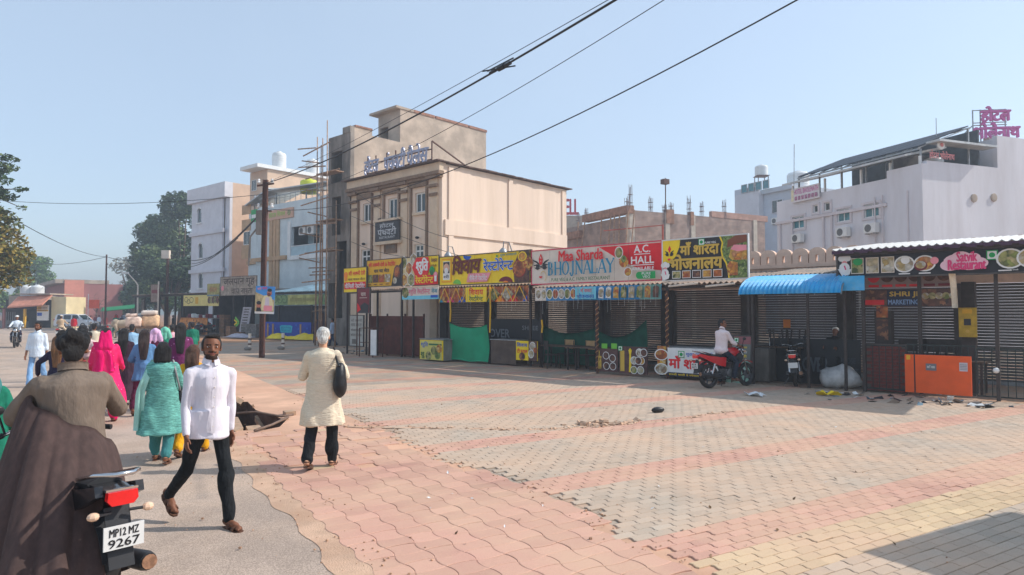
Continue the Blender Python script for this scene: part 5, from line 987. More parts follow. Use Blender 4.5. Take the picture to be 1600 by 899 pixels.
# Hindi banner on a low counter
B = board('food_banner', 'narrow banner of noodle plates at the end of the white Hindi banner', 'banner', (1028, 541, 585, 1041, 541, 586), -.55, F5, .03); plate(B, .5, .7, .2, F1, 1.4); plate(B, .5, .2, .2, F3, 1.4); B.done()
B = board('hindi_banner', 'white banner with large red Hindi letters behind the red motorcycle', 'banner', (1044, 543, 586, 1128, 547, 594), -.55, P_WHT, .03); B.rect(0, 0, 1, .13, P_NAVY); B.txt('माँ शारदा', .03, .26, .84, .72, P_RED, .05); veg(B, .27, .78, .12); B.txt('शुद्ध शाकाहारी', .36, .7, .86, .88, P_BLU, .01); B.txt('सब्जी थाली व स्पेशल', .03, .03, .6, .11, P_YEL, .02); B.rect(.66, 0, .74, .2, P_BLU); B.done()
counter('low dark counter behind the white Hindi banner', 1030, 1130, 545, -.35, .6, None, m_black)
B = board('menu_board', 'tall grey menu board with Hindi lines leaning beside the parked red motorcycle', 'menu board', (1145, 526, 598, 1172, 526, 604), -.2, flat('print_slate', lin((120, 124, 118))), .04, frame=m_fr, lean=6); B.rect(0, .84, 1, 1, flat('print_dull_rose', lin((160, 96, 100)))); B.rect(0, 0, 1, .3, P_DGR); B.disc(.3, .25, .3, flat('print_mint', lin((150, 190, 170))), sx=1.2)
for k, (s, m) in enumerate((('श्री कृष्णा', P_YEL), ('थाली नाश्ता', P_WHT), ('जलेबी', P_YEL), ('चाय', P_CRM), ('कॉफी लस्सी', P_WHT), ('भजिया', P_WHT))): B.txt(s, .12, .74 - k * .09, .8, .8 - k * .09, m, .03)
veg(B, .18, .92, .05); B.done()
# dark banner of the next stall
B = board('dark_banner', 'wide black cloth banner with OVER and MARKET letters behind the parked scooter', 'banner', (1204, 531, 600, 1346, 528, 605), 1.0, flat('print_soot', (.012, .014, .018)), .03); B.txt('OVER', .38, .3, .66, .6, flat('print_dim', lin((84, 92, 100))), .05); B.txt('CHOOSE', .74, .5, .95, .62, flat('print_dimmer', lin((50, 62, 72))), .02); B.txt('MARKET', .72, .26, .98, .4, MATS['print_dimmer'], .02); B.rect(0, 0, .006, 1, P_WHT); B.done()
x0, v = RX(1175, .4), .4; one('grey_cabinet', 'dull grey steel cabinet between the menu board and the black banner', 'cabinet', MB().box(0, RX(1200, v) - x0, 0, .5, .02, RZ(1188, 545, v)), m_dgrey, ROW.w(x0, v), ROW.rz)
x, z = ROW.L(1229, 506, VB - .1); one('paper_notice', 'small orange paper notice pasted on a pier between shutters', 'notice', MB().box(-.11, .11, 0, .01, -.13, .13), P_ORG, ROW.w(x, VB - .08, z), ROW.rz)
# white sack
mb = MB(); mb.ell((0, 0, .24), (.5, .34, .3), 18, 10); mb.v = [(a + .05 * math.sin(b * 12 + c * 9), b, max(.0, c + .05 * math.sin(a * 9) + .035 * math.sin(b * 15 + a * 21))) for a, b, c in mb.v]
one('white_sack', 'bulging white plastic sack on the floor under the black banner', 'sack', mb, mat('sack_plastic', lin((196, 194, 192)), .6, .15, 5, .8, 14), ROW.w(RX(1310, .35), .35), ROW.rz, 180)
# orange counter panel, low brick wall, dark railings
B = board('orange_counter', 'bright orange panel with two paper notices at the Satvik stall front', 'counter', (1415, 555, 612, 1519, 556, 620), -.25, flat('orange_board', lin((238, 92, 24))), .06); B.rect(.145, 0, .165, 1, m_black); B.rect(.03, .86, .09, .98, P_AMB); B.rect(.33, .6, .49, .78, flat('print_note', lin((120, 120, 124)))); B.rect(.83, .62, .95, .84, flat('print_lilac', lin((206, 196, 200))))
for k in range(4): B.rect(.84, .66 + k * .04, .94, .672 + k * .04, MATS['print_note'])
B.txt('सात्विक', .35, .66, .47, .74, P_WHT, .02); B.done()
x0, x1 = RX(1351, .1), RX(1414, .1); w = x1 - x0; h = RZ(1380, 538, .1); bw_ = thing('low_brick_wall', 'waist high dark red brick wall at the corner of the Satvik stall', 'wall', ROW.w(x0, .1), ROW.rz); MB().box(0, w, .01, .12, 0, h).build('core', mat('mortar', lin((96, 84, 78)), .95), bw_); m_br = mat('dark_red_brick', lin((122, 58, 52)), .9, .3, 9)
bm_ = MB().box(-.105, .105, -.005, .01, -.032, .032).mesh('brick', m_br); r = 0; z = .05
while z < h - .03:
    x = .11 - .11 * (r % 2)
    while x < w + .05:
        if .0 < x - .1 and x + .1 < w + .02: link('brick', bm_, bw_, (x, 0, z))
        x += .222
    z += .078; r += 1
m_rail = mat('railing_green', lin((40, 48, 46)), .6, .2, 8)
def railing(label, p0, p1, v, h, step=.13):
    x0, x1 = RX(p0, v), RX(p1, v); w = x1 - x0; t = thing('stall_railing', label, 'railing', ROW.w(x0, v), ROW.rz, 'dark railings of the Satvik stall'); mb = MB()
    for z in (.08, h): mb.bar((0, 0, z), (w, 0, z), .03)
    mb.parts('rail', m_rail, t); n = max(2, int(w / step)); me = MB().box(-.008, .008, -.008, .008, .095, h - .015).mesh('bar', m_rail)
    for k in range(n + 1): link('bar', me, t, (w * k / n, 0, 0))
railing('dark thin barred railing over the low brick wall, beside the orange panel', 1352, 1414, -.05, RZ(1380, 540)); railing('dark thin barred railing behind the orange panel', 1416, 1522, .0, RZ(1470, 540)); railing('dark thin barred railing running out of the picture past the orange panel', 1524, 1690, -.1, RZ(1560, 545))
x, v = RX(1511, .9), .9; z = RZ(1511, 527, v); yb = thing('yellow_box', 'tall yellow painted box on the post behind the orange panel', 'box', ROW.w(x, v, z), ROW.rz); w, h = .34, RZ(1511, 481, v) - z; m_yb = flat('box_yellow', lin((196, 160, 40)), .6, .15, 6); MB().box(-w / 2, w / 2, 0, .12, 0, h).build('body', m_yb, yb); B = Board(yb, w, h, 0); B.rect(-.2, .4, .2, .62, P_BLK); B.rect(-.28, .8, .28, .95, P_AMB); B.disc(0, .2, .06, P_GOLD); B.done()
MB().box(-.13, .13, .13, .4, -z, h + .6).build('post', m_post, yb)
x = RX(1366, .6); one('poster_column', 'narrow dark column with small posters beside the Shri Ji banner', 'column', MB().box(0, .36, 0, .3, 0, RZ(1366, 485, .6)).box(.05, .3, -.02, 0, 1.2, 1.7, 1).box(.05, .3, -.02, 0, 1.75, 2.1, 2), [m_post, F4, F1], ROW.w(x, .6), ROW.rz)
one('white_bulb', 'round white bulb fixed on the post at the outer end of the orange panel', 'bulb', MB().ell((0, 0, 0), .06, 12, 8), m_white, ROW.w(RX(1554, -.25), -.25, RZ(1554, 579, -.25)), ROW.rz, 180)
# strings of small lights hanging from the sign edges
def lights(label, p0, p1, top, bot, v, n):
    x0, x1 = RX(p0, v), RX(p1, v); mb = MB(); z1 = RZ((p0 + p1) / 2, top, v); zb = RZ((p0 + p1) / 2, bot, v)
    for k in range(n): x = (x1 - x0) * (k + .5) / n + random.uniform(-.1, .1); l = random.uniform(.5, 1); mb.box(x - .003, x + .003, 0, .006, z1 - (z1 - zb) * l, z1); [mb.ell((x, 0, z1 - (z1 - zb) * l * t), .012, 5, 3) for t in (.4, .7, 1)]
    o = mb.build('light_string', mat('string_white', (.4, .4, .38), .6), None, ROW.w(x0, v), (0, 0, ROW.rz), kind='stuff', label=label, cat='light string')
lights('unlit strings of tiny lights hanging below the cream and red sign', 845, 1032, 440, 492, -.12, 26); lights('unlit strings of tiny lights hanging below the long yellow sign', 690, 828, 446, 490, -.12, 18); lights('unlit light strings hanging at the corner of the Satvik stall', 1345, 1352, 430, 510, -.35, 2)
for px, t, b, lb in ((766, 446, 520, 'yellow cord hanging beside the green cloth'), (704, 470, 503, 'yellow cord at the far edge of the green cloth'), (847, 500, 520, 'yellow tape on the post beside the green shade net')):
    x = RX(px, -.1); z0, z1 = RZ(px, b, -.1), RZ(px, t, -.1); one('hanging_rope', lb, 'rope', MB().tube([(0, 0, z0), (.03, 0, (z0 + z1) / 2), (0, 0, z1)], .03, 5), P_AMB, ROW.w(x, -.12), ROW.rz, 0, 'yellow cords on the stall posts')
# sign edge flap of torn plastic
one('torn_flap', 'pale torn plastic flap hanging at the end of the red bowl banner', 'flap', MB().surf(lambda u, v: (.12 * u + .05 * v, .06 * math.sin(v * 3 + u), -.75 * v), 2, 6, 0, .004), mat('torn_plastic', lin((222, 200, 170)), .6), ROW.w(RX(1484, -.35), -.4, RZ(1484, 428, -.35)), ROW.rz, 180)
# ================================================================ THE FAR END: stalls and houses on the left
KR = Frame(G(470, 528), 35); KX = lambda px, v=0.: KR.X(px, v); KZ = lambda px, py, v=0.: KR.Z(px, py, v)
def kboard(name, label, cat, q, v=0., m=None, **k):
    global ROW
    r = ROW; ROW = KR; B = board(name, label, cat, q, v, m, **k); ROW = r; return B
# blue and white hotel with rounded bay
CF = Frame(at(402, 488, 60), 40); cz = CF.Z(402, 325)
m_aqua = mat('pale_aqua', lin((212, 222, 224)), .85, .05, 1, dust=lin((160, 176, 184)), dscale=.6, damt=.4); m_tan = mat('tan_panel', lin((196, 160, 122)), .85, .1, 1.5); m_aq2 = mat('aqua_trim', lin((176, 200, 208)), .85, .06, 2); m_peach = mat('peach_render', lin((216, 186, 160)), .9, .06, .8, dust=lin((186, 158, 136)), dscale=.5, damt=.4)
bh_ = thing('aqua_hotel', 'pale aqua hotel with tan stripes, a corner sign band and a covered roof terrace', 'building', CF.w(0, 0), CF.rz)
XL = CF.X(368); XR = CF.X(512); fl_ = [CF.Z(450, t) for t in (408, 348)]; u = 1
wL = [(CF.X(378, 1.2), CF.X(389, 1.2), CF.Z(383, 383, 1.2), CF.Z(383, 362, 1.2))]; bal = (CF.X(454), CF.X(503), CF.Z(478, 398), CF.Z(478, 352))
mb = MB(); mb.holes(0, XR, 0, cz, 0, .25, [bal]); mb.build('front_wall', m_aqua, bh_)
mb = MB(); mb.box(-.9, -.001, .3, 8, 0, cz - .02); mb.holes(XL, -.9, 0, cz - .03, 1.2, 1.4, wL); mb.box(XL, XL + .2, 1.4, 9, 0, cz - .05); mb.box(XR - .2, XR, .25, 9, 0, cz - .03); mb.box(-.85, XR - .2, 8.8, 9, 0, cz - .04); mb.box(XL + .2, XR - .2, 1.42, 8.7, cz - 1.4, cz - 1.25); mb.build('side_wall', m_aqua, bh_)
window(bh_, *wL[0], 1.3, m_glass, m_wfr, 1, .06)
mb = MB(); mb.box(wL[0][0] - .15, wL[0][1] + .15, 1.14, 1.2, wL[0][3] + .05, wL[0][3] + 1.1); mb.box(wL[0][0] - .15, wL[0][1] + .15, 1.14, 1.2, wL[0][2] - 1.3, wL[0][2] - .05); mb.box(wL[0][0] - .15, wL[0][1] + .15, 1.14, 1.2, wL[0][3] + 1.6, wL[0][3] + 2.5); mb.parts('tan_panel', m_tan, bh_)
mb = MB()
for a, b in ((421, 426), (427, 431), (432, 436)): mb.box(CF.X(a), CF.X(b), -.12, 0, 0, CF.Z(a, 344))
mb.parts('tan_stripe', m_tan, bh_); mb = MB(); mb.box(-.95, CF.X(448), -.2, 0, CF.Z(420, 408), CF.Z(420, 402)); mb.box(XL - .1, -.95, 1.05, 1.2, CF.Z(390, 411), CF.Z(390, 405)); mb.parts('floor_band', m_tan, bh_)
x0, x1 = bal[:2]; mb = MB(); mb.box(x0 - .1, XR, -.15, -.001, bal[2] - .35, bal[2]); mb.box(x0 - .45, x0 - .01, -.1, -.002, bal[2] - .3, bal[3] + .5); mb.build('balcony_surround', m_white, bh_)
MB().box(x0, x1, 1.6, 1.7, bal[2], bal[3]).build('balcony_wall', m_aq2, bh_); window(bh_, x0 + .9, x0 + 2.6, bal[2] + .5, bal[3] - .5, 1.57, m_glass, m_wfr, 1, .07); mb = MB(); mb.box(x0, x1, -.03, .0, bal[2] + .02, bal[2] + .75); mb.build('balcony_glass', m_aq2, bh_); MB().box(x0, x1, -.05, .03, bal[2] + .76, bal[2] + .82).build('balcony_rail', m_wfr, bh_)
for k in range(2): acunit(bh_, x0 + .6 + k * 1.2, bal[3] - .7, .3, .95, .65)
x0 = CF.X(412); w = CF.X(458) - x0; z0, z1 = CF.Z(430, 344), CF.Z(430, 329); bd = MB().box(0, w, -.12, 0, 0, z1 - z0).build('sign_band', flat('band_salmon', lin((214, 168, 140))), bh_, (x0, -.02, z0)); B = Board(bd, w, z1 - z0, -.13); B.txt('होटल शिवम', .2, .2, .75, .85, flat('band_lime', lin((170, 190, 90))), .04); B.disc(.88, .5, .3, F2); B.done()
gs_ = MB().box(0, .9, -.1, 0, 0, 1.1).build('green_sign', P_GRN, bh_, (-1.0, -.05, z0 + .1)); Board(gs_, .9, 1.1, -.11).rect(.1, .3, .9, .6, P_WHT).done()
# terrace, roof sheet and penthouse
mb = MB()
for px in (372, 378, 404, 423, 470, 490): x = CF.X(px); mb.bar((x, .4 if px > 400 else 1.5, cz - .1), (x, .4 if px > 400 else 1.5, CF.Z(px, 302)), .09)
mb.parts('terrace_post', m_steel, bh_); zt_ = CF.Z(430, 298); mb = MB(); mb.add([(XL - .3, .9, zt_ - .55), (CF.X(416), .0, zt_ + .3), (CF.X(416), 4, zt_ + .7), (XL - .3, 4, zt_ - .3), (XL - .3, .9, zt_ - .45), (CF.X(416), .0, zt_ + .4), (CF.X(416), 4, zt_ + .8), (XL - .3, 4, zt_ - .2)], [(3, 2, 1, 0), (4, 5, 6, 7), (0, 1, 5, 4), (1, 2, 6, 5), (2, 3, 7, 6), (3, 0, 4, 7)]); mb.add([(CF.X(416.5), .0, zt_ + .1), (XR, .0, zt_ - .2), (XR, 4, zt_ + .1), (CF.X(416.5), 4, zt_ + .4), (CF.X(416.5), .0, zt_ + .2), (XR, .0, zt_ - .1), (XR, 4, zt_ + .2), (CF.X(416.5), 4, zt_ + .5)], [(3, 2, 1, 0), (4, 5, 6, 7), (0, 1, 5, 4), (1, 2, 6, 5), (2, 3, 7, 6), (3, 0, 4, 7)]); mb.parts('terrace_roof', m_sheet, bh_)
MB().box(XL + .3, XR - .3, 2.5, 2.6, cz - 1.2, zt_ - .5).build('terrace_back', mat('terrace_shade', lin((70, 52, 52)), .9, .4, 1), bh_); mb = MB()
for k in range(7): x = XL + .3 + k * .0; 
for a, b in ((XL, -.95), (0, XR)): mb.bar((a, .1 if a == 0 else 1.25, cz + .75), (b, .1 if a == 0 else 1.25, cz + .75), .06)
for k in range(14): x = XR * k / 13; mb.bar((x, .1, cz - .02), (x, .1, cz + .75), .03)
mb.build('terrace_railing', m_steel, bh_, kind='stuff')
PF = Frame(at(415, 488, 66), 40); pz0, pz1 = cz - 1, PF.Z(415, 257); ph = thing('rooftop_house', 'plain peach roof house with a white overhanging slab and two white tanks', 'building', PF.w(0, 0), PF.rz); pw_ = PF.X(388); MB().box(pw_, 0, 0, 9, 0, pz1 - .5).build('wall', m_peach, ph); mb = MB(); mb.box(PF.X(372, -1.2), .25, -1.2, 9.2, pz1 - .49, pz1 - .14); mb.build('roof_slab', m_white, ph); window(ph, pw_ + .4, pw_ + 1.3, pz1 - 2.4, pz1 - 1.3, -.02, m_glass)
tank('white ribbed water tank at the front of the peach roof house', PF.w(-.6, 1.6, pz1 - .14), .68, 1.7, group='white roof tanks'); tank('white ribbed water tank further back on the peach roof house', PF.w(-.5, 5.4, pz1 - .14), .68, 1.6, group='white roof tanks')
tank('bright yellow green water tank on the terrace roof of the aqua hotel', CF.w(CF.X(481, 2.0), 2.0, CF.Z(481, 303, 2.)), .75, 1.25, mat('lime_plastic', lin((214, 220, 60)), .5, .06, 3))
# narrow beige building with arched windows
NF = Frame(at(361, 488, 72), 40); nz = NF.Z(361, 286); nb = thing('arched_building', 'narrow beige building with a lilac front of arched windows', 'building', NF.w(0, 0), NF.rz); nx = NF.X(303); m_lil = mat('lilac_front', lin((216, 216, 222)), .85, .05, 1)
fl3 = (NF.Z(320, 424), NF.Z(320, 366), NF.Z(320, 316)); hs = []
for px, py in ((312, 335), (314, 390), (314, 437)): x, z = NF.L(px, py, -.6); hs.append((x - .5, x + .4, z - .95, z + .6))
mb = MB(); mb.holes(nx + .4, -1.0, 0, NF.Z(320, 318), -.6, -.4, hs); mb.box(-1.0, -.01, -.3, 0, 0, NF.Z(320, 318)); mb.box(nx - .2, 0, -.9, 0, NF.Z(320, 318) + .002, nz); mb.box(nx + .2, -.4, -.8, -.602, fl3[0] - .25, fl3[0] + .15); mb.box(nx + .2, -.4, -.8, -.602, fl3[1] - .25, fl3[1] + .15); mb.box(nx + .4, nx + .6, -.4, 0, 0, NF.Z(320, 318) - .01); mb.build('front_wall', m_lil, nb)
mb = MB(); mb.box(nx, -.005, .001, 10, 0, nz - .02); mb.build('side_wall', m_peach, nb)
for h in hs:
    w = h[1] - h[0]; o = MB().prism([(h[0] + .06, h[2])] + [(h[1] - .06, h[2])] + [((h[0] + h[1]) / 2 + (w / 2 - .06) * math.cos(t), h[3] - .45 + .45 * math.sin(t)) for t in np.linspace(0, PI, 9)], -.5, -.45).build('window', m_glass, nb); MB().box(h[0] - .15, h[1] + .15, -.72, -.61, h[2] - .15, h[2]).build('sill', m_white, o)
    f = MB()
    for i, t in enumerate(np.linspace(0, PI, 9)[:-1]): t2 = np.linspace(0, PI, 9)[i + 1]; c = (h[0] + h[1]) / 2; f.bar((c + w * .62 * math.cos(t), -.62, h[3] - .45 + .62 * math.sin(t)), (c + w * .62 * math.cos(t2), -.62, h[3] - .45 + .62 * math.sin(t2)), .1, .1)
    f.build('arch_trim', m_white, nb)
# tin and junk on the roofs in front of the aqua hotel
m_tinb = mat('blue_tin', lin((120, 150, 166)), .6, .2, 2, metal=.2, dust=lin((90, 92, 94)), dscale=1.2, damt=.6)
kz = KZ(470, 455)
def kcanopy(label, p0, p1, py, v0, v1, m, posts, rise=.5):
    x0, x1 = KX(p0, v0), KX(p1, v0); z = KZ((p0 + p1) / 2, py, v0); t = thing('stall_canopy', label, 'canopy', KR.w(x0, 0), KR.rz, 'tin roofs of the far stalls'); W_ = x1 - x0; n = int(W_ / .25) * 2; mb = MB(); mb.surf(lambda u, v: (u * W_, v0 + (v1 - v0) * v, z + rise * v + .03 * math.cos(u * n * PI)), n, 1, 0, .03); mb.build('roof_sheet', m, t); mb = MB()
    for px, vv in posts: x = KX(px, vv) - x0; mb.box(x - .06, x + .06, vv - .06, vv + .06, 0, z - .05 + rise * (vv - v0) / (v1 - v0))
    mb.parts('post', m_post, t); MB().box(0, W_, v0 + .1, v0 + .2, z - .22, z - .06).build('front_beam', m_post, t); MB().box(0, W_, v1 - .15, v1, 0, z + rise - .05).build('back_wall', mat('stall_back', lin((52, 46, 44)), .95, .4, 1.5), t)
    return t
kcanopy('dented blue grey tin roof over the stall with the blue banner', 425, 540, 455, -1.2, 4, m_tinb, [(436, -1), (487, -1), (528, -1)], .9)
kcanopy('dark tin roof over the stall with the worn grey sign', 330, 424, 458, -.8, 4, m_csheet, [(334, -.6), (365, -.6), (383, -.6), (395, -.6)], .5)
kcanopy('long flat dark roof of the stall with the yellow food banner', 244, 345, 458.5, -.6, 5, m_csheet, [(249, -.4), (258, 0), (274, 0), (287, -.4), (324, -.3)], .1)
kcanopy('farthest low dark roof beside the pale street lamp', 205, 243, 461, 0, 5, m_csheet, [(212, .2), (226, .2)], .1)
B = kboard('shop_sign', 'worn grey sign with dark painted Hindi letters over the junk stall', 'sign', (345, 434, 462, 401, 431, 461), -1.0, flat('print_worn', lin((168, 156, 142)), .9, .25, 3), frame=m_post); m_wl = flat('worn_letter', lin((84, 72, 66)), .9, .3, 8); B.txt('जलपान गृह', .08, .45, .95, .9, m_wl, .03); B.txt('चाय नाश्ता', .3, .08, .9, .36, m_wl, .02); B.disc(.06, .4, .14, P_PINK); B.done()
B = kboard('shop_sign', 'greenish faded square sign next to the worn grey sign', 'sign', (324, 444, 463, 343, 443, 463), -1.0, flat('print_moss', lin((170, 164, 104)), .9, .25, 3)); B.txt('होटल', .2, .3, .8, .8, flat('moss_letter', lin((190, 120, 90)), .9), .02); B.rect(0, 0, 1, .12, m_tinb); B.done()
B = kboard('food_banner', 'yellow banner with black line drawings of food hanging from the flat roof', 'banner', (287, 462, 478.5, 325, 461, 478), -.65, flat('print_lemon', lin((232, 214, 130))), th=.03); P = P_BLK
for u, v, r in ((.12, .6, .24), (.34, .55, .26), (.22, .4, .2)): B.line([(u + r * .3 * math.cos(t), v + r * math.sin(t)) for t in np.linspace(0, 6.28, 11)], .05, P)
B.rect(.5, .2, .62, .8, P_AMB); B.done()
B = kboard('food_banner', 'pale banner with dark leafy food shapes beside the yellow banner', 'banner', (325.5, 463, 478.5, 342, 463, 478.5), -.65, flat('print_lemon'  , (1, 1, 1)), th=.03); [B.disc(.1 + .2 * k, .6, .36, F2 if k % 2 else F4, 9, sx=.8) for k in range(5)]; B.done()
B = kboard('shop_sign', 'long green yellow sign with dark scroll drawings under the blue grey tin roof', 'sign', (424, 461, 478, 516, 460, 475), -1.3, flat('print_olive', lin((176, 178, 110)), .8, .2, 2), frame=m_tinb); B.rect(0, 0, .3, 1, flat('print_sage', lin((130, 160, 110)), .8, .2, 3)); B.rect(.8, 0, 1, 1, MATS['print_sage']); B.txt('श्री कृष्णा भोजनालय', .34, .2, .78, .8, flat('print_fade', lin((140, 136, 80))), .03); [B.line([(c + .05 * math.cos(t) * t / 6, .5 + .4 * math.sin(t) * t / 6) for t in np.linspace(0, 9, 12)], .06, flat('print_ivy', lin((60, 84, 60)))) for c in (.06, .15, .24, .84, .94)]; B.done()
# blue banner with a cyan badge and the yellow tarpaulin
B = kboard('blue_banner', 'royal blue banner with a cyan badge standing across the far stall', 'banner', (413, 504, 527.5, 486, 503, 526), -1.5, flat('print_royal', lin((16, 66, 176))), th=.04); m_cy = flat('print_aqua', lin((40, 190, 214))); B.poly([(.37, .3), (.6, .3), (.62, .72), (.58, .78), (.39, .78), (.35, .72)], m_cy); B.poly([(.39, .36), (.58, .36), (.6, .7), (.37, .7)], flat('print_aqua2', lin((20, 150, 190)))); B.txt('OPEN', .41, .44, .56, .62, m_cy, .04)
for u, v in ((.12, .7), (.2, .6), (.26, .55), (.7, .8), (.75, .55), (.88, .35), (.93, .6)): B.disc(u, v, .07, flat('print_azure', lin((40, 110, 210))), 8)
B.done()
mb = MB(); x0, x1 = KX(414, -3), KX(485, -3.); w = x1 - x0; mb.surf(lambda u, v: (w * u, -1.0 * v + .12 * math.sin(u * 14), .03 + .38 * math.sin(PI * v) * (.55 + .3 * math.sin(u * 9 + 1) + .25 * u) + .06 * math.sin(u * 40 + v * 6) * math.sin(PI * v)), 60, 10, 0, .01); one('yellow_tarpaulin', 'crumpled yellow tarpaulin lying along the ground before the blue banner', 'tarpaulin', mb, flat('tarp_yellow', lin((236, 206, 20)), .5, .12, 3), KR.w(x0, -1.9), KR.rz, 180)
mb = MB(); x0 = KX(368, -2); mb.surf(lambda u, v: (2.6 * u, -1.2 * v, .03 + .22 * math.sin(PI * v) * math.sin(PI * u) * (1 + .5 * math.sin(u * 17 + v * 5))), 24, 10, 0, .01); one('plastic_sheet', 'grey plastic sheeting heaped on the ground beside the yellow tarpaulin', 'plastic sheet', mb, flat('sheet_grey', lin((190, 186, 196)), .5, .15, 4), KR.w(x0, -1.9), KR.rz, 180)
MB_ = MB(); x0 = KX(420, 1.5); one('dark_shutter', 'dark blue grey closed shutter behind the blue banner', 'shutter', MB().box(0, KX(525, 1.5) - x0, 0, .1, 0, KZ(470, 478, 1.5)), mat('navy_shutter', lin((66, 72, 84)), .7, .15, 2), KR.w(x0, 1.5), KR.rz)
# ragged lean-to
x0, x1 = KX(487, -2.4), KX(531, -2.4); w = x1 - x0; z = KZ(508, 488, -2.4); lt = thing('lean_to', 'small ragged tin lean-to on thin poles where two men stand', 'shelter', KR.w(x0, -2.4), KR.rz); mb = MB(); mb.surf(lambda u, v: (w * u - .1 * math.sin(v * 9), 2.2 * v - .2 * math.sin(u * 13), z + .1 * math.sin(u * 7) + .03 * math.cos(u * 60) + .25 * v), 40, 6, 0, .02); mb.build('roof_sheet', m_csheet, lt); mb = MB()
for x in (.9, w - .3): mb.bar((x, .2, 0), (x, .2, z - .05), .06)
mb.parts('pole', m_rust, lt)
# dark clutter in the junk stall: boards, a crate stack, a ladder of planks, a bracket sign
B = kboard('leaning_board', 'tall pale board with lettering leaning in the junk stall', 'board', (373, 480, 524, 386, 479, 522), -1.1, flat('print_paper', lin((176, 172, 178)), .8, .15, 4), lean=10); [B.rect(.2, .9 - k * .1, .8, .94 - k * .1, m_wl) for k in range(6)]; B.done()
B = kboard('chevron_board', 'board with black and yellow chevrons in the junk stall', 'board', (367, 494, 514, 374.5, 494, 514), -.9, P_BLK, th=.03); B.line([(.1, .1), (.9, .5), (.1, .9)], .18, P_LGRN); B.line([(-.1, .3), (.5, .5), (-.1, .7)], .12, P_YEL); B.done()
m_junk = [mat('junk_wood', lin((120, 90, 66)), .9, .3, 4), mat('junk_card', lin((150, 112, 84)), .9, .2, 4), mat('junk_grey', lin((120, 116, 112)), .9, .3, 4)]
for i, (px, v, w, d, h, lb) in enumerate(((352, -1.0, .7, .6, 1.7, 'tall stack of worn planks on end in the junk stall'), (362, -1.2, .6, .6, .8, 'grey wooden crate in front of the plank stack in the junk stall'), (397, -1.0, 2.0, .9, 1.0, 'long brown wooden counter under the leaning board'), (377, -1.5, 1.0, .6, .4, 'low cardboard box on the floor of the junk stall'))):
    mb = MB(); n = max(2, int(h / .2))
    for k in range(n): mb.box(-w / 2 + random.uniform(0, .05), w / 2 - random.uniform(0, .05), -d / 2, d / 2 - random.uniform(0, .05), h * k / n, h * (k + 1) / n - .02)
    t = thing(('plank_stack', 'wooden_crate', 'wooden_counter', 'cardboard_box')[i], lb, ('planks', 'crate', 'counter', 'box')[i], KR.w(KX(px, v), v), KR.rz); mb.parts('board', m_junk[i % 3], t)
# stall table with pots and an orange cloth
x0, v = KX(288, -.9), -.9; w = KX(338, v) - x0; z = KZ(310, 497, v); t = thing('stall_table', 'long stall counter carrying pots under the yellow food banner', 'counter', KR.w(x0, v), KR.rz); MB().box(0, w, 0, .9, z - .06, z).build('tabletop', m_junk[2], t); mb = MB()
for a in (.1, w - .1): mb.box(a - .05, a + .05, .05, .8, 0, z - .065)
mb.parts('leg', m_post, t); mb = MB()
for k in range(9):
    r = random.uniform(.12, .24); one('cooking_pot', ('first', 'second', 'third', 'fourth', 'fifth', 'sixth', 'seventh', 'eighth', 'last')[k] + ' pot along the stall counter, counted from the hoarding end', 'pot', MB().lathe([(r * .8, 0), (r, .1), (r, r * 1.5), (r * .7, r * 1.7)], n=10), random.choice([m_tank, m_steel, P_MAR]), KR.w(x0 + w * (k + .5) / 9, v + .4, z), KR.rz, 40, 'pots on the stall counter')
mb = MB(); mb.surf(lambda u, v_: (w * .85 * u, -.05 - .5 * (1 - v_) * (1 - u) - .04 * math.sin(u * 40), z * v_ * (1 - .0 * u) + .02), 50, 6, 0, .012); one('orange_cloth', 'orange pleated cloth hung below the stall counter under the yellow banner', 'cloth', mb, flat('cloth_orange', lin((216, 140, 74)), .85, .2, 3), KR.w(x0 - .4, v), KR.rz, 180)
B = kboard('hoarding', 'slanted brown hoarding on a pale pole beside the flat roofed stall', 'hoarding', (236, 449, 473, 249, 441, 471), -1.0, flat('hoard_brown', lin((150, 128, 116)), .8, .2, 3), frame=m_rust); B.rect(.1, .5, .8, .7, P_MAR); B.done()
one('thin_pole', 'pale thin pole holding the slanted brown hoarding', 'pole', MB().tube([(0, 0, 0), (.02, 0, KZ(248, 440, -1.0))], .06, 6), P_CRM, KR.w(KX(247.5, -1.05), -1.08), KR.rz)
# ---- far left: pink building, snack shop, yellow block, tanks ------------------------
LF = Frame(at(100, 488, 105), 50); pk = thing('pink_building', 'flat roofed salmon pink building far down the street', 'building', LF.w(0, 0), LF.rz); m_salm = mat('salmon_wall', lin((222, 146, 126)), .9, .08, .6, dust=lin((186, 120, 104)), dscale=.4, damt=.4); m_salm2 = mat('shaded_rose_wall', lin((168, 112, 108)), .9, .08, .6)  # the rose front is the salmon darkened to paint its shaded face
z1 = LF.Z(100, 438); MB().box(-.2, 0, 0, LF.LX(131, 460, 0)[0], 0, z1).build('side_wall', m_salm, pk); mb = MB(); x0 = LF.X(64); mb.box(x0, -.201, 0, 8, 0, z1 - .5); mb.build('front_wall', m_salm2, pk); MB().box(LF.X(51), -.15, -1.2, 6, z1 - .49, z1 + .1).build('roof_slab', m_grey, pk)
MB().box(LF.X(64), LF.X(68), 0, 1, 0, 1).v
YF = Frame(at(80, 488, 80), 6); ys_ = thing('snack_shop', 'yellow and orange roadside snack shop with a sloping front roof', 'shop', YF.w(0, 0), YF.rz); m_yw = mat('yellow_wall', lin((226, 208, 164)), .85, .06, 1); zz1 = YF.Z(80, 464)
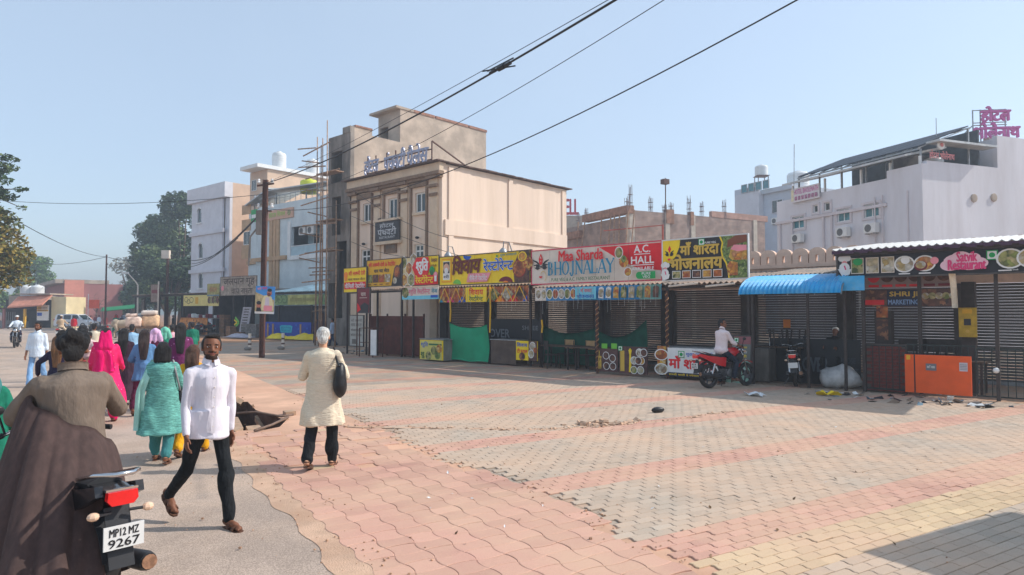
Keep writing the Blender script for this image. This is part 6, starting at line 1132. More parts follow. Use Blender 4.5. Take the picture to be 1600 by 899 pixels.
MB().box(0, YF.X(103), 0, 3.2, 0, zz1).build('side_wall', m_yw, ys_); xk = YF.X(0); mb = MB(); mb.box(xk - 2, -.001, 3.0, 3.2, 0, zz1 - .3); mb.build('back_wall', mat('shop_back', lin((70, 58, 54)), .95, .3, 1), ys_)
zr0, zr1 = YF.Z(55, 478, -1.5), YF.Z(55, 466, -1.5); mb = MB(); mb.add([(YF.X(28), -1.5, zr0 - .3), (.1, -1.5, zr0), (.1, 0, zz1 + .1), (YF.X(28), 0, zz1 - .1), (YF.X(28), -1.5, zr0 - .15), (.1, -1.5, zr0 + .15), (.1, 0, zz1 + .25), (YF.X(28), 0, zz1 + .05)], [(3, 2, 1, 0), (4, 5, 6, 7), (0, 1, 5, 4), (1, 2, 6, 5), (2, 3, 7, 6), (3, 0, 4, 7)]); mb.build('orange_fascia', mat('orange_fascia', lin((214, 142, 114)), .7, .15, 1.5), ys_); MB().box(YF.X(28), .1, -.4, 3.3, zz1 + .26, zz1 + .4).build('roof', m_grey, ys_)
MB().box(YF.X(-20), YF.X(27.5), -1.2, 3.2, zr0 - .35, zr0 - .2).build('left_roof', m_rust, ys_)
for px in (18, 50): x = YF.X(px); MB().box(x - .12, x + .12, -1.1, -.9, 0, zr0 - .36).build('pillar', m_salm2 if px == 18 else P_AMB, ys_)
mb = MB()
for k in range(10): x = YF.X(0) + (YF.X(30) - YF.X(0)) * k / 9; mb.box(x - .03, x + .03, -.6, -.55, 0, 1.9)
mb.box(YF.X(-15), YF.X(30), -.549, -.5, 0, .9); mb.build('grille', m_steel, ys_, kind='stuff'); MB().box(YF.X(30), YF.X(47), -.6, -.1, 0, .8).build('counter', m_steel, ys_)
x0 = YF.X(61); w = YF.X(79) - x0; z0, z1_ = YF.Z(70, 501, -.3), YF.Z(70, 477, -.3); bd = MB().box(0, w, -.1, 0, 0, z1_ - z0).build('menu_sign', P_WHT, ys_, (x0, -.2, z0)); B = Board(bd, w, z1_ - z0, -.11); B.rect(0, .72, .4, 1, P_AMB); B.rect(.4, .72, 1, 1, P_CRM); B.rect(0, .6, 1, .7, P_AMB); B.rect(.05, .3, .45, .5, P_BLU); [B.rect(.1, .64 + .1 * k, .9, .67 + .1 * k, P_BLK) for k in range(3)]; B.done()
for px, lb in ((42, 'large white water tank on the snack shop roof, next to the tree'), (58.5, 'large white water tank on the snack shop roof, next to the pink building')): p = at(px, 462.5, 84); tank(lb, p, .72, 1.35, group='tanks on the snack shop'); 
q = at(50, 462.5, 84); one('tank_platform', 'low block platform under the two white tanks on the snack shop', 'platform', MB().box(-2.2, 2.2, -.9, 1.5, -1.2, -.002), m_grey, q)
one('orange_flag', 'square orange flag on a white pole at the street corner', 'flag', MB().box(-.03, .03, -.03, .03, 0, 3.9, 1).surf(lambda u, v: (.05 + 1.2 * u, .08 * math.sin(u * 6), 2.3 + .95 * v), 8, 3, 0, .02), [flat('flag_orange', lin((236, 92, 60))), P_WHT], G(137, 514.5))
# haze-blue town far down the street
for i, (px, w, z, c, lb) in enumerate(((120, 9, 447, (190, 150, 140), 'pale pink house far down the street, beyond the orange flag'), (150, 6, 455, (190, 160, 150), 'small rosy house among far trees beside the tall thin pole'), (135, 5, 459, (210, 205, 200), 'tiny white house low among far trees'))):
    b = G(px, 494.5); Y = b.y; h = at(px, z, Y).z; one('house', lb, 'house', MB().box(-w / 2, w / 2, 0, 8, 0, h).box(-w / 2 - .3, w / 2 + .3, -.4, 8.3, h + .01, h + .4, 1).box(-w * .3, -w * .1, -.02, 0, h * .4, h * .7, 1).box(w * .1, w * .3, -.02, 0, h * .4, h * .7, 1), [mat('far_wall%d' % i, lin(c), .9), m_grey], b, .5)
# ---- poles ---------------------------------------------------------------------
pb = G(409, 559); zt = at(415, 282, pb.y + .1).z; pole = thing('utility_pole', 'tall rusty steel joist pole carrying a film style poster', 'pole', pb); mb = MB(); dx = at(415, 282, pb.y).x - pb.x
for o_, a, b in ((0, .14, .03), (-.08, .03, .16), (.08, .03, .16)): mb.bar((o_, 0, 0), (o_ + dx, .0, zt), a if o_ == 0 else .03, b if o_ == 0 else .16)
mb.build('joist', m_rust, pole, kind='stuff'); q = MB(); q.bar((dx - .35, 0, zt - .25), (dx + .35, 0, zt - .15), .07); q.bar((dx - .3, .05, zt - 1.3), (dx + .25, .05, zt - 1.3), .06); q.parts('cross_arm', m_rust, pole); MB().box(dx - .34, dx - .1, -.12, .1, zt - 2.3, zt - 1.3).build('junction_box', m_dgrey, pole); q = MB(); q.tube([(dx * .6 - .2, 0, zt - 1.9), (dx * .6 - .55, -.1, zt - 2.4), (dx * .6 - .6, -.1, zt - 3.6)], .04, 6); q.build('conduit', m_dgrey, pole)
q = MB()
for dz in (-.22, -1.25): [q.lathe([(.05, 0), (.07, .05), (.04, .1), (.06, .14), (.03, .18)], (dx + s * .28, 0, zt + dz + .08), 8) for s in (-1, 1)]
q.parts('insulator', m_white, pole)
# poster on the pole
pw0 = at(398, 490, pb.y - .15); pw1 = at(428, 447, pb.y - .15); w, h = pw1.x - pw0.x, at(410, 447, pb.y - .15).z - pw0.z
po = thing('pole_poster', 'blue and cream poster of a bearded man in yellow tied to the joist pole', 'poster', pw0); po.rotation_euler = (0, R(2), R(4)); MB().box(0, w, -.01, .01, 0, h).build('sheet', flat('poster_sky', lin((70, 150, 220))), po); B = Board(po, w, h, -.012)
B.rect(0, 0, 1, .08, P_WHT); B.poly([(0, .08), (1, .08), (1, .5), (0, .78)], flat('poster_sand', lin((196, 176, 130)), .6, .2, 8)); B.poly([(.25, .12), (.36, .5), (.46, .66), (.6, .68), (.84, .62), (.96, .3), (.94, .12)], flat('poster_cream', lin((234, 220, 170)))); B.poly([(.5, .3), (.53, .6), (.72, .6), (.74, .3)], flat('poster_lilac', lin((220, 206, 216)))); B.disc(.72, .76, .11, flat('poster_skin', lin((190, 120, 96))), sx=.8); B.disc(.73, .86, .06, P_BLK, sx=1.3); B.disc(.7, .7, .07, flat('poster_beard', lin((120, 60, 44))), sx=.9); B.rect(.46, .1, .9, .3, P_PINK)
B.disc(.2, .3, .12, MATS['poster_skin'], sx=.7); B.disc(.2, .39, .07, P_BLK, sx=1.2); B.poly([(.08, .08), (.1, .22), (.3, .22), (.36, .08)], P_BLK); B.txt('श्री', .1, .86, .3, .96, P_PINK, .03); B.txt('कथा', .35, .88, .6, .97, P_HOT, .02); B.done()
for px, top, base, r, lb, nm in ((164, 398, 516, .1, 'thin dark bare pole standing beyond the parked white car', 'bare_pole'), (260, 392, 520, .14, 'brown wooden pole with a pale box before the dark tree', 'wooden_pole'), (222, 380, 508, .18, 'distant T shaped utility pole against the dark tree', 'utility_pole')):
    b = G(px, base); h = at(px, top, b.y).z; t = thing(nm, lb, 'pole', b); MB().tube([(0, 0, 0), (0, 0, h)], [r, r * .8], 7).build('shaft', m_rust if r < .15 else m_dgrey, t)
    if nm == 'wooden_pole': MB().box(-.35, .35, -.5, -.15, h - .75, h + .0).build('meter_box', P_CRM, t)
    if nm == 'utility_pole': q = MB(); q.bar((-1.3, 0, h - .4), (1.3, 0, h - .4), .2); q.bar((-.5, 0, h - 2.6), (.5, 0, h - 2.6), .16); q.parts('cross_arm', m_dgrey, t)
b = G(214, 515); h = at(214, 446, b.y).z; t = thing('street_lamp', 'slim pale street lamp leaning its arm over the street', 'street lamp', b); MB().tube([(0, 0, 0), (0, 0, h), (-.25, 0, h + .4), (-1.1, 0, h + 1.3)], [.1, .08, .06, .05], 7).build('post', P_CRM, t); MB().box(-1.7, -1.05, -.1, .1, h + 1.25, h + 1.45).build('lamp_head', m_wfr, t)
for px, lb in ((390, 'short white marker post standing nearest the rusty joist pole'), (442, 'short white marker post before the yellow tarpaulin')):
    b = G(px, 547 if px == 390 else 546); t = thing('marker_post', lb, 'bollard', b, 0, 'marker posts on the square edge'); mb = MB(); mb.box(-.06, .06, -.06, .06, 0, .82); mb.box(-.063, .063, -.063, .063, .25, .33, 1); mb.box(-.063, .063, -.063, .063, .5, .58, 1); mb.build('post', [P_CRM, m_rust], t); MB().ell((-.08, -.05, .06), (.2, .16, .1), 8, 5).build('foot', m_dgrey, t)
for px, lb in ((419, 'thin pale stake before the blue banner, nearest the joist pole'), (427, 'thin pale stake before the left part of the blue banner badge'), (470, 'thin pale stake before the far end of the blue banner')): b = KR.w(KX(px, -1.9), -1.9); one('wooden_stake', lb, 'stake', MB().box(-.05, .05, -.05, .05, 0, 1.05), m_ply2, b, 0, 0, 'stakes before the blue banner')
# ---- cables -------------------------------------------------------------------
m_cab = mat('black_cable', (.02, .02, .022), .6, .1, 5)
def cable(label, a, b, sag, r, knots=()):
    a, b = Vector(a), Vector(b); mb = MB(); n = 28
    mb.tube([(b - a) * (k / n) - Vector((0, 0, sag * 4 * (k / n) * (1 - k / n))) for k in range(n + 1)], r, 5); return one('overhead_cable', label, 'cable', mb, m_cab, a, smooth=180, group='overhead cables')
pt = Vector((pb.x + dx, pb.y, zt - .15)); pt2 = Vector((pb.x + dx, pb.y, zt - 1.2))
def near(px, py, Y): return at(px, py, Y)
cable('thickest cable, with a clamp on it, running from the joist pole overhead', pt, near(985, -14, 9), .30, .019)
cable('thin cable just above the thickest one', pt + Vector((.2, 0, .1)), near(975, -14, 8.5), .12, .006)
cable('thin cable running steeply up between the thick and the lowest ones', pt2 + Vector((.3, 0, .4)), near(1060, -14, 8), .5, .006)
cable('long medium cable crossing in front of the cream hotel', pt2, near(1275, -16, 8), .9, .011)
cable('thin cable stretching from the joist pole out past the tree beside the road', pt2 + Vector((0, 0, .6)), near(-40, 310, 36), .35, .012)
b1 = G(164, 516); h1 = at(164, 400, b1.y).z; bp_ = Vector((b1.x, b1.y, h1 - .1)); b2 = G(260, 520); h2 = at(260, 395, b2.y).z; wp = Vector((b2.x, b2.y, h2 - .1))
cable('cable from the tall bare pole up into the tree beside the road', bp_, near(28, 346, 34), .4, .02); cable('cable from the tall bare pole across to the wooden pole', bp_, wp, .5, .03); cable('cable from the bare pole away beyond the snack shop roof', bp_, near(60, 412, 110), .4, .03)
cable('cable from the wooden pole to the aqua hotel wall', wp, near(372, 372, 58), 1.2, .028); cable('slack cable from the wooden pole to the joist pole', wp - Vector((0, 0, .6)), pt2, 1.4, .022); cable('cable sloping from the joist pole down toward the arched building', pt2, near(300, 412, 70), .6, .03)
for i, (p, q) in enumerate((((548, 338), (884, 440)), ((548, 378), (690, 402)), ((548, 296), (700, 372)))): cable(('drooping cable across the cream hotel front below its name board', 'short cable low across the cream hotel front near the amber sign', 'drooping cable across the cream hotel front through the name board')[i], ROW.w(ROW.X(p[0], 2.5), 2.5, ROW.Z(*p, 2.5)), ROW.w(ROW.X(q[0], 2.5), 2.5, ROW.Z(*q, 2.5)), .3, .012)
# the clamp on the thickest cable
n_ = .62; t_ = None
a, b = pt, near(985, -14, 9); best = min(range(200), key=lambda k: abs(proj(a + (b - a) * (k / 200) - Vector((0, 0, .3 * 4 * (k / 200) * (1 - k / 200))))[0] - 784)); k = best / 200; c = a + (b - a) * k - Vector((0, 0, .3 * 4 * k * (1 - k)))
mb = MB(); d_ = (b - a).normalized()
for s, r in ((-.3, .03), (0, .05), (.2, .035)): mb.tube([d_ * (s - .1), d_ * (s + .1)], r, 7)
mb.bar((-.34, 0, -.07), (.25, 0, .03), .02); mb.bar(d_ * -.5 + Vector((0, 0, .06)), d_ * .4 + Vector((0, 0, .06)), .02); one('cable_clamp', 'dark clamp gripping the thickest overhead cable', 'clamp', mb, m_black, c); bpy.data.objects['cable_clamp']['kind'] = 'thing'
# ================================================================ VEHICLES
m_tyre = mat('tyre_rubber', (.02, .02, .021), .85, .3, 9, dust=lin((110, 90, 74)), dscale=3, damt=.35); m_alloy = mat('alloy_black', (.05, .05, .055), .4, .2, 6, metal=.5); m_chrome = mat('chrome', (.6, .6, .6), .2, .05, 3, metal=1.); m_seat = mat('seat_vinyl', (.02, .02, .022), .6, .2, 8)
m_lens = mat('red_lens', lin((220, 20, 24)), .2, .1, 5, spec=.7); m_amber = mat('amber_lens', lin((226, 190, 160)), .25, .1, 5); m_plate = mat('plate_white', (.72, .72, .7), .5, .06, 6, dust=(.4, .36, .32), dscale=6, damt=.4); m_eng = mat('engine_metal', (.16, .16, .165), .5, .3, 9, metal=.6); m_dkpl = mat('black_plastic', (.025, .025, .028), .5, .2, 5)
def wheel(t, y, r, w=.09, spoke=6):
    ty = MB(); pr = [(r - .07, -w / 2), (r - .02, -w / 2), (r - .004, -w * .25), (r, 0), (r - .004, w * .25), (r - .02, w / 2), (r - .07, w / 2), (r - .08, 0)]; n = 28
    for i in range(n):
        for p in pr: a = 2 * PI * i / n; ty.v.append((p[1], y + p[0] * math.cos(a), r + p[0] * math.sin(a)))
    k = len(pr)
    for i in range(n):
        for j in range(k): ty.f.append((i * k + j, ((i + 1) % n) * k + j, ((i + 1) % n) * k + (j + 1) % k, i * k + (j + 1) % k)); ty.m.append(0)
    o = ty.build('wheel', m_tyre, t, smooth=40); s = MB(); rr = r - .075; s.lathe([(rr, -.035), (rr, .035), (rr - .025, .03), (rr - .025, -.03), (rr, -.035)], (0, y, r), 24, ax='x', cap=False)
    for i in range(spoke): a = 2 * PI * i / spoke; s.bar((0, y + .03 * math.cos(a), r + .03 * math.sin(a)), (0, y + rr * math.cos(a + .2), r + rr * math.sin(a + .2)), .03, .025)
    s.build('rim', m_alloy, o); h = MB(); h.lathe([(.045, -.06), (.045, .06)], (0, y, r), 12, ax='x'); h.lathe([(.11, .04), (.11, .05)], (0, y, r), 18, ax='x'); h.build('hub', m_eng, o); return o
def motorcycle(label, loc, rz, paint, lean=0., plate=None, group=None, cat='motorcycle', name='motorcycle', guard=0, steer=0.):
    t = thing(name, label, cat, loc, rz, group); t.rotation_euler = (0, R(lean), rz); r = .3
    wheel(t, -.62, r, .1)
    wheel(t, .66, r, .08)
    f = MB(); f.tube([(0, .48, .88), (0, .3, .62), (0, .12, .3), (0, -.2, .3), (0, -.3, .55)], .022, 7); f.tube([(0, .46, .82), (0, .0, .72), (0, -.5, .7), (0, -.86, .78)], .02, 7)
    for s in (-1, 1): f.tube([(s * .1, -.28, .34), (s * .1, -.62, .3)], .02, 6); f.tube([(s * .02, -.3, .6), (s * .09, -.85, .78)], .016, 6)
    f.build('frame', m_dkpl, t, smooth=50, kind='stuff')
    e = MB(); e.box(-.12, .12, -.16, .2, .26, .46); e.box(-.1, .1, .06, .26, .42, .62)
    for k in range(5): e.box(-.125, .125, .04, .28, .46 + .035 * k, .47 + .035 * k)
    e.lathe([(.11, .12), (.11, .16), (.06, .17)], (0, -.04, .36), 16, ax='x'); e.lathe([(.11, -.16), (.11, -.12)], (0, -.04, .36), 16, ax='x'); e.build('engine', m_eng, t, kind='stuff')
    tk = MB(); pr = [(.42, .05, .05, .84), (.36, .1, .1, .86), (.22, .13, .13, .87), (.06, .125, .12, .85), (-.06, .08, .08, .8), (-.1, .05, .05, .78)]
    for i in range(len(pr)):
        y, wx, hz_, zc_ = pr[i]; b = len(tk.v)
        for j in range(12): a = 2 * PI * j / 12; tk.v.append((wx * math.copysign(abs(math.cos(a)) ** .7, math.cos(a)), y, zc_ + hz_ * math.copysign(abs(math.sin(a)) ** .8, math.sin(a))))
        if i: tk.f += [(b - 12 + j, b - 12 + (j + 1) % 12, b + (j + 1) % 12, b + j) for j in range(12)]
    tk.f += [tuple(range(12))[::-1], tuple(len(tk.v) - 12 + j for j in range(12))]; tk.m = [0] * len(tk.f); tk.build('fuel_tank', paint, t, smooth=60)
    for s in (-1, 1):
        sp = MB(); P = [(.3, .84), (.46, .78), (.4, .62), (.24, .56), (.16, .7)]; sp.prism(P, s * .1, s * .15, ax='x'); sp.build('tank_shroud', m_dkpl, t)
    st = MB(); st.surf(lambda u, v: ((u - .5) * (.2 + .1 * math.sin(PI * min(1, v * 1.3))), -.04 - .72 * v, .80 + .03 * math.sin(PI * u) + .07 * max(0, v - .5)), 6, 10, 0, -.07); st.build('seat', m_seat, t, smooth=60)
    for s in (-1, 1):
        tp = MB(); P = [(-.12, .74), (-.3, .76), (-.7, .8), (-.98, .86), (-1.0, .8), (-.7, .68), (-.36, .55), (-.16, .52)]; tp.prism(P, s * .09, s * .135, ax='x'); tp.build('tail_panel', paint, t)
    MB().box(-.085, .085, -1.0, -.7, .78, .83).build('tail_cowl', paint, t); l = MB(); l.prism([(-.085, .775), (-.06, .745), (.06, .745), (.085, .775), (.08, .825), (-.08, .825)], -1.045, -1.001); l.box(-.088, .088, -1.03, -1.002, .826, .84, 1); l.build('tail_light', [m_lens, m_chrome], t, kind='stuff')
    g = MB(); g.tube([(-.1, -.6, .84), (-.12, -.95, .92), (-.05, -1.06, .93), (.05, -1.06, .93), (.12, -.95, .92), (.1, -.6, .84)], .014, 7); g.build('grab_rail', m_chrome, t, smooth=180)
    mg = MB(); mg.surf(lambda u, v: ((v - .5) * .15, -.62 - .36 * math.sin(-.7 + 2.0 * u) * 1.0, .3 + .36 * math.cos(-.7 + 2.0 * u)), 10, 2, 0, .01); mg.surf(lambda u, v: ((v - .5) * .14, -.95 - .1 * u, .72 - .34 * u), 4, 2, 0, .01); mg.build('rear_mudguard', m_dkpl, t, smooth=40, kind='stuff'); mg = MB(); mg.surf(lambda u, v: ((v - .5) * .12, .66 + .345 * math.sin(-1.0 + 1.6 * u), .3 + .345 * math.cos(-1.0 + 1.6 * u)), 10, 2, 0, .01); mg.build('front_mudguard', paint, t, smooth=40)
    pl = MB().box(-.11, .11, -1.07, -1.06, .5, .635).build('number_plate', m_plate, t)
    if plate: text(pl, plate[0], (-.08, .575, .08, .62), m_black, -1.072, .03); text(pl, plate[1], (-.085, .512, .085, .56), m_black, -1.072, .03)
    fk = MB()
    for s in (-1, 1): fk.tube([(s * .08, .66, .3), (s * .08, .5, .78), (s * .07, .44, .95)], [.026, .022, .018], 8)
    fk.parts('fork', m_chrome, t, 180); hb = MB(); hb.tube([(-.36, .22, 1.02), (-.2, .38, 1.04), (0, .43, .98), (.2, .38, 1.04), (.36, .22, 1.02)], .013, 7); hb = hb.build('handlebar', m_chrome, t, smooth=180); q = MB(); q.tube([(-.37, .2, 1.02), (-.28, .3, 1.03)], .02, 7); q.tube([(.37, .2, 1.02), (.28, .3, 1.03)], .02, 7); q.parts('grip', m_seat, hb)
    for s in (-1, 1):
        m = MB(); m.tube([(s * .26, .31, 1.03), (s * .3, .33, 1.18)], .008, 5); m.ell((s * .32, .33, 1.2), (.06, .015, .04), 10, 6); m.build('mirror', m_dkpl, t, kind='stuff')
        i_ = MB(); i_.tube([(s * .05, -1.0, .7), (s * .13, -1.02, .7)], .01, 5); i_.ell((s * .15, -1.02, .7), (.035, .03, .025), 8, 6, 1); i_.build('indicator', [m_dkpl, m_amber], t, kind='stuff')
        i_ = MB(); i_.tube([(s * .06, .5, .88), (s * .14, .5, .88)], .01, 5); i_.ell((s * .16, .5, .88), (.03, .035, .025), 8, 6, 1); i_.build('indicator', [m_dkpl, m_amber], t, kind='stuff')
    hl = MB(); hl.ell((0, .52, .9), (.1, .06, .1), 12, 8); hl.build('headlight', m_chrome, t, smooth=180); fa = MB(); fa.surf(lambda u, v: ((u - .5) * .26 * (1 - .3 * v), .54 - .12 * v - .12 * abs(u - .5), .82 + .26 * v), 6, 5, 0, .015); fa.build('headlight_cowl', m_dkpl, t, smooth=40)
    ex = MB(); ex.tube([(.1, .24, .45), (.12, .26, .26), (.13, -.1, .22), (.15, -.35, .27)], .02, 8); ex.tube([(.15, -.33, .26), (.155, -.42, .28), (.16, -.98, .36), (.16, -1.02, .365)], [.03, .055, .06, .05], 12); ex.build('exhaust', m_dkpl, t, smooth=50, kind='stuff'); MB().lathe([(.045, -.005), (.045, 0), (.02, .004)], (.16, -1.03, .366), 12, ax='y').build('exhaust_tip', mat('rust_tip', lin((150, 110, 84)), .6, .3, 20), t)
    c = MB(); c.prism([(-.1, .4), (-.62, .37), (-.7, .3), (-.62, .23), (-.1, .3)], -.13, -.1, ax='x'); c.build('chain_cover', m_dkpl, t); p = MB(); p.tube([(-.22, -.08, .28), (.22, -.08, .28)], .016, 6); p.tube([(-.2, -.42, .36), (.2, -.42, .36)], .013, 6); p.parts('footpeg', m_eng, t)
    s = MB(); s.bar((-.1, -.02, .27), (-.24 - .01 * abs(lean), .06, .02), .025); s.build('side_stand', m_eng, t)
    for s in (-1, 1): sh = MB(); sh.tube([(s * .11, -.6, .34), (s * .11, -.46, .68)], .025, 7); sh.build('shock_absorber', m_chrome, t)
    if guard: q = MB(); q.tube([(-.05, .3, .7), (-.26, .34, .6), (-.24, .3, .4), (-.05, .2, .32)], .014, 6); q.tube([(.05, .3, .7), (.26, .34, .6), (.24, .3, .4), (.05, .2, .32)], .014, 6); q.parts('crash_guard', m_chrome, t, 180)
    return t
m_redp = mat('red_paint', lin((206, 16, 30)), .25, .06, 4, coat=.4); m_blkp = mat('black_gloss', (.012, .012, .014), .25, .1, 4, coat=.4, dust=lin((90, 76, 66)), dscale=3, damt=.3); m_blup = mat('blue_black_paint', (.02, .03, .07), .3, .1, 4, coat=.3)
# near bike at the picture's edge
NB_RZ = R(50); tail = at(192, 788, 4.05); dN = Vector((-math.sin(NB_RZ), math.cos(NB_RZ), 0)); NB = Vector((tail.x, tail.y, 0)) + dN * 1.04
motorcycle('black motorcycle with a red tail light ridden by the man in the brown jacket', NB, NB_RZ, m_blkp, 0, ('MP12 MZ', '9267'))
# red bike: nose to the shops, rear towards the square
ra, rb = G(1108, 607), G(1160, 604); dR = Vector((rb.x - ra.x, rb.y - ra.y, 0)); RB_RZ = math.atan2(-dR.x, dR.y); dR.normalize()
u_ = (ra + rb) / 2
RB_RZ = R(-62); dR = Vector((-math.sin(RB_RZ), math.cos(RB_RZ), 0)); RBL = ra + dR * .62
motorcycle('red commuter motorcycle parked before the white Hindi banner with a man astride', RBL, RB_RZ, m_redp, -3, ('MP12 MK', '4471'))
bk = G(1242, 604); motorcycle('black motorcycle parked nose inwards before the wide black banner', bk + Vector((.25, .5, 0)), R(-24), m_blkp, -5)
for k, (px, py, rz, lb) in enumerate(((303, 524, 60, 'dark motorcycle parked by the orange cloth of the far stall'), (318, 524, 75, 'dark motorcycle with a cover parked second by the orange cloth'), (330, 523, 50, 'dark motorcycle parked closest to the junk stall'))): 
    g = G(px, py); motorcycle(lb, g, R(rz), (m_blup, m_blkp, m_redp)[k], -6, group='motorcycles parked at the far stalls')
OB = G(25, 543); OB_RZ = R(180 + 30); motorcycle('oncoming dark motorcycle with a rider in white on the road edge', OB, OB_RZ, m_blkp, 0, guard=1)
g = G(96, 533); SB_RZ = R(20); SBL = g; motorcycle('pale motorcycle ridden away by a person in a cream cap', g, SB_RZ, mat('cream_paint', lin((200, 190, 180)), .4), 0)
g = G(150, 527); motorcycle('parked motorcycle standing crosswise in front of the white car', g, R(80), m_blkp, -5)
# ---- cars ----------------------------------------------------------------------
def car(label, loc, rz, paint, L=4.4, Hh=1.68, Wd=1.74, kind='mpv'):
    t = thing('parked_car', label, 'car', loc, rz, 'cars on the far street'); k = Hh / 1.68; l = L / 4.4
    low = [(-2.15, .3), (-2.18, .6), (-2.15, .95), (-1.0, 1.0), (1.2, 1.0), (1.75, .88), (2.15, .74), (2.2, .5), (2.1, .3)]
    b = MB(); nS = 5
    def sect(pts, w0, w1, inset):
        n = len(pts); xs = [(-1, 1), (-.94, 1.0), (.94, 1.0), (1, 1)]
        vs = []
        for s in (-1, -.9, .9, 1): vs += [(y * l * (1 if abs(s) < 1 else .985), s * (w0 if z < 1.02 else w1) / 2, (z - (.0 if abs(s) < 1 else .02)) * k) for y, z in pts]
        fs = [(j * n + i, j * n + (i + 1) % n, (j + 1) * n + (i + 1) % n, (j + 1) * n + i) for j in range(3) for i in range(n)] + [tuple(range(n))[::-1], tuple(3 * n + i for i in range(n))]
        return vs, fs
    vs, fs = sect(low, Wd, Wd, 0); b.add([(y, -x, z) for y, x, z in [(v[0], v[1], v[2]) for v in vs]], fs)
    b.build('body', paint, t, smooth=30)
    cab = [(-2.08, .96), (-2.0, 1.5), (-1.8, 1.66), (.3, 1.66), (.62, 1.58), (1.35, 1.0)]; vs = []
    c = MB(); n = len(cab)
    for s, wf in ((-1, 1), (1, 1)): vs += [(y * l, s * (Wd / 2 - .02 - (.14 * (z - .96) / .7)), z * k) for y, z in cab]
    c.add(vs, [tuple(range(n))[::-1], tuple(n + i for i in range(n))] + [(i, (i + 1) % n, n + (i + 1) % n, n + i) for i in range(n)]); c.build('cabin', paint, t, smooth=20)
    for s in (-1, 1):
        w = MB()
        for a, bb in ((-1.9, -1.12), (-1.05, -.1), (-.02, .98)):
            P = [(a + (.06 if a > -1.5 else .1), 1.04), (bb, 1.04), (min(bb, .98) - (.34 if bb > .5 else .02), 1.54), (a + (.06 if a > -1.5 else .14), 1.54)]
            w.add([(y * l, s * (Wd / 2 - .005 - .14 * (z - .96) / .7 - .008), z * k) for y, z in P], [(0, 1, 2, 3)])
        w.parts('side_window', m_glass, t)
        for y in (-1.35, 1.4): 
            q = MB(); q.lathe([(.2, s * .8), (.3, s * .78), (.33, s * .84), (.33, s * .88), (.28, s * .9), (.2, s * .89)], (y * l, 0, .33), 18, ax='y'); wh = q.build('wheel', m_tyre, t, smooth=40); q = MB(); q.lathe([(.05, s * .9), (.2, s * .905), (.22, s * .89)], (y * l, 0, .33), 12, ax='y'); q.build('rim', m_chrome, wh)
        MB().box(1.95 * l, 2.19 * l, s * .55 - .2 * 1, s * .55 + .2, .66, .8).build('headlight', m_chrome, t); MB().box(-2.2 * l, -2.1 * l, s * .72 - .1, s * .72 + .1, .8, 1.1).build('tail_light', m_lens, t); MB().box(.8 * l, .95 * l, s * (Wd / 2 + .03) - .08, s * (Wd / 2 + .03) + .08, 1.02, 1.14).build('wing_mirror', paint, t)
    MB().add([(1.3 * l, -.66, 1.03 * k), (1.3 * l, .66, 1.03 * k), (.68 * l, .6, 1.54 * k), (.68 * l, -.6, 1.54 * k)], [(0, 1, 2, 3)]).build('windscreen', m_glass, t, (.015, 0, .012)); MB().add([(-2.06 * l, -.66, 1.05 * k), (-2.06 * l, .66, 1.05 * k), (-1.99 * l, .6, 1.48 * k), (-1.99 * l, -.6, 1.48 * k)], [(0, 1, 2, 3)]).build('rear_window', m_glass, t, (-.03, 0, 0)); MB().box(2.17 * l, 2.21 * l, -.5, .5, .42, .6).build('grille', m_dkpl, t); MB().box(-2.2 * l, 2.2 * l, -.86, .86, .22, .32).build('underbody', m_dkpl, t)
    return t
car('white people carrier parked sideways across the far end of the street', G(111, 513.5) + Vector((0, 1, 0)), R(-6), mat('car_white', (.75, .76, .78), .25, .03, 2, coat=.5), 4.5)
car('pale blue white hatchback facing the square behind the loaded cart', G(203, 509), R(-118), mat('car_silver', (.5, .56, .62), .25, .03, 2, coat=.5), 3.9, 1.55)
# ---- cart with bales ------------------------------------------------------------
cb = G(224, 530); ct = thing('hand_cart', 'four wheeled wooden hand cart in the far street', 'cart', cb, R(25)); MB().box(-1.1, 1.1, -.65, .65, .75, .85).build('deck', m_junk[0], ct)
for a in (-.75, .75):
    for b in (-.68, .68): q = MB(); q.lathe([(.3, -.03), (.34, -.02), (.34, .02), (.3, .03)], (a, b, .34), 16, ax='y', cap=False); q.lathe([(.06, -.05), (.06, .05)], (a, b, .34), 8, ax='y'); [q.bar((a, b, .34), (a + .31 * math.cos(i * PI / 4), b, .34 + .31 * math.sin(i * PI / 4)), .02) for i in range(8)]; q.build('wheel', m_tyre, ct, kind='stuff')
q = MB(); q.bar((1.1, -.4, .8), (1.9, -.4, 1.0), .05); q.bar((1.1, .4, .8), (1.9, .4, 1.0), .05); q.parts('handle', m_junk[0], ct); MB().box(-.8, -.7, -.6, .6, .34, .75).build('axle', m_rust, ct)
m_bale = [mat('bale_pink', lin((240, 208, 190)), .7, .2, 4, .6, 12), mat('bale_tan', lin((236, 196, 156)), .7, .2, 4, .6, 12), mat('bale_white', lin((230, 214, 200)), .6, .1, 4, .6, 12)]
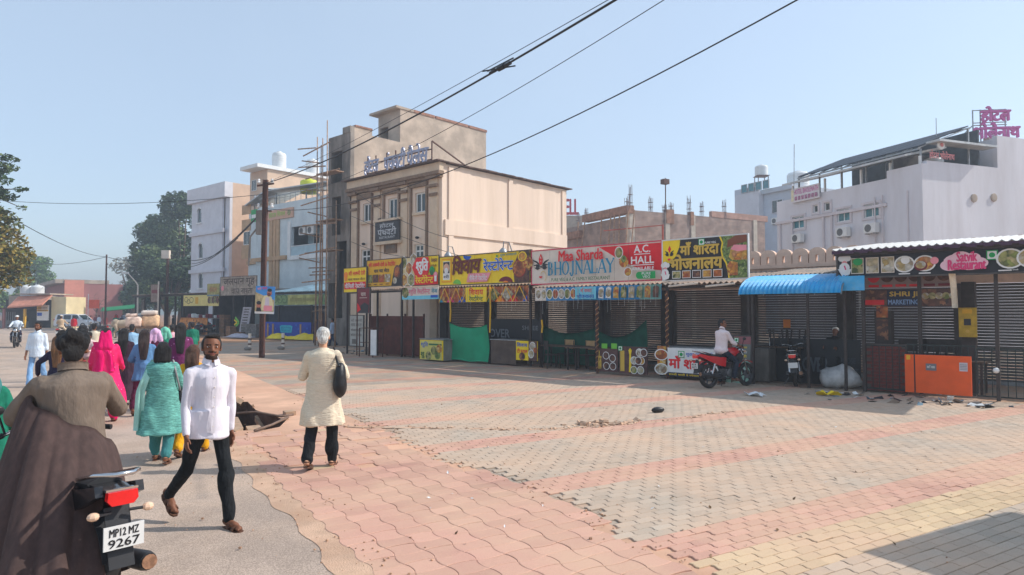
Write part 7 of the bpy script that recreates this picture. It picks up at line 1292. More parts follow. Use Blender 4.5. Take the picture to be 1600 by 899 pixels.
for i, (x, y, z, w, d, h, lb) in enumerate(((-.6, 0, .85, 1.0, 1.0, .7, 'orange tan plastic bale on the hand cart, low at its far end'), (.45, .1, .85, 1.05, 1.0, .82, 'pink plastic bale on the hand cart, under the topmost one'), (.35, 0, 1.68, 1.0, .9, .3, 'topmost pale plastic bale on the loaded hand cart'), (-.75, .05, 1.56, .7, .8, .2, 'small flat bale on top of the orange tan bale'))):
    q = MB(); q.ell((0, 0, h / 2), (w * .55, d * .55, h * .58), 14, 10); q.v = [(math.copysign(w / 2 * min(1, abs(a) / w * 2) ** .35, a), math.copysign(d / 2 * min(1, abs(b) / d * 2) ** .35, b), h / 2 + math.copysign(h / 2 * min(1, abs(c - h / 2) / h * 2) ** .4, c - h / 2)) for a, b, c in q.v]; q.v = [(a + .03 * math.sin(c * 20 + b * 9), b, max(0, c + .03 * math.sin(a * 14 + b * 8))) for a, b, c in q.v]; one('plastic_bale', lb, 'bale', q, m_bale[i % 3], ct.matrix_basis @ Vector((x, y, z)), R(25), 180, 'bales on the hand cart')
# ---- unseen box added outside the picture to cast a shade patch on the paving ------------------
kk = thing('shade_caster', 'boxy shade caster added just past the picture edge to shade the paving', 'shade caster', (6.55, 5.62, 0), R(29)); MB().box(-.95, .95, -.7, .65, .05, 2.02).build('body', m_tinb, kk); MB().box(-1.08, 1.08, -.85, .8, 2.03, 2.1).build('roof', m_csheet, kk); MB().box(-1.0, -.955, -.5, .5, .9, 1.7).build('hatch', m_steel, kk)
# ---- litter --------------------------------------------------------------------
def scrap(label, px, py, s, m, name='litter_scrap', cat='litter', h=.3, group=None):
    q = MB(); ph_ = random.uniform(0, 6); q.surf(lambda u, v: ((u - .5) * s * (1 + .3 * math.sin(v * 5 + ph_)), (v - .5) * s * .7 * (1 + .3 * math.sin(u * 6 + ph_)), .01 + h * s * abs(math.sin(u * 5 + ph_) * math.sin(v * 4 + ph_))), 7, 6, 0, .003); return one(name, label, cat, q, m, G(px, py), random.uniform(0, 6), 40, group)
scrap('crumpled yellow plastic bag on the shaded ground before the brick wall', 1294, 618, .42, P_YEL, 'plastic_bag', 'bag', .25); scrap('flat white plastic bag on the shaded ground behind the red motorcycle', 1182, 619, .42, m_tank, 'plastic_bag', 'bag', .2)
sb_ = MB(); sb_.ell((0, 0, .05), (.14, .05, .06), 12, 6); one('lost_shoe', 'single black shoe lying upright on the sunlit paving', 'shoe', sb_, m_black, G(1028, 645), .3, 180)
lit = MB()
for k in range(85):
    px = random.choice((random.gauss(1330, 40), random.uniform(1250, 1590), random.gauss(1500, 40), random.gauss(560, 18))); py = (612 + (px - 1300) * .075 + random.gauss(4, 4)) if px > 1000 else 549 + random.gauss(0, 3); g = G(px, py); s = random.uniform(.03, .11)
    lit.T = Matrix.Translation(g + Vector((0, 0, .012))) @ Euler((random.gauss(0, .35), random.gauss(0, .35), random.uniform(0, 6))).to_matrix().to_4x4(); lit.box(-s, s, -s * .6, s * .6, -.006, .006, random.randrange(5))
lit.build('litter_field', [m_white, m_dgrey, m_brown, m_tinb, P_BLK], kind='stuff', label='scattered paper and plastic litter along the stall fronts')
for i in range(14):
    pass
lf_ = MB()
for k in range(90):
    px, py = random.uniform(650, 1500), random.uniform(600, 860); g = G(px, py)
    if (g - ROW.P).dot(ROW.ey) > -.5: continue
    s = random.uniform(.008, .03); lf_.T = Matrix.Translation(g + Vector((0, 0, .008))) @ Euler((random.gauss(0, .4), random.gauss(0, .4), random.uniform(0, 6))).to_matrix().to_4x4(); lf_.poly([(-s, 0, 0), (0, -s * .5, .004), (s, 0, 0), (0, s * .5, .004)], random.randrange(3))
lf_.build('dry_leaf_litter', [m_brown, m_white, mat('dry_leaf', lin((110, 84, 56)), .9, .3, 20)], kind='stuff', label='tiny dry leaves and paper bits scattered on the square')
# ================================================================ PEOPLE
SK = lambda n, c: mat(n, lin(c), .6, .08, 14, spec=.35)
sk_d, sk_m, sk_l = SK('skin_deep', (124, 80, 58)), SK('skin_mid', (148, 98, 72)), SK('skin_fair', (196, 148, 118))
m_lip = mat('lip', lin((120, 66, 58)), .5); m_stub = mat('stubble', lin((62, 42, 33)), .85, .3, 90); m_eye = mat('eye_white', (.6, .58, .55), .3); m_iris = mat('iris', (.012, .009, .008), .2)
def hairm(n, c): return mat(n, lin(c), .55, .35, 26, .9, 90, stretch=(3, 3, .5), spec=.45)
h_blk, h_brn, h_wht = hairm('hair_black', (26, 22, 22)), hairm('hair_brown', (96, 62, 44)), hairm('hair_white', (226, 222, 214))
def cloth(n, c, var=.08, bump=.9, bs=20): return mat(n, lin(c), .85, var, 7, bump, bs, spec=.2, stretch=(1.2, 1.2, .5))
m_sole = mat('sandal_leather', lin((96, 62, 44)), .7, .2, 9)
PEND = []; KX_ = RNG.normal(0, 1, (14, 3)); KP_ = RNG.uniform(0, 6.28, 14)
def folds(me, amp, fr, zs=.45):
    n = len(me.vertices); co = np.empty(n * 3, np.float32); me.vertices.foreach_get('co', co); co = co.reshape(-1, 3); no = np.empty(n * 3, np.float32); me.vertices.foreach_get('normal', no); no = no.reshape(-1, 3)
    k = KX_ / np.linalg.norm(KX_, axis=1)[:, None] * fr * np.linspace(.5, 1.8, 14)[:, None]; k[:, 2] *= zs
    d = (np.sin(co @ k.T + KP_ + 1.2 * np.sin(co @ (k.T * .4))) / np.linspace(1, 2.6, 14)).sum(1) * amp * .32; d = np.where(d > 0, d, np.maximum(d, -.0035) + .0006 * np.tanh(d * 200)); d = np.minimum(d, .022)
    co += no * d[:, None]; me.vertices.foreach_set('co', co.ravel()); me.update()
def pend(mb, name, mats, parent, vox, post=None, smooth=4, **p):
    smooth = min(40, int(smooth * max(1, (.012 / vox) ** 2 * 1.6))) if name not in ('body', 'hair') else smooth
    o = mb.build(name, mats, parent, **p); r = o.modifiers.new('r', 'REMESH'); r.mode = 'VOXEL'; r.voxel_size = vox; r.use_smooth_shade = True
    if smooth: s = o.modifiers.new('s', 'SMOOTH'); s.iterations = smooth; s.factor = .5
    PEND.append((o, post)); return o
def flush():
    dg = bpy.context.evaluated_depsgraph_get()
    new = [(o, bpy.data.meshes.new_from_object(o.evaluated_get(dg)), post) for o, post in PEND]
    for o, me, post in new:
        mats = [s.material for s in o.material_slots]; o.modifiers.clear(); o.data = me; me.materials.clear()
        for q in mats: me.materials.append(q)
        me.polygons.foreach_set('material_index', [0] * len(me.polygons)); me.polygons.foreach_set('use_smooth', [True] * len(me.polygons))
        if post: post(me)
    PEND.clear()
def person(label, loc, rz, h=1.65, vox=.013, skin=None, fat=1., legs=((18, 4), (-12, 26)), arms=((10, 15, 8), (-8, 15, 8)), lean=0., twist=0., head=(0, 0), seat=None, spread=3, wear=(), hair='short', hairm_=None, feet='sandal', beard=0, face=0, z0=0., group=None, female=0):
    k = h / 1.7; t = thing('person', label, 'person', loc, rz, group); skin = skin or sk_m; V = Vector
    pel = V((0, 0, .93)); RU = Matrix.Rotation(R(-lean), 3, 'X'); TW = Matrix.Rotation(R(twist), 3, 'Z')
    U = lambda x, y, z: pel + RU @ (TW @ V((x, y, z - .93))); sw = .152 if female else .166
    A, Lg = {}, {}
    for s, (a, e, b), (th, kn) in ((1, arms[0], legs[0]), (-1, arms[1], legs[1])):
        a_, b_, c_ = R(a), R(b), R(a + e); sh = U(s * sw, 0, 1.362); d1 = RU @ TW @ V((s * math.sin(b_), math.sin(a_) * math.cos(b_), -math.cos(a_) * math.cos(b_))); bb = R(b * .2 if e < 60 else -14); d2 = RU @ TW @ V((s * math.sin(bb), math.sin(c_) * math.cos(bb), -math.cos(c_) * math.cos(bb)))
        el = sh + d1 * .285; wr = el + d2 * .25; A[s] = (sh, el, wr, d2)
        sp = R(spread if seat is None else 14); t_, q_ = R(th), R(th - kn); hp = V((s * .092, 0, .9)); d1 = V((s * math.sin(sp), math.sin(t_) * math.cos(sp), -math.cos(t_) * math.cos(sp))); kp = hp + d1 * .42; an = kp + V((0, math.sin(q_), -math.cos(q_))) * .42; fp = 0 if q_ > R(-18) else q_ + R(18)
        Lg[s] = (hp, kp, an, V((0, math.cos(fp), math.sin(fp))))
    low = min(min(l[2].z, (l[2] + l[3] * .17).z) for l in Lg.values()) - .062
    dz = -low if seat is None else seat / k - .9 + .06
    D = Matrix.Scale(k, 4) @ Matrix.Translation((0, 0, dz + z0 / k))
    nb = U(0, -.005, 1.43); RH = RU @ Matrix.Rotation(R(head[0]), 3, 'Z') @ Matrix.Rotation(R(-head[1]), 3, 'X'); Hd = lambda x, y, z: nb + RH @ V((x, y, z))   # head frame: origin at the neck base
    f = fat; b = MB(); b.T = D
    b.ell(U(0, -.005, .96), (.14 * f, .104 * f, .12), 16, 10); b.ell(U(0, 0, 1.1), (.115 * f, .08 * f, .17), 16, 10); b.ell(U(0, -.01, 1.26), (.13 * f, .08 * f, .15), 16, 10); b.cap(U(-sw + .04, 0, 1.365), U(sw - .04, 0, 1.365), .045, .045)
    if female: pass
    b.cap(U(0, -.008, 1.41), Hd(0, .01, .1), .05, .049)
    b.ell(Hd(0, .005, .185), (.075, .092, .092), 18, 12, rot=RH); b.ell(Hd(0, .03, .115), (.058, .062, .062), 16, 10, rot=RH); b.ell(Hd(0, .072, .075), (.03, .024, .022), 10, 8, rot=RH)
    b.cap(Hd(0, .088, .17), Hd(0, .108, .132), .01, .017, 8); b.ell(Hd(0, .082, .187), (.05, .014, .011), 10, 6, rot=RH); b.ell(Hd(0, .082, .103), (.024, .014, .011), 10, 6, rot=RH)
    for s in (-1, 1):
        b.ell(Hd(s * .076, -.002, .155), (.01, .02, .032), 8, 6, rot=RH); sh, el, wr, d2 = A[s]
        b.cap(sh, el, .042 * f, .035 * f); b.cap(el, wr, .036 * f, .026)
        n = V((-s, .25, 0)); n = (n - d2 * n.dot(d2)).normalized(); w = d2.cross(n); w = w if w.y > 0 or abs(w.y) < .3 and w.z > 0 else -w; pc = wr + d2 * .05
        for q in (-.022, 0, .022): b.cap(wr + w * q * .5, wr + d2 * .085 + w * q, .017, .015, 8)
        for i, (q, l) in enumerate(((.032, .066), (.011, .076), (-.011, .07), (-.032, .055))):
            p0 = wr + d2 * .085 + w * q; p1 = p0 + (d2 + w * q * 3 + n * .25).normalized() * l * .55; p2 = p1 + (d2 * .8 + w * q * 2 + n * .75).normalized() * l * .5; b.cap(p0, p1, .0092, .0086, 8); b.cap(p1, p2, .0086, .0072, 8)
        p0 = wr + d2 * .025 + w * .026; p1 = p0 + (d2 * .7 + w * .7 + n * .2).normalized() * .042; b.cap(p0, p1, .0125, .0105, 8); b.cap(p1, p1 + (d2 + w * .25 + n * .35).normalized() * .032, .0105, .008, 8)
        hp, kp, an, fd = Lg[s]; b.cap(hp, kp, .068 * f, .045 * f); b.cap(kp, an, .045 * f, .034); up = V((0, -fd.z, fd.y)); b.cap(an - up * .02 - fd * .045, an - up * .028 + fd * .1, .034, .03); b.cap(an - up * .036 + fd * .09 + V((s * .012, 0, 0)), an - up * .044 + fd * .175, .032, .017)
        for i in range(4): b.cap(an - up * .046 + fd * .15 + V((s * (-.022 + .016 * i), 0, 0)), an - up * .05 + fd * (.195 - .01 * i) + V((s * (-.022 + .017 * i), 0, 0)), .0095, .008, 6)
    HD = D @ (Matrix.Translation(nb) @ RH.to_4x4()); HI = HD.inverted()
    def paint(me):
        if not (face or beard): return
        c = np.empty(len(me.polygons) * 3); me.polygons.foreach_get('center', c); c = c.reshape(-1, 3); M_ = np.array(HI); q = c @ M_[:3, :3].T + M_[:3, 3]; x, y, z = q.T; mi = np.zeros(len(c), int); fr = y > .03
        if beard: mi[(y > -.01) & (z < .1 + .5 * np.maximum(0, np.abs(x) - .045)) & (z > .045) & (np.abs(x) > .018 * (z > .088)) & (np.abs(x) < .07)] = 2; mi[fr & (z > .11) & (z < .124) & (np.abs(x) < .034) & (y > .07)] = 2
        mi[fr & (np.abs(x) < .022) & (z > .095) & (z < .11) & (y > .085)] = 1
        mi[fr & (np.abs(np.abs(x) - .032) < .02) & (np.abs(z - .184 + .15 * np.abs(np.abs(x) - .03)) < .0055) & (y > .06)] = 2
        me.polygons.foreach_set('material_index', mi)
    pend(b, 'body', [skin, m_lip, m_stub], t, vox, paint, 3)
    if face:
        for s in (-1, 1): e = MB(); e.T = HD; e.ell((s * .031, .0765, .163), (.0135, .0125, .0058), 10, 7); e.ell((s * .031, .0862, .163), (.0068, .004, .0056), 8, 6, 1); e.build('eye', [m_eye, m_iris], t, smooth=180)
    # hair
    hm = hairm_ or h_blk; q = MB(); q.T = HD
    if hair in ('short', 'long', 'bob', 'bun', 'mop'):
        q.ell((0, -.016, .2), (.084, .093, .089), 18, 12); q.ell((0, .028, .258), (.066, .06, .03), 12, 8); q.ell((0, -.06, .14), (.066, .05, .075), 14, 8)
        for s in (-1, 1): q.ell((s * .07, .012, .185), (.016, .03, .045), 8, 6)
        if hair == 'mop': [q.ell((.07 * math.cos(a), -.02 + .075 * math.sin(a), .22 + .03 * math.sin(a * 3)), (.035, .035, .05), 8, 6) for a in np.linspace(0, 6.28, 12)]
        if hair == 'long':
            for x in (-.052, -.018, .018, .052): q.cap((x, -.05, .2), (x * 1.1, -.095, .02), .05, .045); q.cap((x * 1.1, -.095, .02), (x * .8, -.125, -.3), .045, .02)
        if hair == 'bob':
            for x in (-.07, -.035, 0, .035, .07): q.cap((x, -.035 - .03 * (abs(x) < .05), .18), (x * 1.15, -.05 - .03 * (abs(x) < .05), .02), .04, .03)
        if hair == 'bun': q.ell((0, -.12, .17), .05, 12, 8)
        pend(q, 'hair', hm, t, max(.007, vox * .85), lambda me: folds(me, .006, 60, .25), 2)
    elif hair == 'veil' or isinstance(hair, tuple):
        hm = hair[1] if isinstance(hair, tuple) else hm; v = MB(); v.T = HD; v.ell((0, -.025, .195), (.092, .1, .1), 18, 12)
        for x in (-.06, 0, .06): v.cap((x, -.04, .2), (x * 2.0, -.07, -.02), .06, .06); v.cap((x * 2, -.07, -.02), (x * 2.2, -.1, -.3), .05, .025)
        for s in (-1, 1): v.cap((s * .075, -.0, .16), (s * .09, .03, .0), .035, .04)
        pend(v, 'head_scarf', hm, t, max(.008, vox * .85), lambda me: folds(me, .008, 34, .6), 3)
        q = MB(); q.T = HD; q.ell((0, .0, .215), (.079, .086, .075), 14, 9); q.build('hair', h_blk, t, smooth=180)
    elif hair == 'cap':
        q.ell((0, -.01, .185), (.081, .09, .08), 16, 10); q.build('hair', h_blk, t, smooth=180); q = MB(); q.T = HD; q.ell((0, -.005, .235), (.09, .1, .06), 16, 10); q.ell((0, .085, .225), (.06, .06, .01), 12, 6); q.build('cap', hm, t, smooth=180)
    elif hair == 'helmet': q.ell((0, -.01, .2), (.115, .13, .12), 18, 12); q.build('helmet', hm, t, smooth=180)
    # clothes
    def atz(s, z):
        P = Lg[s][:3]
        for p, q_ in zip(P, P[1:]):
            if min(p.z, q_.z) <= z <= max(p.z, q_.z) and abs(p.z - q_.z) > 1e-4: return p + (q_ - p) * ((z - p.z) / (q_.z - p.z))
        return P[-1] if z < .6 else P[0]
    for g in wear:
        kd, m, hem, slv, lo = g[:5]; amp = 2.2 * (g[5] if len(g) > 5 else .005); c = MB(); c.T = D
        if kd == 'trousers':
            c.ell(U(0, -.008, .95), (.148 * f + lo * .4, .112 * f + lo * .4, .12), 16, 10)
            for s in (1, -1):
                hp, kp, an, fd = Lg[s]; c.cap(hp, kp, .081 * f + lo, .062 * f + lo); e = kp + (an - kp) * hem; c.cap(kp, e, .066 * f + lo, .05 + lo * 1.1)
            pend(c, 'trousers', m, t, vox * 1.05, lambda me, a=amp: folds(me, a, 30, .9), 3); continue
        rg = []
        for z, rx, ry, yo in ((1.472, .058, .056, -.004), (1.45, .074, .066, -.006), (1.425, .105, .078, -.01), (1.395, sw - .015, .092, -.008), (1.35, sw + .008, .108, -.004), (1.26, .16, .122, 0), (1.14, .146, .114, 0), (1.04, .15, .116, 0), (.95, .16, .124, -.01)):
            F_ = f if z < 1.36 else (1 + f) / 2; L_ = lo if z < 1.4 else lo * .3; q3 = [U((rx * F_ + L_) * math.cos(2 * PI * j / 24), yo + (ry * F_ + L_) * math.sin(2 * PI * j / 24), z - .012 * abs(math.cos(2 * PI * j / 24)) * (z > 1.38)) for j in range(24)]; rg += q3
        for s in (-1, 1): c.cap(U(s * .05, -.008, 1.415), U(s * (sw - .01), 0, 1.362), .046, .055 * (1 + f) / 2)
        rg = rg[::-1]; c.add(rg, [(i * 24 + j, i * 24 + (j + 1) % 24, (i + 1) * 24 + (j + 1) % 24, (i + 1) * 24 + j) for i in range(8) for j in range(24)] + [tuple(range(24))[::-1], tuple(8 * 24 + j for j in range(24))])
        if female: c.ell(U(.065, .085, 1.24), .07, 10, 8); c.ell(U(-.065, .085, 1.24), .07, 10, 8)
        for s in (-1, 1):
            sh, el, wr, d2 = A[s]
            if slv: c.cap(sh, el, .058 * f + lo * .3, .047 * f + lo * .45)
            if slv == 2: c.cap(el, wr - d2 * .015, .047 * f + lo * .45, .036 + lo * .5)
            if slv == 1.5: c.cap(el, el + d2 * .09, .047 * f + lo * .45, .045 + lo * .5)
        if seat is None:                         # the skirt of the garment follows the legs
            zs = np.linspace(1.05, hem, 9); n = 36; fl = g[6] if len(g) > 6 else .06; pl = g[7] if len(g) > 7 else .03; vs = []
            for i, z in enumerate(zs):
                a, b2 = atz(1, z), atz(-1, z); cx, cy = (a.x + b2.x) / 2, (a.y + b2.y) / 2; dn = max(0, 1.05 - z); up_ = U(0, 0, z) if z > .93 else V((0, 0, z))
                rx = max(.155 * f + lo, abs(a.x - b2.x) / 2 + .08 * f + lo) + fl * dn; ry = max(.122 * f + lo, abs(a.y - b2.y) / 2 + .108 * f + lo) * 1. + fl * dn * .8
                for j in range(n): q2 = 2 * PI * j / n; w = 1 + 2.2 * pl * dn * math.sin(q2 * 9 + 2 * math.sin(q2 * 2)); vs.append((up_.x + rx * w * math.cos(q2), up_.y + cy + ry * w * math.sin(q2), z))
            k2 = len(zs); fs = [(i * n + j, i * n + (j + 1) % n, (i + 1) * n + (j + 1) % n, (i + 1) * n + j) for i in range(k2 - 1) for j in range(n)] + [tuple(range(n)), tuple((k2 - 1) * n + j for j in range(n))[::-1]]; c.add(vs, fs)
        else: c.ell(U(0, -.01, .93), (.18 * f + lo, .15 * f + lo, .12), 16, 10)
        o = pend(c, kd, m, t, vox * 1.05, lambda me, a=amp: folds(me, a, 24, .5), 3)
        if kd == 'shirt' and face:
            e = MB(); e.T = D
            e.surf(lambda u, v: U((.06 + .016 * v) * math.sin(2 * PI * u * .94 + .19), -.004 + (.06 + .02 * v) * math.cos(2 * PI * u * .94 + .19), 1.508 - .048 * v - .02 * math.cos(2 * PI * u)), 22, 3, 0, .007)
            e.build('collar', m, t, smooth=180, kind='stuff'); e = MB(); e.T = D
            e.surf(lambda u, v: U((u - .5) * .034, .139 + lo - .02 * max(0, v - .7) * 3 + .008 * math.sin(v * 9), .86 + v * .56), 2, 10, 0, .004); [e.ell(U(0, .147 + lo, .92 + .085 * i), (.006, .004, .006), 6, 4, 1) for i in range(6)]; e.build('placket', [m, P_CRM], t, smooth=60, kind='stuff')
    for s in (1, -1):
        hp, kp, an, fd = Lg[s]; up = V((0, -fd.z, fd.y)); xx = V((1, 0, 0)); e = MB(); e.T = D
        if feet == 'sandal':
            b0 = an - up * .066 - fd * .075; ol = []
            for u, w in ((0, .022), (.05, .036), (.13, .034), (.2, .046), (.25, .04), (.28, .018)): ol.append((u, w))
            pts = [(u, w) for u, w in ol] + [(u, -w) for u, w in ol[::-1]]; n = len(pts); e.add([b0 + fd * u + xx * w for u, w in pts] + [b0 + fd * u + xx * w - up * .018 for u, w in pts], [tuple(range(n)), tuple(range(2 * n - 1, n - 1, -1))] + [(i, n + i, n + (i + 1) % n, (i + 1) % n) for i in range(n)])
            for u, hh in ((.12, .05), (.2, .036)): e.surf(lambda p, v, u=u, hh=hh: b0 + fd * (u + .035 * (v - .5)) + xx * (.044 * math.cos(PI * p)) + up * (hh * math.sin(PI * p) + .002), 8, 1, 0, .004)
            e.surf(lambda p, v: b0 + fd * (.055 - .055 * math.sin(PI * p)) + xx * (.036 * math.cos(PI * p)) + up * (.045 + .018 * v), 8, 1, 0, .004); e.build('sandal', m_sole, t, smooth=40, kind='stuff')
        elif feet == 'shoe': e.cap(an - up * .025 - fd * .05, an - up * .035 + fd * .1, .044, .042); e.cap(an - up * .04 + fd * .09, an - up * .045 + fd * .18, .042, .03); e.build('shoe', m_black, t, smooth=180)
    return t, D, U, A, Hd, HD
def strap_bag(t, D, U, side, z, m, w=.2, hh=.3, drop=.5, ms=None, back=-.02):
    s = side; b = MB(); b.T = D; c = U(s * .23, back, z); b.ell(c, (.07, w / 2, hh / 2), 16, 10); b.ell(c - Vector((0, 0, hh * .12)), (.085, w * .52, hh * .36), 14, 8); o = pend(b, 'bag', m, t, .012, lambda me: folds(me, .012, 22, .8), 2)
    q = MB(); q.T = D; pts = [c + Vector((0, w * .35, hh * .4)), U(s * .2, .06, 1.3), U(s * .13, .0, 1.452), U(s * .19, -.1, 1.3), c + Vector((0, -w * .35, hh * .4))]; P = []
    for i in range(4):
        for v in range(4): P.append(pts[i].lerp(pts[i + 1], v / 4))
    P.append(pts[-1]); q.tube(P, .014, 6); q.build('strap', ms or m, o, smooth=180)
def drape(t, D, U, m, side, x, z0, z1, w=.22, y=-.14, name='dupatta'):
    q = MB(); q.T = D
    def fn(u, v):
        z = 1.46 + (z1 - 1.46) * v; k = min(1, v * 4); return U(side * (.12 + x * min(1, v * 2.2)) + (u - .5) * w * (.6 + .5 * v) + .012 * math.sin(u * 16 + v * 3), (y * k) + .03 * math.sin(u * 12 + 1) * v + .05 * (1 - k), max(z, .2))
    q.surf(fn, 20, 14, 0, .006); q.build(name, m, t, smooth=180)
c_wsh = cloth('white_cotton', (222, 217, 225), .03, .55, 11); c_blk = cloth('black_denim', (30, 33, 36), .2); c_teal = mat('teal_slub', lin((108, 174, 162)), .8, .3, 14, .8, 24, stretch=(1, 1, 7), spec=.25); c_teald = cloth('teal_deep', (66, 128, 128)); c_tealp = cloth('teal_pale', (158, 204, 190)); c_must = cloth('mustard_cotton', (226, 164, 30))
c_crm = mat('cream_slub', lin((228, 212, 186)), .85, .06, 14, .8, 20, stretch=(1, 1, 6), spec=.2); c_pink = patterned('pink_print', lin((232, 14, 100)), lin((246, 170, 200)), 16, .11); c_pinkp = cloth('pink_plain', (236, 20, 108)); c_dkpur = cloth('dark_purple', (60, 38, 52), .2); c_blu = cloth('denim_blue', (96, 140, 184), .15); c_mar = cloth('maroon_cloth', (92, 30, 58)); c_pur = patterned('purple_print', lin((104, 24, 82)), lin((190, 130, 180)), 9, .13); c_red = patterned('red_cream_print', lin((176, 60, 66)), lin((230, 200, 186)), 13, .4, kind='noise'); c_navy = cloth('navy_cloth', (40, 36, 60)); c_jean = cloth('light_jeans', (132, 172, 214), .15); c_lbsh = cloth('pale_blue_shirt', (216, 226, 236), .04); c_tau = cloth('taupe_jacket', (120, 106, 94), .1, .7, 16); c_shawl = mat('brown_shawl', lin((78, 60, 56)), .9, .12, 9, .3, 160, stretch=(3, 3, .15), dust=lin((54, 42, 40)), dscale=4, damt=.6); c_teas = cloth('mint_scarf', (116, 196, 170)); c_lil = cloth('lilac_scarf', (224, 180, 214)); c_grn = cloth('bottle_green', (30, 120, 96), .2)
sn = lambda px, py: G(px, py); hh = lambda px, py, Y: at(px, py, Y).z
def face_dir(x, y): return math.atan2(-x, y)
# the walking man in the white shirt
a = G(339, 829) - Vector((.78, -.62, 0)) * .17; pp = person('young bearded man in a white shirt and black jeans striding toward the camera', a, face_dir(.78, -.62), 1.69, .0068, sk_d, .94, legs=((-21, 30), (13, 4)), arms=((4, 20, 7), (-12, 16, 6)), twist=-14, lean=3, head=(-22, -8), wear=(('trousers', c_blk, .97, 0, .002, .006), ('shirt', c_wsh, .80, 2, .003, .007, .02, .03)), beard=1, face=1)
# white haired walker with a black bag
a = G(503, 729); pp = person('white haired walker in a cream tunic with a black bag on one shoulder', a, R(4), hh(500, 513, a.y), .0075, sk_l, 1.02, legs=((4, 2), (-9, 22)), arms=((8, 108, 22), (8, 108, 20)), head=(8, 8), wear=(('trousers', c_blk, .97, 0, .012, .006), ('tunic', c_crm, .52, 2, .02, .008, .1, .05)), hairm_=h_wht); strap_bag(pp[0], pp[1], pp[2], 1, 1.06, m_black, .2, .44, back=-.1)
# teal woman
a = G(252, 721); pp = person('stout woman in a teal striped kurta walking away', a, R(14), hh(250, 535, a.y), .009, sk_m, 1.2, legs=((-8, 18), (12, 4)), arms=((18, 35, 14), (6, 70, 16)), wear=(('trousers', c_teald, .88, 0, .014, .005), ('kurta', c_teal, .42, 2, .02, .008, .13, .05)), hair='bob', female=1, head=(6, 0)); strap_bag(pp[0], pp[1], pp[2], 1, .92, m_black, .16, .24, ms=mat('grey_strap', (.25, .25, .25)), back=.06); drape(pp[0], pp[1], pp[2], c_tealp, -1, .14, 1.4, .48, .16, -.12)
a = G(300, 709); person('woman in mustard yellow with long brown hair, partly behind the white shirted man', a, R(10), hh(300, 537, a.y), .011, sk_m, 1., wear=(('trousers', c_must, .95, 0, .02, .006), ('kurta', c_must, .5, 2, .015, .007, .1, .05)), hair='long', hairm_=h_brn, female=1)
Y = 11.5; a = G(163, 488 + 1060 * 1.88 / Y); pp = person('woman in a hot pink printed dress with a pink scarf on her head', a, R(24), hh(163, 511, Y), .011, sk_m, 1.1, arms=((14, 50, 14), (12, 50, 16)), wear=(('trousers', c_pinkp, .95, 0, .02, .006), ('dress', c_pink, .36, 2, .02, .008, .16, .05)), hair='short', female=1); drape(pp[0], pp[1], pp[2], c_pinkp, -1, -.12, 1.4, .95, .3, -.14); q = MB(); q.T = pp[5]; [q.cap((x, -.06, .2), (x * 1.6, -.1, -.06), .045, .06) for x in (-.04, 0, .04)]; pend(q, 'head_scarf', c_pinkp, pp[0], .011, lambda me: folds(me, .006, 30), 3)
a = G(192, 632); person('woman in a long dark purple dress with black hair down to her waist', a, R(16), hh(192, 512, a.y), .012, sk_m, 1., wear=(('dress', c_dkpur, .16, 2, .02, .008, .12, .06),), hair='long', female=1)
Y = 12.6; a = G(224, 488 + 1060 * 1.88 / Y); person('girl in a denim blue top with loose dark brown hair in the walking group', a, R(18), hh(224, 514, Y), .012, sk_m, .95, arms=((10, 30, 12), (10, 70, 24)), wear=(('trousers', c_mar, .95, 0, .02, .006), ('top', c_blu, .7, 2, .014, .007)), hair='long', hairm_=hairm('hair_dark_brown', (58, 42, 38)), female=1)
Y = 15.2; a = G(241, 488 + 1060 * 1.88 / Y); person('woman with a pale lilac scarf over head, in the middle of the walking group', a, R(25), hh(241, 512, Y), .014, sk_m, 1., wear=(('dress', c_mar, .2, 2, .02, .007, .12, .05),), hair=('veil', c_lil), female=1)
Y = 16.6; a = G(256, 488 + 1060 * 1.88 / Y); person('woman wearing a mint green head scarf in the walking group', a, R(30), hh(256, 510, Y), .014, sk_m, 1.05, wear=(('dress', c_grn, .2, 2, .02, .007, .12, .05),), hair=('veil', c_teas), female=1)
Y = 13.2; a = G(281, 488 + 1060 * 1.88 / Y); person('woman in a shiny purple patterned kurta with dark hair tied back', a, R(18), hh(281, 503, Y), .012, sk_m, 1.05, arms=((10, 40, 12), (8, 40, 14)), wear=(('trousers', c_mar, .95, 0, .02, .006), ('kurta', c_pur, .46, 2, .018, .007, .1, .05)), hair='long', female=1)
Y = 12.4; a = G(127, 488 + 1060 * 1.88 / Y); pp = person('woman in a red and cream print carrying a small child', a, R(-14), hh(125, 507, Y), .012, sk_m, 1.05, arms=((20, 110, 14), (12, 40, 12)), head=(40, 0), wear=(('dress', c_red, .25, 2, .02, .007, .12, .05),), hair='bun', female=1); strap_bag(pp[0], pp[1], pp[2], 1, .98, mat('gold_bag', lin((150, 116, 60)), .5, .3, 9), .2, .24, ms=m_dkpl)
person('small child looking back over the shoulder of the woman in red print', at(139, 530, 12.15) - Vector((0, 0, .72)), R(180), .95, .012, sk_m, 1.1, legs=((70, 80), (70, 80)), arms=((40, 40, 20), (40, 40, 20)), seat=.36, wear=(('top', cloth('child_top', (226, 196, 190)), .5, 2, .01),), face=1)
Y = 11.2; a = G(90, 488 + 1060 * 1.88 / Y); person('girl with loose brown hair in dark navy, stretching one arm aside', a, R(12), hh(90, 522, Y), .012, sk_m, .95, arms=((10, 20, 10), (18, 8, 50)), wear=(('dress', c_navy, .3, 2, .016, .007, .1, .05),), hair='long', hairm_=hairm('hair_bronze', (120, 80, 44)), female=1)
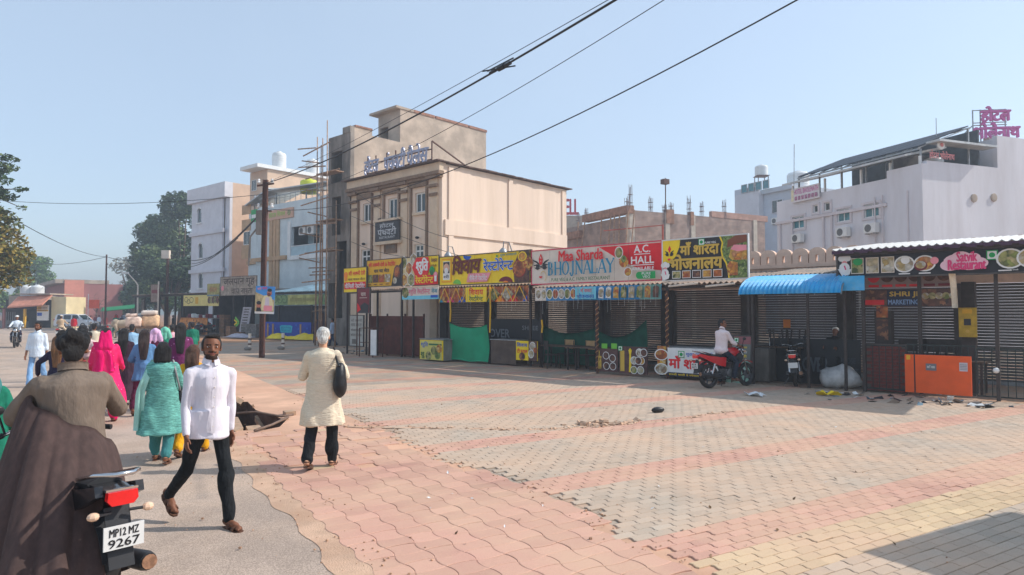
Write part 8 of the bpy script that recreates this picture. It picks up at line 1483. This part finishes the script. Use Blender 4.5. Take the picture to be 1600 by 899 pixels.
a = G(57, 604); person('barefoot man in a pale shirt and light blue jeans walking toward the camera', a, R(192), hh(55, 503, a.y), .012, sk_d, .95, legs=((14, 4), (-8, 18)), arms=((6, 14, 9), (-6, 14, 9)), wear=(('trousers', c_jean, .95, 0, .008, .006), ('shirt', c_lbsh, .8, 1.5, .014, .007)), face=1, beard=1, feet='none')
# man in the taupe jacket on the near motorcycle, with a brown shawl
a = NB + dN * -.16; sd_ = dN.cross(Vector((0, 0, 1)))
pp = person('motorcyclist in a taupe jacket seen from behind, brown shawl hanging over the seat', a, NB_RZ - R(12), 1.74, .0085, sk_d, 1.1, legs=((68, 82), (68, 82)), arms=((42, 44, 26), (42, 40, 24)), lean=4, seat=.86, head=(-6, 4), wear=(('trousers', c_blk, .96, 0, .012, .006), ('jacket', c_tau, .8, 2, .03, .008)), hair='mop', feet='shoe')
q = MB(); q.T = pp[1]; U = pp[2]
def shw(u, v):
    an = R(160 + 205 * u); z = (1.34 - .42 * u) * (1 - v) + .26 * v; r = .2 + .15 * v ** .7 + (.03 * math.sin(u * 40 + .6 * math.sin(v * 3)) + .012 * math.sin(u * 87 + v)) * (.15 + v); c = U(0, 0, max(z, .93)); return (c.x + r * 1.12 * math.cos(an) - .1 * v, c.y * (1 - v) + r * .9 * math.sin(an) - (.1 + .4 * math.sin(PI * u)) * v, z + .012 * math.sin(u * 22))
q.surf(shw, 110, 26, 0, .012); q.build('shawl', c_shawl, pp[0], smooth=180)
q = MB(); q.T = pp[1]; q.surf(lambda u, v: U(.16 * math.cos(2 * PI * u) * .55, -.008 + .1 * math.sin(2 * PI * u) * .75, 1.445 + .05 * v - .015 * math.sin(2 * PI * u)), 18, 3, 0, .008); q.build('collar', c_tau, pp[0], smooth=180)
a = at(-32, 700, 5.6); a.z = 0; person('person in a teal green wrap cut off by the picture edge', a, R(20), 1.55, .011, sk_m, 1.1, arms=((10, 60, 18), (10, 60, 14)), wear=(('dress', c_grn, .3, 2, .03, .009, .12, .05),), hair=('veil', c_teald), female=1)
# riders
def rider(label, loc, rz, h, **k): d = Vector((-math.sin(rz), math.cos(rz), 0)); return person(label, loc + d * k.pop('off', -.16), rz, h, legs=k.pop('legs', ((66, 84), (66, 84))), arms=k.pop('arms', ((46, 34, 22), (46, 34, 22))), seat=.84, **k)
rider('oncoming motorcyclist in a white shirt and white cap', OB, OB_RZ, 1.68, vox=.016, skin=sk_d, wear=(('trousers', c_navy, .96, 0, .01), ('shirt', c_lbsh, .8, 2, .02)), hair='cap', hairm_=m_white, feet='shoe', lean=4)
rider('rider in a beige shirt and cream cap on the pale motorcycle', SBL, SB_RZ, 1.64, vox=.016, skin=sk_m, wear=(('trousers', c_crm, .96, 0, .01), ('shirt', cloth('beige_shirt', (206, 180, 150)), .8, 2, .02)), hair='cap', hairm_=P_CRM, feet='shoe')
rider('man in a white shirt sitting sideways on the parked red motorcycle, looking out', RBL, RB_RZ, 1.7, vox=.011, skin=sk_d, legs=((52, 66), (30, 42)), arms=((34, 40, 12), (22, 60, 14)), wear=(('trousers', cloth('dark_jeans', (36, 44, 58), .2), .95, 0, .008), ('shirt', cloth('pinkish_white', (230, 214, 214), .04), .8, 1.5, .016)), head=(-58, -4), lean=5, face=1, off=-.2)
v = 1.35; person('dim seated person in black with a pale cap behind the black banner', ROW.w(RX(1303, v), v), ROW.rz + PI, 1.62, .013, sk_d, 1.05, legs=((80, 85), (80, 85)), arms=((25, 70, 16), (25, 70, 16)), seat=.66, head=(0, -30), wear=(('trousers', c_blk, .95, 0, .01), ('shirt', cloth('black_shirt', (26, 24, 26)), .8, 1.5, .02)), hair='cap', hairm_=m_white); one('tall_stool', 'dark tall stool under the seated person behind the black banner', 'stool', MB().box(-.2, .2, -.2, .2, .5, .55).box(-.18, -.14, -.18, -.14, 0, .499).box(.14, .18, -.18, -.14, 0, .499).box(-.18, -.14, .14, .18, 0, .499).box(.14, .18, .14, .18, 0, .499), m_post, ROW.w(RX(1303, v), v), ROW.rz)
# people further off
far = [(115, 524.5, 493, 8, 'man in a bright red shirt standing before the white car', (('trousers', c_crm, .95, 0, .01), ('shirt', cloth('red_shirt', (200, 36, 52)), .8, 1.5, .02)), 'short', 30), (494, 536, 504, 188, 'man in a dull purple shirt under the lean-to, facing the square', (('trousers', c_navy, .95, 0, .01), ('shirt', cloth('mauve_shirt', (92, 70, 84)), .8, 1.5, .02)), 'short', 0), (519, 541, 497, 80, 'man in a pale blue shirt and dark jeans standing under the lean-to, side on', (('trousers', cloth('ink_jeans', (40, 56, 84)), .95, 0, .01), ('shirt', cloth('sky_shirt', (170, 190, 216)), .78, 1.5, .02)), 'short', 0),
       (141.5, 512, 494, 10, 'distant figure in saffron orange beside the orange flag', (('dress', cloth('saffron', (238, 110, 50)), .3, 2, .03),), 'short', 0), (149, 513, 492, 170, 'distant figure in dark rose next to the saffron figure', (('dress', cloth('dark_rose', (130, 56, 70)), .3, 2, .03),), 'short', 0), (154.5, 513, 492.5, 10, 'distant figure in a white shirt between rose and maroon ones', (('trousers', c_navy, .95, 0, .01), ('shirt', c_lbsh, .8, 1.5, .02)), 'short', 0), (164.5, 512.5, 494, 20, 'distant figure in maroon near the foot of the bare pole', (('dress', cloth('brick_dress', (140, 60, 60)), .3, 2, .03),), 'short', 0), (181, 523, 491, 200, 'woman in green with a red head scarf beside the cow', (('dress', c_grn, .2, 2, .03),), ('veil', cloth('red_scarf', (200, 36, 60))), 0), (53, 506, 491, 100, 'distant figure in orange and yellow before the snack shop', (('dress', cloth('orange_sari', (236, 120, 60)), .2, 2, .03),), 'short', 0), (19, 507, 490, 190, 'distant dark figure beside the snack shop pillar', (('dress', c_dkpur, .3, 2, .02),), 'short', 0), (190, 514, 493, 30, 'distant figure in a dark shirt beyond the cow', (('trousers', c_navy, .95, 0, .01), ('shirt', c_navy, .8, 2, .02)), 'short', 0)]
for px, py, ty, rz, lb, wr, hr, hd in far: a = G(px, py); person(lb, a, R(rz), min(1.72, max(1.5, hh(px, ty, a.y))), .022, sk_m, wear=wr, hair=hr, head=(hd, 0), feet='shoe')
for i in range(6):
    px = (300, 293, 311, 235, 271, 318)[i]; v = 2.2 + .5 * (i % 2); person(('seated customer in white inside the flat roofed stall', 'dim customer in red inside the flat roofed stall', 'customer in dark blue inside the flat roofed stall', 'customer standing behind the slanted hoarding', 'customer with a dark head beside the inner stall post', 'customer in grey at the end of the stall counter')[i], KR.w(KX(px, v), v), R(160 + 30 * i), 1.62, .024, sk_m, wear=(('dress', (c_wsh, c_red, c_navy, c_tau, c_blk, c_lbsh)[i], .3, 2, .02),), feet='none')
# ---- the cow -------------------------------------------------------------------
cw = thing('cow', 'pale grey beige cow standing in the far street beside the loaded cart', 'cow', G(195, 528), R(-70)); b = MB()
b.ell((0, 0, 1.0), (.3, .75, .33), 16, 12); b.ell((0, .5, 1.05), (.26, .35, .36), 14, 10); b.ell((0, -.6, 1.05), (.27, .3, .32), 14, 10); b.ell((0, .42, 1.36), (.12, .2, .14), 12, 8); b.cap((0, .7, 1.12), (0, 1.12, 1.3), .19, .13); b.cap((0, 1.12, 1.3), (0, 1.42, 1.1), .12, .075); b.ell((0, .85, .95), (.05, .25, .2), 10, 8)
for s in (-1, 1):
    b.cap((s * .17, .55, .85), (s * .17, .57, .45), .1, .06); b.cap((s * .17, .57, .45), (s * .17, .55, .05), .055, .055); b.cap((s * .18, -.6, .9), (s * .19, -.5, .58), .15, .09); b.cap((s * .19, -.5, .58), (s * .18, -.68, .42), .08, .055); b.cap((s * .18, -.68, .42), (s * .18, -.64, .05), .05, .055); b.ell((s * .2, 1.1, 1.36), (.11, .04, .06), 8, 6); b.cap((s * .09, 1.1, 1.42), (s * .15, 1.05, 1.6), .03, .012)
b.cap((0, -.86, 1.2), (0, -.95, .6), .03, .02); b.ell((0, -.95, .5), (.04, .04, .12), 8, 6); pend(b, 'body', mat('cow_hide', lin((186, 168, 146)), .85, .15, 3), cw, .022, None, 3)
q = MB(); [q.ell((s * .17, y, .04), (.06, .075, .05), 8, 5) for s in (-1, 1) for y in (.56, -.63)]; q.parts('hoof', m_black, cw); [MB().ell((s * .115, 1.17, 1.29), .022, 8, 6).build('eye', m_iris, cw) for s in (-1, 1)]
for px, Y, ty, rz, lb, wr, hr in ((108, 18.5, 511, 8, 'woman in a rust red kurta further along the walking group', (('kurta', cloth('rust_kurta', (170, 84, 56)), .4, 2, .02, .007, .1, .05),), 'long'), (205, 19.5, 506, 20, 'man in a sky blue shirt walking ahead of the group, away from the camera', (('trousers', c_navy, .95, 0, .01), ('shirt', cloth('sky_blue', (150, 190, 220)), .8, 1.5, .015)), 'short'), (268, 21, 507, 30, 'woman in a pale pink dress walking well ahead of the group', (('dress', cloth('pale_pink', (232, 180, 190)), .2, 2, .02, .007, .1, .05),), 'bun'), (300, 24, 503, 24, 'man in a dark green shirt far ahead near the junk stall', (('trousers', c_navy, .95, 0, .01), ('shirt', c_grn, .8, 1.5, .015)), 'short'), (146, 22, 505, 14, 'man in a cream shirt far ahead in the middle of the road', (('trousers', c_tau, .95, 0, .01), ('shirt', c_crm, .8, 1.5, .015)), 'short')):
    a = G(px, 488 + 1060 * CAMH / Y); person(lb, a, R(rz), hh(px, ty, Y), .015, sk_m, wear=wr, hair=hr, female=int(hr != 'short'))
flush()
# ================================================================ TREES
def leafmat(n, c): 
    m = mat(n, lin(c), .7, .3, 2.5, spec=.3); return m
lf = {k: [leafmat('%s_leaf_%d' % (k, i), c) for i, c in enumerate(v)] for k, v in {'dark': ((74, 98, 64), (54, 76, 52), (106, 122, 80)), 'olive': ((112, 112, 54), (84, 92, 46), (150, 130, 60)), 'green': ((86, 120, 52), (64, 96, 46), (120, 146, 66)), 'grey': ((120, 120, 104), (98, 104, 90), (140, 134, 118))}.items()}
m_bark = mat('bark', lin((104, 88, 74)), .95, .3, 5, .8, 20, stretch=(1, 1, .3))
def leaves(parent, clumps, n, size, mats, name='crown'):
    P = []; tot = sum(r[0] * r[1] * r[2] for c, r in clumps)
    C, MI = [], []
    for ci, (c, r) in enumerate(clumps):
        k = int(n * r[0] * r[1] * r[2] / tot) + 20; d = RNG.normal(0, 1, (k, 3)); d /= np.linalg.norm(d, axis=1)[:, None]; rad = RNG.uniform(.25, 1.06, (k, 1)) ** .5
        C.append(np.array(c) + d * rad * np.array(r)); MI.append(np.where(RNG.random(k) < .55, ci % 3, RNG.integers(0, 3, k)))
    C = np.concatenate(C); MI = np.concatenate(MI); k = len(C)
    a = RNG.normal(0, 1, (k, 3)); a[:, 2] *= .6; a /= np.linalg.norm(a, axis=1)[:, None]; b = np.cross(a, RNG.normal(0, 1, (k, 3))); b /= np.linalg.norm(b, axis=1)[:, None]
    s = size * RNG.uniform(.55, 1.3, (k, 1)); v = np.stack([C - a * s, C + b * s * .45, C + a * s, C - b * s * .45], 1).reshape(-1, 3)
    me = bpy.data.meshes.new(name); me.from_pydata(v.tolist(), [], np.arange(4 * k).reshape(-1, 4).tolist())
    for m in mats: me.materials.append(m)
    me.polygons.foreach_set('material_index', MI.astype(int).tolist()); me.update(); return link(name, me, parent)
def tree(label, base, H, spread, nclump, n, size, mats, trunk=.3, lo=.35, shape=None, seed=1, name='leafy_tree', group=None, bare=0):
    rd = random.Random(seed); t = thing(name, label, 'tree', base, 0, group); mb = MB(); fork = H * lo; mb.tube([(0, 0, -.1), (.05 * H * .1, 0, fork * .5), (0, .1, fork)], [trunk, trunk * .8, trunk * .65], 9); cl = []
    for i in range(nclump):
        a = 2 * PI * i / nclump + rd.uniform(-.5, .5); u = rd.random(); rr = spread * math.sqrt(rd.uniform(.05, 1)) * (1 - .35 * abs(2 * u - .8)); z = fork + (H - fork) * (.12 + .8 * u); c = (rr * math.cos(a), rr * math.sin(a), z); s = spread * rd.uniform(.28, .46)
        cl.append((c, (s, s, s * .75))); m = (c[0] * .45, c[1] * .45, fork + (z - fork) * .45 + .2); mb.tube([(0, .1, fork - .2), m, c], [trunk * .5, trunk * .3, trunk * .08], 6)
        if bare:
            for k in range(5): e = (c[0] + rd.gauss(0, s), c[1] + rd.gauss(0, s), c[2] + rd.uniform(-.2, 1) * s); mb.tube([m, c, e], [trunk * .18, trunk * .1, trunk * .03], 4)
    mb.build('trunk', m_bark, t, smooth=180)
    if n: leaves(t, cl, n, size, mats)
    return t
def gp(px, Y): b = G(px, 488 + 1060 * CAMH / Y); return b
# the big tree at the picture's edge: trunk outside, boughs reaching in
b = gp(-150, 40); t = thing('roadside_tree', 'big olive and yellow green tree whose boughs reach in from the picture edge', 'tree', b)
mb = MB(); mb.tube([(0, 0, -.1), (.2, 0, 3), (.4, 0, 6.5), (.3, 0, 10)], [.55, .45, .35, .2], 10); cl = []
def T_(px, py, Y=40): return at(px, py, Y) - b
for px, py, r, Y in ((-60, 330, 2.0, 40), (-20, 350, 1.7, 40), (8, 395, 1.5, 39), (24, 405, 1.0, 40), (-10, 425, 1.5, 40), (20, 432, 1.1, 41), (-40, 400, 2.0, 41), (-60, 440, 1.8, 40), (10, 372, 1.0, 40), (36, 425, .6, 40), (-70, 280, 2.0, 42), (-25, 440, 1.3, 39), (2, 340, .8, 40), (30, 395, .5, 40.5), (-90, 380, 2.2, 40)):
    c = T_(px, py, Y); cl.append((tuple(c), (r, r, r * .7))); mb.tube([(.4, 0, 5.5), (c.x * .5, c.y * .5, c.z * .6 + 2), tuple(c)], [.16, .1, .03], 6)
leaves(t, cl, 10500, .16, lf['olive'], 'crown'); cl = []
for px, py, r, Y in ((-10, 262, .9, 38), (8, 246, .45, 38), (18, 262, .4, 38), (30, 296, .32, 38), (14, 308, .5, 38), (34, 325, .28, 38), (2, 282, .6, 38), (-20, 300, 1.0, 38), (24, 250, .22, 38), (40, 296, .16, 38)):
    c = T_(px, py, Y); cl.append((tuple(c), (r, r, r * .45))); mb.tube([(.3, 0, 8), (c.x * .6, c.y * .5, 9.0), tuple(c)], [.1, .06, .015], 5)
leaves(t, cl, 1700, .12, lf['dark'], 'upper_sprays'); mb.build('trunk', m_bark, t, smooth=180)
def Ht(px, py, Y): return at(px, py, Y).z
tree('round mid green tree behind the snack shop water tanks', gp(50, 125), Ht(55, 404, 125), 4.6, 14, 6000, .32, lf['green'], .4, seed=3)
tree('low bushy tree under the big olive tree beside the snack shop', gp(14, 100), Ht(14, 455, 100), 3.4, 10, 3000, .26, lf['green'], .25, .2, seed=13)
tree('tall dark green tree rising behind the arched building', gp(282, 92), Ht(280, 308, 92), 5.4, 26, 17000, .27, lf['dark'], .5, .25, seed=4); tree('broad dark tree standing between the T shaped pole and the arched building', gp(243, 96), Ht(240, 345, 96), 4.6, 20, 12000, .27, lf['dark'], .45, .2, seed=5)
tree('mid dark tree low behind the flat roofed stall', gp(262, 88), Ht(262, 392, 88), 4.0, 14, 8000, .25, lf['dark'], .35, .15, seed=6); tree('dusty grey half bare tree left of the T shaped pole', gp(204, 120), Ht(204, 403, 120), 4.6, 14, 1500, .3, lf['grey'], .35, .25, seed=7, bare=1); tree('low dark tree below the half bare one', gp(207, 112), Ht(205, 440, 112), 4.2, 12, 5000, .28, lf['dark'], .3, .2, seed=8)
tree('thin bare young tree near the orange flag', gp(150, 105), Ht(152, 448, 105), 2.2, 7, 0, .2, lf['grey'], .14, .35, seed=9, bare=1)
for i, (px, Y, py, sp, kk, lb) in enumerate(((120, 190, 455, 7, 'green', 'far hazy tree behind the pink building'), (146, 240, 452, 9, 'green', 'far hazy tree beyond the orange flag'), (170, 210, 457, 8, 'dark', 'far hazy tree beyond the bare pole'), (186, 170, 462, 5, 'green', 'small far tree behind the cow'), (160, 130, 476, 3, 'green', 'far low shrub by the foot of the bare pole'), (140, 320, 446, 14, 'green', 'farthest pale tree at the end of the street'), (110, 330, 440, 12, 'green', 'farthest tree just over the pink building roof'))): tree(lb, gp(px, Y), max(2.5, Ht(px, py, Y)), sp, 10, 1800, .2 + Y * .002, lf[kk], .3, .15, seed=20 + i)
for i, (px, Y, lb, c) in enumerate(((176, 118, 'yellow tent cloth roof at the far stalls', (206, 180, 90)), (186, 105, 'small green awning at the far stalls', (30, 130, 80)))):
    g = gp(px, Y); q = MB(); q.surf(lambda u, v: ((u - .5) * (6 if i == 0 else 4.5), v * 3 - 1.5, (2.6 if i == 0 else 2.0) + 1.0 * math.sin(PI * v) * .6 + .5 * u), 8, 6, 0, .03)
    for x in (-2, 2):
        for y in (-1.4, 1.4): q.tube([(x, y, 0), (x, y, 2.5)], .05, 5, 1)
    one('market_awning', lb, 'awning', q, [flat('awning_%d' % i, lin(c)), m_post], g, R(20), 40)
# ================================================================ HAZE
HAZE = 1
if HAZE:
    hz_ = MB().box(-470, 470, -65, 660, -3, 27).build('haze', [], kind='stuff'); hm = bpy.data.materials.new('haze'); hm.use_nodes = True; n = hm.node_tree.nodes; n.remove(n['Principled BSDF']); pv = n.new('ShaderNodeVolumePrincipled'); pv.inputs['Color'].default_value = (.78, .86, .95, 1); pv.inputs['Density'].default_value = .0025; pv.inputs['Anisotropy'].default_value = .3; hm.node_tree.links.new(pv.outputs[0], n['Material Output'].inputs['Volume']); hz_.data.materials.append(hm)
    S.cycles.volume_bounces = 0; S.cycles.volume_max_steps = 64
